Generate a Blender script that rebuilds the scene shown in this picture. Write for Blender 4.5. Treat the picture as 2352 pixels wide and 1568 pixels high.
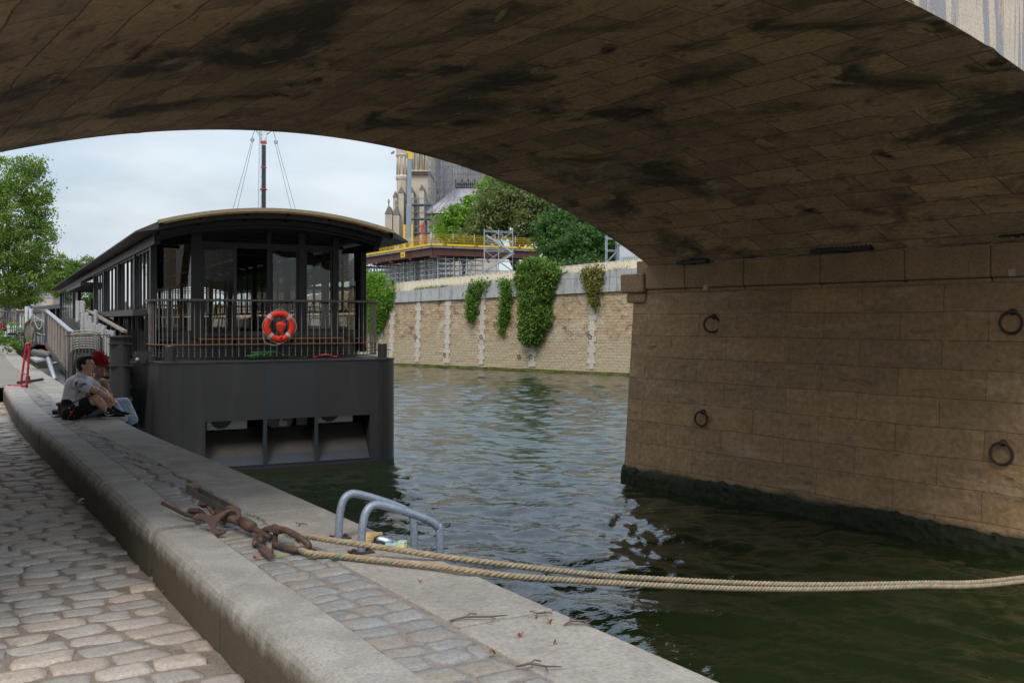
import bpy, math, random
import numpy as np
from mathutils import Vector, Matrix, noise
random.seed(7); NR = np.random.default_rng(7)
for o in list(bpy.data.objects): bpy.data.objects.remove(o)
sc = bpy.context.scene; col = sc.collection
R = math.radians; PI = math.pi
CH = 3.36                                   # camera height above the water (z = 0)
# ------------------------------------------------------------------ camera
cam = bpy.data.cameras.new("camera"); cam.lens = 35; cam.sensor_width = 36
cam.shift_y = -49/2352; cam.clip_end = 3000; cam.clip_start = .05
co = bpy.data.objects.new("camera", cam); col.objects.link(co)
co.location = (0, 0, CH); co.rotation_euler = (R(90), 0, 0); sc.camera = co
# ------------------------------------------------------------------ world
SUN_EL, SUN_AZ = R(52), R(200)              # azimuth clockwise from +Y
w = bpy.data.worlds.new("World"); sc.world = w; w.use_nodes = True
nt = w.node_tree; N = nt.nodes; L = nt.links; N.clear()
sky = N.new('ShaderNodeTexSky'); sky.sky_type = 'NISHITA'; sky.sun_disc = False
sky.sun_elevation = SUN_EL; sky.sun_rotation = SUN_AZ; sky.air_density = 1.2; sky.dust_density = 1.5
tc = N.new('ShaderNodeTexCoord'); mp = N.new('ShaderNodeMapping'); mp.inputs['Scale'].default_value = (1, 1, 3.2)
n1 = N.new('ShaderNodeTexNoise'); n1.inputs['Scale'].default_value = 2.6; n1.inputs['Detail'].default_value = 7; n1.inputs['Roughness'].default_value = .55
n1.inputs['Distortion'].default_value = .4
rp = N.new('ShaderNodeValToRGB'); rp.color_ramp.elements[0].position = .33; rp.color_ramp.elements[1].position = .62
rp.color_ramp.elements[0].color = (.52, .52, .52, 1)
n2 = N.new('ShaderNodeTexNoise'); n2.inputs['Scale'].default_value = 5.5; n2.inputs['Detail'].default_value = 6
cr = N.new('ShaderNodeValToRGB'); cr.color_ramp.elements[0].position = .35; cr.color_ramp.elements[1].position = .7
cr.color_ramp.elements[0].color = (2.55, 3.0, 3.5, 1); cr.color_ramp.elements[1].color = (3.9, 4.12, 4.35, 1)
mx = N.new('ShaderNodeMix'); mx.data_type = 'RGBA'
bg = N.new('ShaderNodeBackground'); bg.inputs[1].default_value = .1
wo = N.new('ShaderNodeOutputWorld')
L.new(tc.outputs['Generated'], mp.inputs[0]); L.new(mp.outputs[0], n1.inputs[0]); L.new(mp.outputs[0], n2.inputs[0])
L.new(n1.outputs[0], rp.inputs[0]); L.new(n2.outputs[0], cr.inputs[0])
L.new(rp.outputs[0], mx.inputs[0]); L.new(sky.outputs[0], mx.inputs[6]); L.new(cr.outputs[0], mx.inputs[7])
sx = N.new('ShaderNodeSeparateXYZ'); L.new(tc.outputs['Generated'], sx.inputs[0])
zr = N.new('ShaderNodeMapRange'); zr.inputs[1].default_value = .22; zr.inputs[2].default_value = .9; zr.inputs[3].default_value = 1.0; zr.inputs[4].default_value = 2.5; L.new(sx.outputs[2], zr.inputs[0])
vm = N.new('ShaderNodeVectorMath'); vm.operation = 'SCALE'; L.new(mx.outputs[2], vm.inputs[0]); L.new(zr.outputs[0], vm.inputs['Scale'])
L.new(vm.outputs[0], bg.inputs[0]); L.new(bg.outputs[0], wo.inputs[0])
sl = bpy.data.lights.new("sun", 'SUN'); sl.energy = 0.8; sl.angle = R(18); sl.color = (1, .94, .85)
so = bpy.data.objects.new("sun", sl); col.objects.link(so)
so.rotation_euler = Vector((math.sin(SUN_AZ)*math.cos(SUN_EL), math.cos(SUN_AZ)*math.cos(SUN_EL), math.sin(SUN_EL))).to_track_quat('Z', 'Y').to_euler()
sc.render.engine = 'CYCLES'
sc.view_settings.view_transform = 'Standard'; sc.view_settings.look = 'None'
sc.view_settings.exposure = 1.05; sc.view_settings.gamma = 1
sc.cycles.max_bounces = 8; sc.cycles.transparent_max_bounces = 16
# ------------------------------------------------------------------ picture point -> place helpers
def at(u, v, Y): return Vector(((u-1176)/2287*Y, Y, CH-(v-735)/2287*Y))
def on(u, v, z):
    Y = (CH-z)*2287/(v-735); return Vector(((u-1176)/2287*Y, Y, z))
# ------------------------------------------------------------------ materials
def rgb(c): return (c[0], c[1], c[2], 1)
def nmix(nt, fac, a, b, blend='MIX'):
    m = nt.nodes.new('ShaderNodeMix'); m.data_type = 'RGBA'; m.blend_type = blend
    for k, x in ((0, fac), (6, a), (7, b)):
        if hasattr(x, 'is_output'): nt.links.new(x, m.inputs[k])
        else: m.inputs[k].default_value = x if k == 0 else rgb(x)
    return m.outputs[2]
def mat(name, c1, c2=None, scale=3, rough=.7, metal=0, bump=.2, bscale=20, bdist=.01, uv=False, brick=None, stains=(), spec=.4,
        attr=None, aniso=(1, 1, 1), sub=0, bump2=None, low=None, detail=6, warp=0):
    """c1/c2 noise mix; brick=(width,height,mortar,colour2,mortar colour,offset); stains=[(colour,scale,lo,hi,stretch)]; low=(z0,z1,colour) real wet/algae band"""
    m = bpy.data.materials.new(name); m.use_nodes = True; t = m.node_tree; n = t.nodes; l = t.links
    b = n['Principled BSDF']; b.inputs['Roughness'].default_value = rough; b.inputs['Metallic'].default_value = metal
    b.inputs['Specular IOR Level'].default_value = spec
    tc = n.new('ShaderNodeTexCoord'); src = tc.outputs['UV' if uv else 'Object']
    mp = n.new('ShaderNodeMapping'); mp.inputs['Scale'].default_value = aniso; l.new(src, mp.inputs[0]); v = mp.outputs[0]
    def nz(s, d=detail, vec=None, r=.6, dist=0):
        x = n.new('ShaderNodeTexNoise'); x.inputs['Scale'].default_value = s; x.inputs['Detail'].default_value = d
        x.inputs['Roughness'].default_value = r; x.inputs['Distortion'].default_value = dist; l.new(vec or v, x.inputs[0]); return x.outputs[0]
    def ramp(x, lo, hi):
        q = n.new('ShaderNodeMapRange'); q.inputs[1].default_value = lo; q.inputs[2].default_value = hi; l.new(x, q.inputs[0]); return q.outputs[0]
    c2 = c2 or tuple(min(1, x*.75) for x in c1)
    base = nmix(t, ramp(nz(scale), .32, .68), c1, c2)
    heights = [(nz(bscale, 8), 1.0)]
    if brick:
        bw, bh, bm, bc, mc, off = brick
        bsrc = src
        if warp:
            wn = n.new('ShaderNodeTexNoise'); wn.inputs['Scale'].default_value = .9; wn.inputs['Detail'].default_value = 5; l.new(src, wn.inputs[0])
            ws = n.new('ShaderNodeVectorMath'); ws.operation = 'SCALE'; ws.inputs['Scale'].default_value = warp*3; l.new(wn.outputs['Color'], ws.inputs[0])
            wa = n.new('ShaderNodeVectorMath'); l.new(src, wa.inputs[0]); l.new(ws.outputs[0], wa.inputs[1]); bsrc = wa.outputs[0]
        br = n.new('ShaderNodeTexBrick'); l.new(bsrc, br.inputs[0]); br.offset = off; br.inputs['Scale'].default_value = 1
        br.inputs['Brick Width'].default_value = bw; br.inputs['Row Height'].default_value = bh; br.inputs['Mortar Size'].default_value = bm
        br.inputs['Mortar Smooth'].default_value = .3; br.inputs['Bias'].default_value = 0
        br.inputs['Color1'].default_value = (0, 0, 0, 1); br.inputs['Color2'].default_value = (1, 1, 1, 1); br.inputs['Mortar'].default_value = (.5, .5, .5, 1)
        base = nmix(t, ramp(br.outputs[0], .15, .95), base, nmix(t, ramp(nz(scale*2.3), .30, .9), bc, base))
        base = nmix(t, br.outputs[1], base, mc)
        iv = n.new('ShaderNodeMath'); iv.operation = 'SUBTRACT'; iv.inputs[0].default_value = 1; l.new(br.outputs[1], iv.inputs[1])
        heights.append((iv.outputs[0], 1.0 if bm < .006 else 2.0)); heights.append((br.outputs[0], .5)); em = n.new('ShaderNodeMath'); em.operation = 'MULTIPLY'; l.new(br.outputs[0], em.inputs[0]); l.new(nz(bscale*.45, 8), em.inputs[1]); heights.append((em.outputs[0], 1.6))
    if attr:
        a = n.new('ShaderNodeAttribute'); a.attribute_name = attr; base = nmix(t, 1.0, base, a.outputs[0], 'MULTIPLY')
    for cst, s, lo, hi, st in stains:
        m2 = n.new('ShaderNodeMapping'); m2.inputs['Scale'].default_value = st; l.new(src, m2.inputs[0])
        base = nmix(t, ramp(nz(s, 7, m2.outputs[0], .62, .5), lo, hi), base, cst)
    if low:
        sp = n.new('ShaderNodeSeparateXYZ'); g = n.new('ShaderNodeNewGeometry'); l.new(g.outputs['Position'], sp.inputs[0])
        ad = n.new('ShaderNodeMath'); ad.operation = 'ADD'; mu = n.new('ShaderNodeMath'); mu.operation = 'MULTIPLY'
        l.new(nz(low[3] if len(low) > 3 else 1.5, 7), mu.inputs[0]); mu.inputs[1].default_value = -(low[4] if len(low) > 4 else .5)
        l.new(sp.outputs[2], ad.inputs[0]); l.new(mu.outputs[0], ad.inputs[1])
        q = n.new('ShaderNodeMapRange'); q.inputs[1].default_value = low[0]; q.inputs[2].default_value = low[1]
        q.inputs[3].default_value = 1; q.inputs[4].default_value = 0; l.new(ad.outputs[0], q.inputs[0])
        base = nmix(t, q.outputs[0], base, low[2])
    l.new(base, b.inputs['Base Color'])
    if bscale >= 9:
        g2 = n.new('ShaderNodeMapRange'); g2.inputs[1].default_value = .3; g2.inputs[2].default_value = .7; g2.inputs[3].default_value = .74; g2.inputs[4].default_value = 1.22; l.new(heights[0][0], g2.inputs[0])
        cc = n.new('ShaderNodeCombineColor'); [l.new(g2.outputs[0], cc.inputs[i]) for i in range(3)]; base = nmix(t, 1.0, base, cc.outputs[0], 'MULTIPLY'); l.new(base, b.inputs['Base Color'])
    hs = None
    for h, k in heights + ([(nz(bump2[0], 6), bump2[1])] if bump2 else []):
        mu = n.new('ShaderNodeMath'); mu.operation = 'MULTIPLY'; l.new(h, mu.inputs[0]); mu.inputs[1].default_value = k
        if hs is None: hs = mu.outputs[0]
        else:
            ad = n.new('ShaderNodeMath'); l.new(hs, ad.inputs[0]); l.new(mu.outputs[0], ad.inputs[1]); hs = ad.outputs[0]
    bp = n.new('ShaderNodeBump'); bp.inputs['Strength'].default_value = bump; bp.inputs['Distance'].default_value = bdist
    l.new(hs, bp.inputs['Height']); l.new(bp.outputs[0], b.inputs['Normal'])
    rr = n.new('ShaderNodeMapRange'); rr.inputs[3].default_value = max(0, rough-.12); rr.inputs[4].default_value = min(1, rough+.12)
    l.new(heights[0][0], rr.inputs[0]); l.new(rr.outputs[0], b.inputs['Roughness'])
    if sub: b.inputs['Subsurface Weight'].default_value = sub; b.inputs['Subsurface Radius'].default_value = (.02, .01, .006)
    return m
def leafmat(name, c, tr=.3):
    m = bpy.data.materials.new(name); m.use_nodes = True; t = m.node_tree; n = t.nodes; l = t.links
    b = n['Principled BSDF']; b.inputs['Roughness'].default_value = .55; b.inputs['Specular IOR Level'].default_value = .3
    a = n.new('ShaderNodeAttribute'); a.attribute_name = 'col'
    base = nmix(t, 1.0, c, a.outputs[0], 'MULTIPLY'); l.new(base, b.inputs['Base Color'])
    tl = n.new('ShaderNodeBsdfTranslucent'); l.new(nmix(t, 1.0, base, (1.3, 1.5, .6), 'MULTIPLY'), tl.inputs[0])
    ms = n.new('ShaderNodeMixShader'); ms.inputs[0].default_value = tr; l.new(b.outputs[0], ms.inputs[1]); l.new(tl.outputs[0], ms.inputs[2])
    l.new(ms.outputs[0], n['Material Output'].inputs[0]); return m
def glassmat(name, tint=(.9, .95, .93), refl=1.0):
    m = bpy.data.materials.new(name); m.use_nodes = True; t = m.node_tree; n = t.nodes; l = t.links; n.remove(n['Principled BSDF'])
    tr = n.new('ShaderNodeBsdfTransparent'); tr.inputs[0].default_value = rgb(tint)
    gl = n.new('ShaderNodeBsdfGlossy'); gl.inputs['Roughness'].default_value = .015; gl.inputs[0].default_value = (1, 1, 1, 1)
    nz = n.new('ShaderNodeTexNoise'); nz.inputs['Scale'].default_value = 1.3; tcn = n.new('ShaderNodeTexCoord'); l.new(tcn.outputs['Object'], nz.inputs[0])
    bp = n.new('ShaderNodeBump'); bp.inputs['Strength'].default_value = .06; bp.inputs['Distance'].default_value = .05; l.new(nz.outputs[0], bp.inputs['Height'])
    fr = n.new('ShaderNodeFresnel'); fr.inputs[0].default_value = 1.62; l.new(bp.outputs[0], gl.inputs['Normal'])
    mu = n.new('ShaderNodeMath'); mu.operation = 'MULTIPLY'; mu.inputs[1].default_value = 1.7*refl; mu.use_clamp = True; l.new(fr.outputs[0], mu.inputs[0])
    ms = n.new('ShaderNodeMixShader'); l.new(mu.outputs[0], ms.inputs[0]); l.new(tr.outputs[0], ms.inputs[1]); l.new(gl.outputs[0], ms.inputs[2])
    l.new(ms.outputs[0], n['Material Output'].inputs[0]); return m
M = {}
# ------------------------------------------------------------------ mesh building
class MB:
    def __init__(s): s.v = []; s.f = []; s.uv = None
    def add(s, vs, fs):
        k = len(s.v); s.v += [tuple(x) for x in vs]; s.f += [tuple(i+k for i in f) for f in fs]; return s
    def boxm(s, m, sx, sy, sz):
        vs = [m @ Vector((x*sx/2, y*sy/2, z*sz/2)) for z in (-1, 1) for y in (-1, 1) for x in (-1, 1)]
        return s.add(vs, [(0, 2, 3, 1), (4, 5, 7, 6), (0, 1, 5, 4), (2, 6, 7, 3), (0, 4, 6, 2), (1, 3, 7, 5)])
    def box(s, x0, x1, y0, y1, z0, z1, rz=0):
        c = Vector(((x0+x1)/2, (y0+y1)/2, (z0+z1)/2))
        return s.boxm(Matrix.Translation(c) @ Matrix.Rotation(rz, 4, 'Z'), x1-x0, y1-y0, z1-z0)
    def bar(s, p, q, w, h=None, up=(0, 0, 1)):
        p = Vector(p); q = Vector(q); d = q-p
        if d.length < 1e-6: return s
        z = d.normalized(); x = Vector(up).cross(z)
        if x.length < 1e-3: x = Vector((1, 0, 0)).cross(z)
        x.normalize(); y = z.cross(x); m = Matrix((x, y, z)).transposed().to_4x4(); m.translation = (p+q)/2
        return s.boxm(m, w, h or w, d.length)
    def tube(s, pts, r, n=8, closed=False, cap=True):
        pts = [Vector(p) for p in pts]; k = len(pts); rs = r if isinstance(r, (list, tuple)) else [r]*k
        vs = []; prev = None
        for i, p in enumerate(pts):
            a = pts[(i-1) % k] if (closed or i > 0) else p; b = pts[(i+1) % k] if (closed or i < k-1) else p
            t = (b-a).normalized()
            if prev is None: x = t.orthogonal().normalized()
            else:
                x = prev-t*prev.dot(t); x = x.normalized() if x.length > 1e-5 else t.orthogonal().normalized()
            prev = x; y = t.cross(x)
            vs += [p+(x*math.cos(2*PI*j/n)+y*math.sin(2*PI*j/n))*rs[i] for j in range(n)]
        fs = [(i*n+j, i*n+(j+1) % n, ((i+1) % k)*n+(j+1) % n, ((i+1) % k)*n+j) for i in range(k if closed else k-1) for j in range(n)]
        if cap and not closed: fs += [tuple(range(n-1, -1, -1)), tuple((k-1)*n+j for j in range(n))]
        return s.add(vs, fs)
    def lathe(s, prof, c=(0, 0, 0), n=20, mtx=None):
        m = mtx or Matrix.Translation(Vector(c)); k = len(prof)
        vs = [m @ Vector((r*math.cos(2*PI*j/n), r*math.sin(2*PI*j/n), z)) for r, z in prof for j in range(n)]
        fs = [(i*n+j, i*n+(j+1) % n, (i+1)*n+(j+1) % n, (i+1)*n+j) for i in range(k-1) for j in range(n)]
        if prof[0][0] > 1e-4: fs.append(tuple(range(n-1, -1, -1)))
        if prof[-1][0] > 1e-4: fs.append(tuple((k-1)*n+j for j in range(n)))
        return s.add(vs, fs)
    def prism(s, poly, m, h):
        """poly in local xy extruded along local z 0..h by matrix m"""
        k = len(poly); vs = [m @ Vector((x, y, 0)) for x, y in poly]+[m @ Vector((x, y, h)) for x, y in poly]
        return s.add(vs, [tuple(range(k-1, -1, -1)), tuple(range(k, 2*k))]+[(i, (i+1) % k, k+(i+1) % k, k+i) for i in range(k)])
    def grid(s, P):
        a, b = len(P), len(P[0])
        return s.add([p for row in P for p in row], [(i*b+j, i*b+j+1, (i+1)*b+j+1, (i+1)*b+j) for i in range(a-1) for j in range(b-1)])
    def ball(s, c, r, m=None, n=12, k=8):
        r = r if isinstance(r, (tuple, list)) else (r, r, r); m = m or Matrix.Identity(4); c = Vector(c)
        vs = []; 
        for i in range(k+1):
            ph = PI*i/k
            for j in range(n):
                th = 2*PI*j/n; vs.append(c+(m @ Vector((r[0]*math.sin(ph)*math.cos(th), r[1]*math.sin(ph)*math.sin(th), r[2]*math.cos(ph)))))
        return s.add(vs, [(i*n+j, (i+1)*n+j, (i+1)*n+(j+1) % n, i*n+(j+1) % n) for i in range(k) for j in range(n)])
MW = {}
def tag(o, label=None, cat=None, group=None, kind=None):
    for k, v in (('label', label), ('category', cat), ('group', group), ('kind', kind)):
        if v: o[k] = v
    return o
def thing(name, label, cat, loc=(0, 0, 0), rz=0, group=None):
    o = bpy.data.objects.new(name, None); col.objects.link(o); o.location = loc; o.rotation_euler = (0, 0, rz)
    o.empty_display_size = .2
    MW[o] = Matrix.Translation(Vector(loc)) @ Matrix.Rotation(rz, 4, 'Z'); return tag(o, label, cat, group)
def obj(name, mb, m, parent=None, world=False, smooth=False, bevel=0, origin=None, uv=None, cols=None, segs=2):
    """world=True: vertices are world coordinates, brought into the parent's frame; otherwise they are already local to the thing"""
    me = bpy.data.meshes.new(name); vs = mb.v
    root = parent
    while root is not None and root.parent is not None: root = root.parent
    if world and root is not None:
        im = MW[root].inverted(); vs = [im @ Vector(v) for v in vs]
    if origin is not None: og = Vector(origin); vs = [Vector(v)-og for v in vs]
    me.from_pydata([tuple(v) for v in vs], [], mb.f); 
    if uv is not None:
        ul = me.uv_layers.new(name='UVMap')
        for p in me.polygons:
            for li in p.loop_indices: ul.data[li].uv = uv[me.loops[li].vertex_index]
    if cols is not None:
        ca = me.color_attributes.new('col', 'FLOAT_COLOR', 'POINT'); ca.data.foreach_set('color', np.asarray(cols, np.float32).ravel())
    if m is not None: me.materials.append(m)
    if smooth: me.polygons.foreach_set('use_smooth', [True]*len(me.polygons))
    me.update()
    o = bpy.data.objects.new(name, me); col.objects.link(o)
    if parent is not None: o.parent = parent
    if origin is not None: o.location = origin
    if bevel:
        b = o.modifiers.new('bevel', 'BEVEL'); b.width = bevel; b.segments = segs; b.limit_method = 'ANGLE'; b.angle_limit = R(40)
    return o
def npmesh(name, V, F, m, parent=None, cols=None, smooth=False, origin=None):
    me = bpy.data.meshes.new(name); V = np.asarray(V, np.float32); F = np.asarray(F, np.int32)
    root = parent
    while root is not None and root.parent is not None: root = root.parent
    if root is not None:
        im = np.array(MW[root].inverted()); V = V @ im[:3, :3].T+im[:3, 3]
    if origin is not None: V = V-np.array(origin)
    k = F.shape[1]; me.vertices.add(len(V)); me.vertices.foreach_set('co', V.astype(np.float32).ravel())
    me.loops.add(F.size); me.loops.foreach_set('vertex_index', F.ravel()); me.polygons.add(len(F))
    me.polygons.foreach_set('loop_start', np.arange(0, F.size, k, dtype=np.int32))
    if smooth: me.polygons.foreach_set('use_smooth', np.ones(len(F), bool))
    if cols is not None:
        ca = me.color_attributes.new('col', 'FLOAT_COLOR', 'POINT'); ca.data.foreach_set('color', np.asarray(cols, np.float32).ravel())
    me.update(calc_edges=True); me.validate()
    if m is not None: me.materials.append(m)
    o = bpy.data.objects.new(name, me); col.objects.link(o)
    if parent is not None: o.parent = parent
    if origin is not None: o.location = origin
    return o
def copy_tree(o, parent=None):
    c = o.copy(); col.objects.link(c); c.parent = parent
    for ch in [x for x in bpy.data.objects if x.parent == o]: copy_tree(ch, c)
    return c
def catmull(P, n=8):
    P = [Vector(p) for p in P]; Q = [2*P[0]-P[1]]+P+[2*P[-1]-P[-2]]; out = []
    for i in range(1, len(Q)-2):
        for j in range(n):
            t = j/n; a, b, c, d = Q[i-1:i+3]
            out.append(.5*((2*b)+(c-a)*t+(2*a-5*b+4*c-d)*t*t+(3*b-a-3*c+d)*t**3))
    return out+[P[-1]]
def text_mb(txt, size, m, depth=.01):
    cu = bpy.data.curves.new('t', 'FONT'); cu.body = txt; cu.size = size; cu.extrude = depth; cu.align_x = 'CENTER'; cu.align_y = 'CENTER'
    o = bpy.data.objects.new('t', cu); col.objects.link(o); dg = bpy.context.evaluated_depsgraph_get()
    me = bpy.data.meshes.new_from_object(o.evaluated_get(dg)); mb = MB(); mb.add([m @ v.co for v in me.vertices], [tuple(p.vertices) for p in me.polygons])
    bpy.data.objects.remove(o); bpy.data.meshes.remove(me); return mb
def basis(x, y, o):
    x = Vector(x).normalized(); y = Vector(y).normalized(); z = x.cross(y).normalized(); y = z.cross(x)
    m = Matrix((x, y, z)).transposed().to_4x4(); m.translation = Vector(o); return m
#==SETTING==
# ------------------------------------------------------------------ quay lines (plan)
V2 = lambda x, y: Vector((x, y))
KERB = [V2(1.6, 0), V2(-.69, 3.63), V2(-2.27, 6.24), V2(-4.5, 10.0), V2(-7.24, 14.6), V2(-10.15, 19.84)]
COPE = [V2(3.05, 0), V2(.77, 3.6), V2(-2.31, 8.56), V2(-5.03, 12.91), V2(-9.76, 21.4),
        V2(-14.9, 30.7), V2(-19.9, 40), V2(-36, 70), V2(-78, 150), V2(-150, 292)]
def lerp_line(line, y):
    for a, b in zip(line, line[1:]):
        if a.y <= y <= b.y: return a+(b-a)*((y-a.y)/(b.y-a.y))
    return line[-1] if y > line[-1].y else line[0]
QD = V2(-.53, .848).normalized(); QN = V2(QD.y, -QD.x)     # along quay / towards the water
ZQ, ZC = 2.05, 1.75
M['coping'] = mat('coping granite', (.33, .295, .25), (.23, .205, .175), 2.2, .85, bump=.7, bscale=50, bdist=.007, bump2=(7, 1.6),
                  stains=[((.16, .14, .11), 5, .6, .74, (1, 1, 1)), ((.38, .35, .31), 1.1, .56, .7, (1, 1, 1))])
M['kerb'] = mat('kerb granite', (.35, .32, .28), (.24, .22, .19), 4.5, .8, bump=.7, bscale=70, bdist=.006, bump2=(9, 1.6),
                stains=[((.17, .15, .12), 6, .62, .78, (1, 1, 1))], low=(1.86, 1.95, (.085, .068, .042), 9, .14))
M['cobble'] = mat('cobble stone', (.43, .365, .305), (.35, .305, .26), 4, .75, bump=.5, bscale=60, bdist=.006, bump2=(12, 1), attr='col',
                  stains=[((.24, .19, .15), 3, .58, .75, (1, 1, 1))])
M['joint'] = mat('joint earth', (.30, .245, .19), (.18, .14, .105), 7, .95, bump=.8, bscale=60, bdist=.015, stains=[((.24, .2, .16), 2.5, .5, .65, (1, 1, 1))])
M['mortar'] = mat('worn mortar', (.25, .21, .17), (.19, .155, .125), 6, .9, bump=.7, bscale=70, bdist=.01, stains=[((.13, .11, .06), 4, .6, .72, (1, 1, 1))])
M['quaywall'] = mat('quay wall stone', (.27, .23, .18), (.2, .17, .13), 2, .85, bump=.5, bscale=20, brick=(.9, .4, .012, (.3, .26, .2), (.14, .12, .1), .5), uv=True,
                    low=(.2, .8, (.02, .03, .012)))
def offset(line, d):
    out = []
    for i, p in enumerate(line):
        a = line[max(0, i-1)]; b = line[min(len(line)-1, i+1)]; t = (b-a).normalized(); out.append(p+V2(t.y, -t.x)*d)
    return out
def resample(line, step):
    out = [line[0].copy()]; 
    for a, b in zip(line, line[1:]):
        k = max(1, int((b-a).length/step)); out += [a+(b-a)*(i/k) for i in range(1, k+1)]
    return out
def smooth_line(line, n=6):
    return [V2(p.x, p.y) for p in catmull([Vector((q.x, q.y, 0)) for q in line], n)]
KS = smooth_line(KERB); CS = smooth_line(COPE[:5])+COPE[5:]
def cum(line):
    d = [0]
    for a, b in zip(line, line[1:]): d.append(d[-1]+(b-a).length)
    return d
def pt_along(line, dd, s):
    s = max(0, min(dd[-1]-1e-6, s))
    for i in range(len(dd)-1):
        if dd[i] <= s <= dd[i+1]:
            t = (line[i+1]-line[i]).normalized(); return line[i]+t*(s-dd[i]), t
# water
def make_water():
    m = bpy.data.materials.new('river water'); m.use_nodes = True; t = m.node_tree; n = t.nodes; l = t.links; b = n['Principled BSDF']
    b.inputs['Base Color'].default_value = (.013, .021, .007, 1); b.inputs['Roughness'].default_value = .03; b.inputs['IOR'].default_value = 1.333
    b.inputs['Specular IOR Level'].default_value = .95
    tc = n.new('ShaderNodeTexCoord'); hs = None
    for rot, sx, sy, s, k, d in ((20, .7, 1.25, 2.0, .30, 2), (35, .9, 1.3, 9, .16, 2)):
        mp = n.new('ShaderNodeMapping'); mp.inputs['Scale'].default_value = (sx, sy, 1); mp.inputs['Rotation'].default_value = (0, 0, R(rot))
        l.new(tc.outputs['Object'], mp.inputs[0]); x = n.new('ShaderNodeTexNoise'); x.inputs['Scale'].default_value = s; x.inputs['Detail'].default_value = d
        x.inputs['Distortion'].default_value = .6; l.new(mp.outputs[0], x.inputs[0])
        mu = n.new('ShaderNodeMath'); mu.operation = 'MULTIPLY'; mu.inputs[1].default_value = k; l.new(x.outputs[0], mu.inputs[0])
        if hs is None: hs = mu.outputs[0]
        else:
            ad = n.new('ShaderNodeMath'); l.new(hs, ad.inputs[0]); l.new(mu.outputs[0], ad.inputs[1]); hs = ad.outputs[0]
    bp = n.new('ShaderNodeBump'); bp.inputs['Strength'].default_value = 1.0; bp.inputs['Distance'].default_value = .06
    l.new(hs, bp.inputs['Height']); l.new(bp.outputs[0], b.inputs['Normal'])
    n_r, n_c = 1150, 760; Y = 1.2*np.exp(np.linspace(0, math.log(110), n_r)); kx = np.linspace(-.50, 1.05, n_c)
    YY = np.repeat(Y[:, None], n_c, 1); XX = YY*kx[None, :]; Zw = np.zeros_like(XX); rn = np.random.default_rng(23); dx = YY*(1.55/n_c); dy = YY*(math.log(110)/n_r)
    for i in range(58):
        lam = .11*(18**(rn.random())); th = R(68)+rn.normal()*.75; kv = 2*PI/lam; a = .056*lam/(2*PI)*rn.uniform(.6, 1.4)*(1.15 if lam < .9 else .8); att = np.clip((lam/np.maximum(dx, dy)-2.2)/2.5, 0, 1)
        ph = kv*(math.cos(th)*XX+math.sin(th)*YY)+rn.uniform(0, 6.3)+1.1*np.sin(XX*.37+i)+1.1*np.sin(YY*.31+2*i); g = .55+.45*np.sin(XX*.21*(1+i % 3)+YY*.17*(1+i % 5)+i*1.7); Zw += att*a*g*(np.sin(ph)+.22*np.cos(2*ph))
    V = np.stack([XX, YY, Zw], -1).reshape(-1, 3); idx = np.arange(n_r*n_c).reshape(n_r, n_c); F = np.stack([idx[:-1, :-1], idx[:-1, 1:], idx[1:, 1:], idx[1:, :-1]], -1).reshape(-1, 4)
    xs = np.linspace(-400, 300, 15); ys = np.linspace(-60, 500, 12); k = len(V); G_ = np.array([(x, y, -.05) for y in ys for x in xs]); gi = k+np.arange(len(G_)).reshape(12, 15)
    F2 = np.stack([gi[:-1, :-1], gi[:-1, 1:], gi[1:, 1:], gi[1:, :-1]], -1).reshape(-1, 4)
    tag(npmesh('water', np.concatenate([V, G_]), np.concatenate([F, F2]), m, smooth=True), kind='structure')
make_water()
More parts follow.
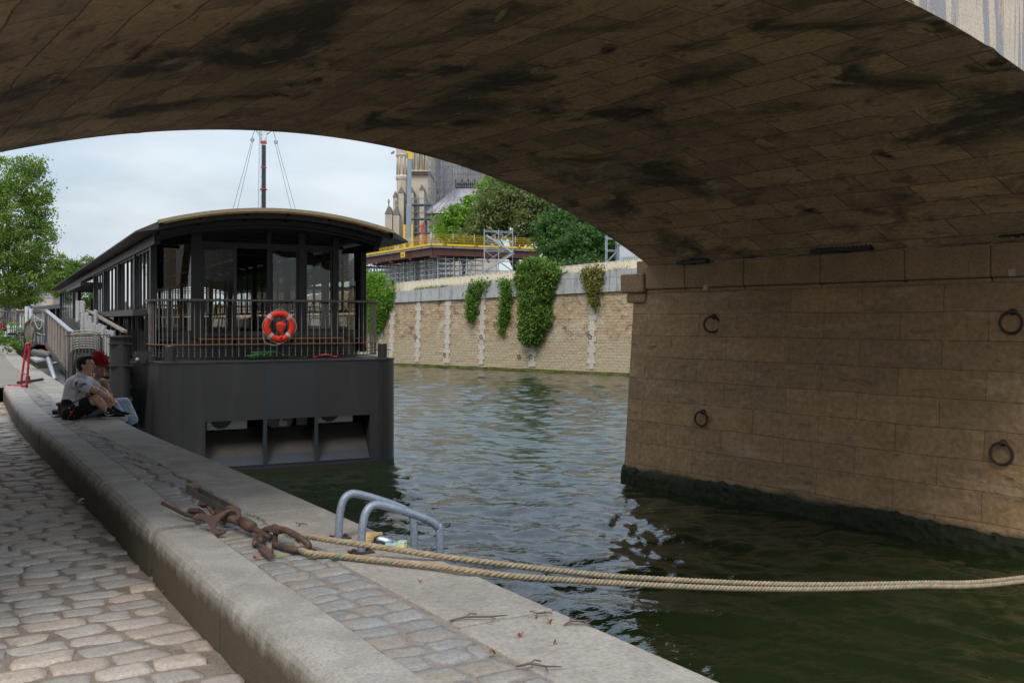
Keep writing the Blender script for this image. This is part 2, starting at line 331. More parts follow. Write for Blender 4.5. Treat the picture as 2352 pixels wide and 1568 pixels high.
def paving():
    # coping stones: rows of slabs along the water edge, bevelled, 1.3 m long
    dC = cum(CS); mb = MB(); s = 0; rnd = random.Random(3)
    def slab(line, dd, s0, s1, w0, w1, z0, z1, mb, gap=.004, k=3):
        # block between offsets w0..w1 to the left of the line (towards the land)
        top = []; 
        for i in range(k+1):
            p, t = pt_along(line, dd, s0+gap+(s1-s0-2*gap)*i/k); nn = V2(-t.y, t.x)
            top.append((p+nn*w0, p+nn*w1))
        vs = []; 
        for a, b in top: vs += [(a.x, a.y, z0), (a.x, a.y, z1), (b.x, b.y, z1), (b.x, b.y, z0)]
        fs = []
        for i in range(k):
            q = i*4; fs += [(q, q+4, q+5, q+1), (q+1, q+5, q+6, q+2), (q+2, q+6, q+7, q+3), (q+3, q+7, q+4, q)]
        fs += [(0, 1, 2, 3), (k*4+3, k*4+2, k*4+1, k*4)]
        mb.add(vs, fs)
    while s < dC[-1]-1:
        ln = rnd.uniform(1.2, 1.7) if s < 60 else 6
        slab(CS, dC, s, min(s+ln, dC[-1]), 0, .5+rnd.uniform(-.015, .015), ZQ-.35, ZQ+rnd.uniform(-.003, .003), mb); s += ln
    obj_q = thing('stone_quay', 'stone riverside quay with granite coping, cobbled strip and raised kerb', 'quay', (0, 4, 0)); 
    obj('coping', mb, M['coping'], obj_q, world=True, bevel=.02)
    # kerb stones
    dK = cum(KS); mb = MB(); s = 0
    sgap = dK[min(range(len(KS)), key=lambda i: (KS[i]-V2(-2.24, 6.2)).length)]
    cuts = [sgap-.03, sgap+.03]; edges = [0]
    while edges[-1] < sgap-.6: edges.append(edges[-1]+rnd.uniform(1.0, 1.25))
    edges[-1] = sgap-.06; pairs = list(zip(edges, edges[1:])); e = sgap+.06
    while e < dK[-1]-.2:
        n_ = min(e+rnd.uniform(.9, 1.3), dK[-1]); pairs.append((e, n_)); e = n_
    prof = [(0, ZC-.3), (0, ZQ-.075), (.006, ZQ-.045), (.022, ZQ-.018), (.05, ZQ+.004), (.09, ZQ+.012), (.30, ZQ+.012), (.30, ZC-.3)]; npf = len(prof)
    for a, b in pairs:
        k0 = len(mb.v); kk = 5; dz = rnd.uniform(-.005, .005); dw = rnd.uniform(-.004, .004)
        for i in range(kk+1):
            f = i/kk; p, tt = pt_along(KS, dK, a+.003+(b-a-.006)*f); nn = V2(tt.y, -tt.x); e = .008 if i in (0, kk) else 0
            for w_, z in prof: q = p+nn*(w_+dw+(e if w_ < .02 else 0)); mb.v.append((q.x, q.y, z+dz-(e if z > ZQ-.02 else 0)))
        for i in range(kk): mb.f += [(k0+i*npf+j, k0+i*npf+j+1, k0+(i+1)*npf+j+1, k0+(i+1)*npf+j) for j in range(npf-1)]
        mb.f += [tuple(k0+j for j in range(npf-1, -1, -1)), tuple(k0+kk*npf+j for j in range(npf))]
    # slab() puts blocks to the land side for positive offsets; negative = towards the water
    mbk = MB(); mbk.v = mb.v; mbk.f = list(mb.f)
    obj('kerb', mbk, M['kerb'], obj_q, world=True, bevel=.004, segs=1)
    mb = MB(); mb.bar((-10.25, 19.98, 1.75), (-22, 22.6, 1.75), .3, .62); obj('kerb', mb, M['kerb'], obj_q, world=True, bevel=.03)
    # quay wall under the coping
    vs = []; uv = []; fs = []
    for i, p in enumerate(CS):
        q = offset(CS, -.04)[i]; vs += [(q.x, q.y, -1), (q.x, q.y, ZQ-.34)]; uv += [(dC[i], -1), (dC[i], ZQ-.34)]
        if i: fs.append((2*i-2, 2*i, 2*i+1, 2*i-1))
    mb = MB(); mb.v = vs; mb.f = fs; obj('river_wall', mb, M['quaywall'], obj_q, world=True, uv=uv)
    # strip bed between kerb and coping
    mb = MB(); P = []
    for y in np.arange(0, 20.1, .25):
        a = lerp_line(KERB, y)+QN*.27; b = lerp_line(COPE, y)-QN*.46
        P.append([(a.x+(b.x-a.x)*k/6, a.y+(b.y-a.y)*k/6, ZQ-.011+.005*noise.noise(Vector((a.x*3+k, a.y*3, 0)))) for k in range(7)])
    mb.grid(P); obj('strip_bed', mb, M['mortar'], obj_q, world=True, smooth=True)
    return obj_q
QUAY = paving()
def stones(name, rows, parent, matl, nx=7, ny=6, sink=.035, kind=None):
    """rows: list of (cx, cy, hx, hy, top z, dome, axis) -> one mesh of separate rounded setts"""
    ga = np.array([-1, -.94, -.62, 0, .62, .94, 1]); gb = np.array([-1, -.90, -.45, .45, .90, 1]); A, B = np.meshgrid(ga, gb); A = A.ravel(); B = B.ravel()
    VV = []; CC = []; n = len(A)
    fb = np.array([(j*nx+i, j*nx+i+1, (j+1)*nx+i+1, (j+1)*nx+i) for j in range(ny-1) for i in range(nx-1)])
    for cx, cy, hx, hy, z, dome, ax in rows:
        k1, k2, k3, k4 = NR.uniform(-.16, .16, 4); sk = NR.uniform(-.12, .12)
        a = A; b = B
        x = a*hx*(1-.10*np.abs(b)**3)*(1+k1*b*.5)+sk*b*hy; y = b*hy*(1-.10*np.abs(a)**5)*(1+k2*a*.6); x += hx*.09*np.sin(b*2.3+k1*30)*np.abs(a); y += hy*.12*np.sin(a*2.6+k2*40)*np.abs(b)
        x += NR.normal(0, .003, n); y += NR.normal(0, .003, n)
        e = np.maximum(np.abs(a), np.abs(b)); r = np.clip((np.sqrt(np.abs(a)**4+np.abs(b)**4)), 0, 1.5)
        zz = z-dome*r**2.2-sink*(e > .99)+NR.normal(0, .0012, n)+k3*.02*a+k4*.02*b
        VV.append(np.c_[cx+x*ax[0]-y*ax[1], cy+x*ax[1]+y*ax[0], zz])
        t = NR.uniform(.86, 1.12); w_ = NR.uniform(-1, 1); c = np.array([t*(1+.05*w_), t, t*(1-.05*w_), 1])
        if NR.random() < .10: c = np.array([t*1.04, t*.98, t*.93, 1])
        if NR.random() < .12: c = np.array([t*.86, t*.90, t*.92, 1])
        CC.append(np.tile(c, (n, 1)))
    V = np.concatenate(VV); F = np.concatenate([fb+i*n for i in range(len(VV))])
    return npmesh(name, V, F, matl, parent, cols=np.concatenate(CC), smooth=True)
def cobbles():
    rows = []; t = -4.2; org = V2(-1.13, 4.42); ax = (QN.x, QN.y)
    while t < 21:
        hgt = random.uniform(.155, .21); c = -9+random.uniform(0, .3)
        while c < .6:
            ln = random.uniform(.19, .33); p = org+QD*(t+hgt/2)+QN*(c+ln/2)
            k = lerp_line(KERB, p.y)
            side = (p-k).dot(QN)
            if side < -.02 and p.x > -.60*p.y-1.2 and p.y > 1.5 and p.y < 20.5:
                ha = min(ln/2-.004, max(.03, -side+.0)) if side > -ln/2 else ln/2-.004
                rows.append((p.x, p.y+random.uniform(-.006, .006), ha, hgt/2-.003, ZC+random.uniform(-.007, .007)+.008*noise.noise(Vector((p.x, p.y, 0))), random.uniform(.002, .006), ax))
            c += ln
        t += hgt
    root = stones('cobbled_path', rows, None, M['cobble']); tag(root, kind='structure')
    mb = MB(); P = [[(x, y, ZC-.011+.008*noise.noise(Vector((x*5, y*5, 0)))) for x in np.arange(-13, 3.0, .2)] for y in np.arange(-6, 22, .2)]
    mb.grid(P); mb.v = [v for v in mb.v]
    # trim the bed where it would stick out under the kerb
    keep = []
    for f in mb.f:
        c = sum((Vector(mb.v[i]) for i in f), Vector())/4; k = lerp_line(KERB, c.y)
        if (V2(c.x, c.y)-k).dot(QN) < .12: keep.append(f)
    mb.f = keep; tag(obj('ground', mb, M['joint'], smooth=True), kind='structure')
    rows = []
    t = -4
    while t < 20:
        hgt = random.uniform(.12, .17); p0 = org+QD*(t+hgt/2)
        k = lerp_line(KERB, p0.y+.1)+QN*.30; c = 0; wid = .40
        while c < wid-.03:
            ln = min(random.uniform(.12, .22), wid-c); 
            if wid-c-ln < .07: ln = wid-c
            p = k+QN*(c+ln/2)+QD*random.uniform(-.012, .012)
            rows.append((p.x, p.y, ln/2-.006, hgt/2-.005, ZQ-.003+random.uniform(-.003, .003), .003, ax)); c += ln
        t += hgt
    stones('sett', rows, QUAY, M['sett'], sink=.02).name = 'setts'
M['sett'] = mat('flat setts', (.27, .25, .225), (.20, .19, .18), 5, .75, bump=.5, bscale=60, bdist=.006, bump2=(10, 1), attr='col',
                stains=[((.25, .21, .165), 5, .5, .62, (1, 1, 1))])
cobbles()
# upper quay beyond the kerb end
mb = MB(); P = []
for p in resample([lerp_line(COPE, y) for y in (19.9, 30, 40, 70, 150, 285)], 4):
    P.append([(p.x-x*.86, p.y-x*.5*(1 if p.y > 25 else .55), ZQ-.012) for x in (.42, 2, 6, 14, 30)])
mb.grid(P)
M['pave'] = mat('worn quay setts', (.29, .25, .205), (.22, .19, .155), 1.5, .85, bump=.6, bscale=18, brick=(.28, .14, .02, (.23, .2, .17), (.16, .13, .10), .5), bdist=.01)
tag(obj('pavement', mb, M['pave']), kind='structure')
# ------------------------------------------------------------------ bridge (local x across the river, y away along the barrel)
BZ = Vector((2.8307, 20.617, 0)); BR = math.atan2(.58442, .81145)
ARC_C, ARC_Z, ARC_R, SPR = -7.378, -8.98, 15.358, 4.49
M['soffit'] = mat('vault stone', (.72, .48, .28), (.55, .365, .215), 1.2, .85, bump=.8, bscale=16, bdist=.012, uv=True,
                  brick=(1.25, .5, .010, (.30, .22, .155), (.20, .14, .095), .5), bump2=(4, 1.4), warp=.05,
                  stains=[((.12, .094, .072), .5, .505, .62, (1, 1.5, 1)), ((.56, .41, .25), 1.1, .60, .63, (1, 1.5, 1)), ((.05, .042, .036), .9, .60, .69, (1, 1.5, 1)), ((.22, .17, .12), 3.0, .57, .68, (1, 3, 1)), ((.25, .17, .08), 2.2, .70, .78, (1, 1, 1))])
M['pier'] = mat('pier stone', (.42, .262, .128), (.30, .185, .092), 1.5, .85, bump=.7, bscale=10, bdist=.02, uv=True,
                brick=(1.45, .44, .006, (.27, .175, .095), (.15, .10, .06), .5), bump2=(3.5, 2.6), warp=.02,
                stains=[((.42, .295, .175), 1.0, .56, .70, (.6, 3.5, 1)), ((.15, .10, .062), 2.2, .60, .72, (.5, 2.5, 1)), ((.17, .115, .075), .7, .62, .76, (.7, 3, 1)), ((.2, .15, .115), 1.7, .6, .75, (1, 2.5, 1))], low=(.12, .22, (.06, .050, .03), 1.6, .30))
M['facade'] = mat('washed facade stone', (.74, .61, .46), (.62, .52, .41), 2.5, .85, bump=.5, bscale=40, bdist=.008, uv=True,
                  stains=[((.37, .34, .34), 1.5, .50, .52, (2.2, .10, 1)), ((.72, .52, .34), 3.9, .57, .64, (2, .2, 1))])
M['moss'] = mat('wet algae', (.030, .034, .009), (.012, .018, .006), 12, .9, bump=1, bscale=60, bdist=.03)
def bridge():
    t = thing('stone_bridge', 'low stone arch bridge seen from beneath, sooty vault and pale face', 'bridge', BZ, BR)
    th0 = math.asin(7.378/ARC_R); n = 96; m = 60; mb = MB(); uv = []; P = []
    for i in range(n+1):
        th = -th0+2*th0*i/n; row = []
        for j in range(m+1):
            y = -9.73+9.73*j/m; jag = 0
            if j in (0, m): jag = .03*noise.noise(Vector((i*.9, j, 0)))+.02*noise.noise(Vector((i*2.3, j, 3)))
            r = ARC_R+.018*noise.noise(Vector((i*.35, y*1.3, 0)))+.010*noise.noise(Vector((i*1.1, y*3, 5)))
            row.append((ARC_C+r*math.sin(th), y+jag*1.2, ARC_Z+r*math.cos(th)+abs(jag))); uv.append((y, th*ARC_R))
        P.append(row)
    mb.grid(P); obj('vault', mb, M['soffit'], t, uv=uv, smooth=True)
    # facades near (-y) and far (+y): spandrel between the arch line and the parapet top
    for nm, y, s in (('near_face', -9.73, 1), ('far_face', 0, -1)):
        mb = MB(); uv = []; P = []
        xs = [-26, -20, -14.756]+[ARC_C+ARC_R*math.sin(-th0+2*th0*i/80) for i in range(1, 80)]+[0, 2, 4, 12]
        for x in xs:
            z0 = ARC_Z+math.sqrt(max(0, ARC_R**2-(x-ARC_C)**2)) if -14.756 < x < 0 else (SPR if x in (0, 4, 2, -14.756) else SPR)
            if x in (-26, -20, 12): z0 = SPR
            row = [(x, y-s*.0, z0+(8.0-z0)*k/8) for k in range(9)]; P.append(row); uv += [(p[0], p[2]) for p in row]
        mb.grid(P); obj(nm.split('_')[1] if 0 else 'facade', mb, M['facade'], t, uv=uv)
    mb = MB(); mb.box(-26, 12, -9.95, .22, 8.003, 8.3); mb.box(-26, 12, -9.73, -9.4, 8.3, 9.2); mb.box(-26, 12, -.33, 0, 8.3, 9.2)
    obj('parapet', mb, M['facade'], t, bevel=.02)
    # pier: battered face, rounded far end
    def pier(x0, sgn, name):
        mb = MB(); uv = []; P = []
        ys = np.linspace(-10.2, .42, 90); zs = list(np.linspace(-1, 3.92, 50))
        for z in zs:
            row = []
            for y in ys:
                r = .014*noise.noise(Vector((y*2.2, z*4.2, 1)))+.012*noise.noise(Vector((y*6, z*11, 2))); b = -.30*(1-z/3.92)
                row.append((x0+sgn*(b-.02)+r, y, z)); uv.append((y, z))
            P.append(row)
        mb.grid(P)
        k = len(mb.v)
        # end faces
        for yy in (.42, -10.2):
            for i in range(len(zs)-1):
                z, z2 = zs[i], zs[i+1]; q = len(mb.v)
                a = x0+sgn*(-.30*(1-z/3.92)-.02); b_ = x0+sgn*(-.30*(1-z2/3.92)-.02)
                mb.v += [(a, yy, z), (b_, yy, z2), (x0+sgn*4, yy+(1.5 if yy > 0 else -1.5)*0, z2), (x0+sgn*4, yy, z)]; uv += [(a, z), (b_, z2), (4, z2), (4, z)]
                mb.f.append((q, q+1, q+2, q+3))
        obj(name, mb, M['pier'], t, uv=uv, smooth=True)
        # string course just under the springing, in long blocks
        mb = MB(); ed = [-10.3, -8.9, -7.3, -5.9, -4.3, -2.6, -1.1, .02]
        for a, b in zip(ed, ed[1:]):
            xa, xb = sorted((x0-sgn*.085, x0+sgn*1.0)); mb.box(xa, xb, a+.005, b-.005, 3.99, 4.485)
            xa, xb = sorted((x0-sgn*.045, x0+sgn*1.0)); mb.box(xa, xb, a+.005, b-.005, 3.90, 3.985)
        xa, xb = sorted((x0-sgn*.13, x0+sgn*4)); mb.box(xa, xb, .03, .74, 3.93, 4.33); xa, xb = sorted((x0-sgn*.08, x0+sgn*4)); mb.box(xa, xb, .03, .6, 3.72, 3.92)
        xa, xb = sorted((x0+sgn*.04, x0+sgn*4)); mb.box(xa, xb, .03, .42, 4.333, 4.6)
        obj('string_course', mb, M['course'], t, bevel=.03)
        # algae fringe at the waterline
        mb = MB(); P = []
        for j, z in enumerate(np.linspace(-.3, .42, 10)):
            row = []
            for y in np.linspace(-10.2, .45, 400):
                top = .30+.14*noise.noise(Vector((y*.6, 0, 0)))+.05*noise.noise(Vector((y*5, 0, 0))); zz = min(z, top)
                out = .06*(1 if zz < top-.04 else .1)+.035*noise.noise(Vector((y*9, zz*14, 0)))
                row.append((x0-sgn*(.30*(1-zz/3.92)+.02+max(0, out)), y, zz))
            P.append(row)
        mb.grid(P); obj('algae', mb, M['moss'], t)
    pier(0, 1, 'pier'); pier(-14.756, -1, 'abutment')
    mb = MB(); mb.box(4.0, 12, -10.2, .42, -1, 4.48); obj('pier_core', mb, M['course'], t)
    # corrosion: thin cable along the springing
    return t
M['course'] = mat('string course stone', (.36, .23, .12), (.27, .175, .095), 2.5, .9, bump=1, bscale=22, bdist=.02, bump2=(5, 1.2))
BRIDGE = bridge()
BM = MW[BRIDGE]
def pier_hit(u, v, off=.0):
    # point on the battered pier face seen at picture point (u, v)
    d = Vector(((u-1176)/2287, 1, -(v-735)/2287)); o_ = Vector((0, 0, CH)); im = BM.inverted(); o2 = im @ o_; d2 = (im.to_3x3() @ d)
    z = 2
    for _ in range(8):
        x = -.30*(1-z/3.92)-.02-off; tt = (x-o2.x)/d2.x; z = (o2+d2*tt).z
    return o2+d2*tt
M['rust'] = mat('rusty iron', (.085, .050, .035), (.045, .032, .028), 14, .75, .3, bump=.6, bscale=60, bdist=.004, stains=[((.13, .07, .04), 9, .55, .7, (1, 1, 1))])
M['iron'] = mat('dark iron', (.035, .033, .032), (.02, .02, .02), 8, .6, .3, bump=.3, bscale=40)
def mooring_ring(u, v, r, label, tilt=0):
    p = pier_hit(u, v); t = thing('mooring_ring', label, 'mooring ring', BM @ p, BR, 'iron mooring rings on the bridge pier')
    mb = MB(); c = Vector((-.07, 0, 0)); q = Matrix.Rotation(R(tilt), 4, 'Z')
    pts = [c+(q @ Vector((0, r*math.sin(a), r*math.cos(a)-r*.55))) for a in np.linspace(0, 2*PI, 29)[:-1]]
    mb.tube(pts, .021, 8, closed=True); obj('ring', mb, M['rust'], t, smooth=True)
    mb = MB(); mb.tube([(.06, 0, r*.45), (-.09, 0, r*.45)], .03, 8); mb.lathe([(.05, 0), (.05, .03), (.03, .04)], mtx=Matrix.Translation((-.0, 0, r*.45)) @ Matrix.Rotation(R(-90), 4, 'Y'), n=10)
    obj('bracket', mb, M['rust'], t, smooth=True)
mooring_ring(1641, 735, .15, 'iron mooring ring high on the pier, near its left end', 35)
mooring_ring(1616, 952, .135, 'iron mooring ring halfway up the pier, near its left end', 10)
mooring_ring(2328, 727, .155, 'iron mooring ring high on the pier, at the right end of the view', 5)
mooring_ring(2306, 1027, .155, 'iron mooring ring low on the pier above the waterline, at the right end', 8)
M['black'] = mat('black plastic', (.02, .02, .02), (.012, .012, .012), 5, .5, bump=.1)
M['pvc'] = mat('grey white plastic', (.42, .41, .38), (.33, .32, .3), 5, .5, bump=.1)
for k, (ua, ub, va, vb) in enumerate([(1557, 1625, 603, 600), (1865, 2003, 578, 568), (2298, 2375, 541, 533)]):
    a = pier_hit(ua, va, .17); b = pier_hit(ub, vb, .17); mid = (a+b)/2
    t = thing('strip_light', ['short black strip light under the vault at the far end of the pier', 'black strip light under the vault above the middle of the pier', 'black strip light under the vault at the right end of the pier'][k],
              'light fixture', BM @ Vector((mid.x, mid.y, mid.z)), BR, 'strip lights along the vault springing')
    ln = abs(a.y-b.y)/2; mb = MB(); mb.box(-.05, .06, -ln, ln, -.035, .03); mb.box(-.02, .15, -.03, .03, -.05, -.036)
    obj('housing', mb, M['black'], t, bevel=.006)
    mb = MB()
    for i in range(int(ln*2/.08)): mb.box(-.055, .05, -ln+i*.08, -ln+i*.08+.02, .031, .045)
    obj('cooling_fins', mb, M['black'], t)
cp = [BM @ pier_hit(u, v, .1) for u, v in ((1500, 607), (1560, 602), (1625, 600), (1700, 596), (1800, 588), (1865, 578), (1935, 570), (2003, 568), (2100, 562), (2200, 552), (2300, 541), (2420, 532))]
mb = MB(); mb.tube(catmull(cp, 5), .009, 6); tag(obj('cable', mb, M['pvc'], smooth=True), 'thin pale cable running along the top of the pier between strip lights', 'cable')
for u, v, lb in ((1624, 661, 'small pale junction box high on the pier near its left end'), (2329, 626, 'small pale junction box high on the pier at the right end')):
    p = BM @ pier_hit(u, v, .02); mb = MB(); mb.box(-.05, .03, -.06, .06, -.055, .055); mb.box(-.06, -.051, -.05, .05, -.045, .045)
    o = obj('junction_box', mb, M['pvc'], bevel=.008); o.location = p; o.rotation_euler = (0, 0, BR); tag(o, lb, 'junction box', 'junction boxes on the pier')
#==FORE==
# ------------------------------------------------------------------ foreground ironwork, ladder, rope
def hp(u, v, dy=0):
    p = at(u, v, 6.55-(u-400)/330+dy); return p if p.z > ZQ+.022 else on(u, v, ZQ+.022)
M['rust2'] = mat('brown rust', (.13, .075, .055), (.075, .048, .038), 18, .7, .25, bump=.7, bscale=70, bdist=.003, stains=[((.18, .10, .06), 12, .6, .72, (1, 1, 1)), ((.05, .045, .045), 7, .58, .7, (1, 1, 1))])
M['steel'] = mat('weathered steel', (.11, .11, .11), (.07, .065, .06), 10, .6, .5, bump=.5, bscale=80, bdist=.003, stains=[((.12, .06, .035), 8, .57, .68, (1, 1, 1))])
t = thing('rigging_screw', 'rusty mooring screw with forked handle, steel channel and big shackle lying on the setts', 'mooring screw', on(600, 1235, ZQ))
mb = MB(); a = hp(437, 1122, .1); b = hp(541, 1178, .1); d = (b-a).normalized(); side = Vector((.62, .78, 0)); up = d.cross(side).normalized()
if up.z < 0: up = -up
mb.bar(a, b, .075, .012, up=up) if 0 else None
for off, ww, hh in ((0, .012, .045), ):
    m = basis(d, side, a); poly = [(-.001, -.035), (0, -.035)]
L_ = (b-a).length
def obox(mb, o, x, y, z, x0, x1, y0, y1, z0, z1):
    m = Matrix((x, y, z)).transposed().to_4x4(); m.translation = o+x*(x0+x1)/2+y*(y0+y1)/2+z*(z0+z1)/2; mb.boxm(m, x1-x0, y1-y0, z1-z0)
obox(mb, a, d, side, up, 0, L_, -.03, .03, -.022, -.015); obox(mb, a, d, side, up, 0, L_, -.036, -.0305, -.022, .022); obox(mb, a, d, side, up, 0, L_, .0305, .036, -.022, .022)
obj('steel_channel', mb, M['steel'], t, world=True, bevel=.002)
mb = MB(); obox(mb, a, d, side, up, -.015, .06, -.029, .029, -.014, .034); obj('block', mb, M['rust2'], t, world=True, bevel=.004)
mb = MB(); obox(mb, b, d, side, up, -.07, .0, -.029, .029, -.014, .03); obj('block', mb, M['rust2'], t, world=True, bevel=.004)
mb = MB(); mb.tube(catmull([hp(373, 1155), hp(400, 1168), hp(425, 1181), hp(452, 1187)], 5), .0125, 10); obj('handle', mb, M['rust2'], t, world=True, smooth=True)
# forked yoke: flat plate, C shaped around the barrel
mb = MB(); v_ = (at(565, 1204, 6.02)-at(452, 1187, 6.22)).normalized(); nrm = Vector((.1, -.72, .66)).normalized(); yy = nrm.cross(v_).normalized(); m = basis(v_, yy, at(447, 1186, 6.22)); 
poly = [(0, .022), (.10, .028), (.17, .02), (.26, .085), (.31, .10), (.37, .092), (.41, .05), (.405, .02), (.385, .02), (.375, .05), (.34, .072), (.30, .076), (.265, .055), (.245, .02), (.24, -.02), (.26, -.055), (.30, -.075), (.34, -.072), (.36, -.06), (.372, -.075), (.34, -.098), (.30, -.105), (.26, -.09), (.20, -.05), (.12, -.02), (0, -.018)]
mb.prism([(x*.86, y) for x, y in poly], m @ Matrix.Translation((0, 0, -.008)), .016); obj('yoke', mb, M['rust2'], t, world=True, bevel=.003)
mb = MB(); a = hp(500, 1178, .05); b = hp(560, 1200, .02); c = hp(610, 1228); mb.tube([a, a+(b-a)*.35, b], [.027, .029, .029], 14)
mb.tube([b-(b-a)*.02, hp(571, 1206), hp(580, 1211)], [.035, .037, .034], 14); mb.tube([hp(560, 1202), c, hp(622, 1234)], [.02, .02, .02], 12)
obj('screw_barrel', mb, M['rust2'], t, world=True, smooth=True)
mb = MB()
for (u, v, s) in ((450, 1175, .075), (470, 1158, .06), (463, 1183, .05)): 
    mm = basis((.8, -.55, .1), (.3, .5, .8), hp(u, v, .07)); mb.boxm(mm, s*1.4, .03, s*.8)
    obj('jaw', mb, M['rust2'], t, world=True, bevel=.004); mb = MB()
mb.tube([hp(480, 1162, .06), hp(500, 1190, .06), hp(515, 1200, .05)], .02, 8)
obj('jaw', mb, M['rust2'], t, world=True, bevel=.004)
mb = MB(); pts = catmull([hp(598, 1243, .07), hp(602, 1222, .05), hp(622, 1213, .0), hp(655, 1217), hp(690, 1235), hp(708, 1250, .01), hp(704, 1259, .03), hp(678, 1262), hp(650, 1256), hp(632, 1250)], 7)
mb.tube(pts, .019, 12); obj('shackle', mb, M['rust2'], t, world=True, smooth=True)
mb = MB(); mb.tube([hp(633, 1222, .03), on(629, 1270, ZQ-.02)], .016, 12); obj('post', mb, M['rust'], t, world=True, smooth=True)
mb = MB(); mb.tube([hp(592, 1250), hp(607, 1258), hp(622, 1268)], .016, 10); mb.tube(catmull([hp(585, 1250), hp(590, 1230, .02), hp(606, 1218, .03), hp(622, 1215, .05)], 4), .017, 10)
obj('hook', mb, M['rust2'], t, world=True, smooth=True)
for p, q, w_ in (((600, 1262), (622, 1278), .035), ((615, 1212), (645, 1222), .042), ((628, 1206), (648, 1218), .03)): mb = MB(); mb.bar(hp(*p), hp(*q), w_, .022); obj('nut', mb, M['rust2'], t, world=True, bevel=.004)
# ladder grab rails
M['galv'] = mat('grey painted tube', (.27, .31, .36), (.22, .25, .30), 12, .45, .25, bump=.25, bscale=70, bdist=.002, stains=[((.10, .06, .045), 30, .66, .70, (1, 1, .5)), ((.12, .09, .08), 90, .64, .68, (1, 1, 1))])
t = thing('ladder_rails', 'pair of bent grey tube ladder handles fixed at the quay edge', 'ladder', (-.85, 5.75, ZQ))
for fx, fy, k in ((-.85, 5.61, 0), (-1.04, 5.97, 1)):
    n_ = Vector((.857, .514, 0)); f = Vector((fx, fy, ZQ)); U = Vector((0, 0, 1))
    # foot, up, bend, down the slope to the water side, bend, down past the coping
    pts = [f-U*.02, f+U*.11+n_*.005, f+U*.20+n_*.02, f+U*.245+n_*.045, f+U*.262+n_*.08, f+U*.258+n_*.12, f+U*.225+n_*.22, f+U*.17+n_*.36, f+U*.135+n_*.43, f+U*.10+n_*.475, f+U*.04+n_*.495, f-U*.4+n_*.5, f-U*1.9+n_*.5]
    mb = MB(); mb.tube(catmull(pts, 6), .024, 14); obj('grab_rail', mb, M['galv'], t, world=True, smooth=True)
    mb = MB(); m = basis(n_, (-.514, .857, 0), f+U*.005); mb.boxm(m, .13, .10, .012)
    for q in (-.045, .045): mb.boxm(m @ Matrix.Translation((q, .0, .012)), .02, .02, .02)
    obj('base_plate', mb, M['rust'], t, world=True, bevel=.003)
for k in range(6):
    mb = MB(); n_ = Vector((.857, .514, 0)); a = Vector((-.85, 5.61, ZQ-.25-k*.3))+n_*.5; b = Vector((-1.04, 5.97, ZQ-.25-k*.3))+n_*.5; mb.tube([a, b], .015, 8); obj('rung', mb, M['galv'], t, world=True, smooth=True)

# rope: one hawser doubled round the shackle
M['rope'] = mat('hemp rope', (.40, .31, .20), (.27, .205, .13), 22, .9, bump=.8, bscale=220, bdist=.003, attr='col')
def rope(name, ctr, r, pitch, parent=None, strands=3, seg=.012):
    C = [Vector(p) for p in ctr]; d = [0]
    for a, b in zip(C, C[1:]): d.append(d[-1]+(b-a).length)
    Ls = d[-1]; n = int(Ls/seg); V = []; F = []; CO = []; i = 0; P = []
    for k in range(n+1):
        s = Ls*k/n
        while i < len(d)-2 and d[i+1] < s: i += 1
        P.append(C[i]+(C[i+1]-C[i])*((s-d[i])/max(1e-6, d[i+1]-d[i])))
    m_ = 9
    for st in range(strands):
        base = len(V); prev = None
        for k, p in enumerate(P):
            tt = (P[min(k+1, n)]-P[max(k-1, 0)]).normalized(); x = tt.cross(Vector((0, 0, 1))); 
            if x.length < .05: x = Vector((1, 0, 0))
            x.normalize(); y = x.cross(tt); ph = 2*PI*(st/strands+k*Ls/n/pitch)
            c = p+(x*math.cos(ph)+y*math.sin(ph))*r*.50
            hl = tt+(-x*math.sin(ph)+y*math.cos(ph))*(2*PI*r*.5/pitch); hl.normalize(); a1 = hl.orthogonal() if 0 else (x*math.cos(ph)+y*math.sin(ph)); b1 = hl.cross(a1)
            for j in range(m_):
                q = 2*PI*j/m_; V.append(c+(a1*math.cos(q)+b1*math.sin(q))*r*.56)
                fl = (st == 0 and (k//3) % 8 == 0 and j in (0, 1)); w_ = (.85+.3*random.random())*(.92+.2*noise.noise(Vector((k*.05, st, 0))))
                CO.append((.25*w_, 1.0*w_, 1.25*w_, 1) if fl else (w_, w_, w_*.97, 1))
        F += [(base+k*m_+j, base+k*m_+(j+1) % m_, base+(k+1)*m_+(j+1) % m_, base+(k+1)*m_+j) for k in range(n) for j in range(m_)]
    return npmesh(name, [tuple(v) for v in V], F, M['rope'], parent, cols=CO, smooth=True)
t = thing('mooring_rope', 'thick beige twisted rope doubled through the shackle and stretched over the water', 'rope', on(690, 1262, ZQ))
far = Vector((9.2, 11.3, 2.25))
up = [hp(688, 1262, .02), hp(682, 1247, .04), hp(692, 1234, .06), hp(712, 1232, .05), at(760, 1240, 5.52), at(900, 1260, 5.45), at(1010, 1277, 5.42), at(1130, 1292, 5.48), at(1300, 1312, 5.75), at(1460, 1326, 6.05), at(1800, 1341, 6.6), at(2100, 1338, 7.1), at(2352, 1325, 7.65), at(2900, 1240, 9.2), far]
lo = [hp(688, 1262, .02), on(712, 1270, ZQ+.024), on(760, 1274, ZQ+.024), on(850, 1284, ZQ+.024), on(1000, 1300, ZQ+.026), on(1085, 1311, ZQ+.026), at(1200, 1324, 5.20), at(1460, 1341, 5.75), at(1700, 1351, 6.2), at(1900, 1352, 6.6), at(2100, 1346, 7.0), at(2352, 1334, 7.55), at(2900, 1246, 9.1), far]
rope('rope_strand', catmull(up, 10), .0175, .10, t); rope('rope_strand', catmull(lo, 10), .0175, .10, t)
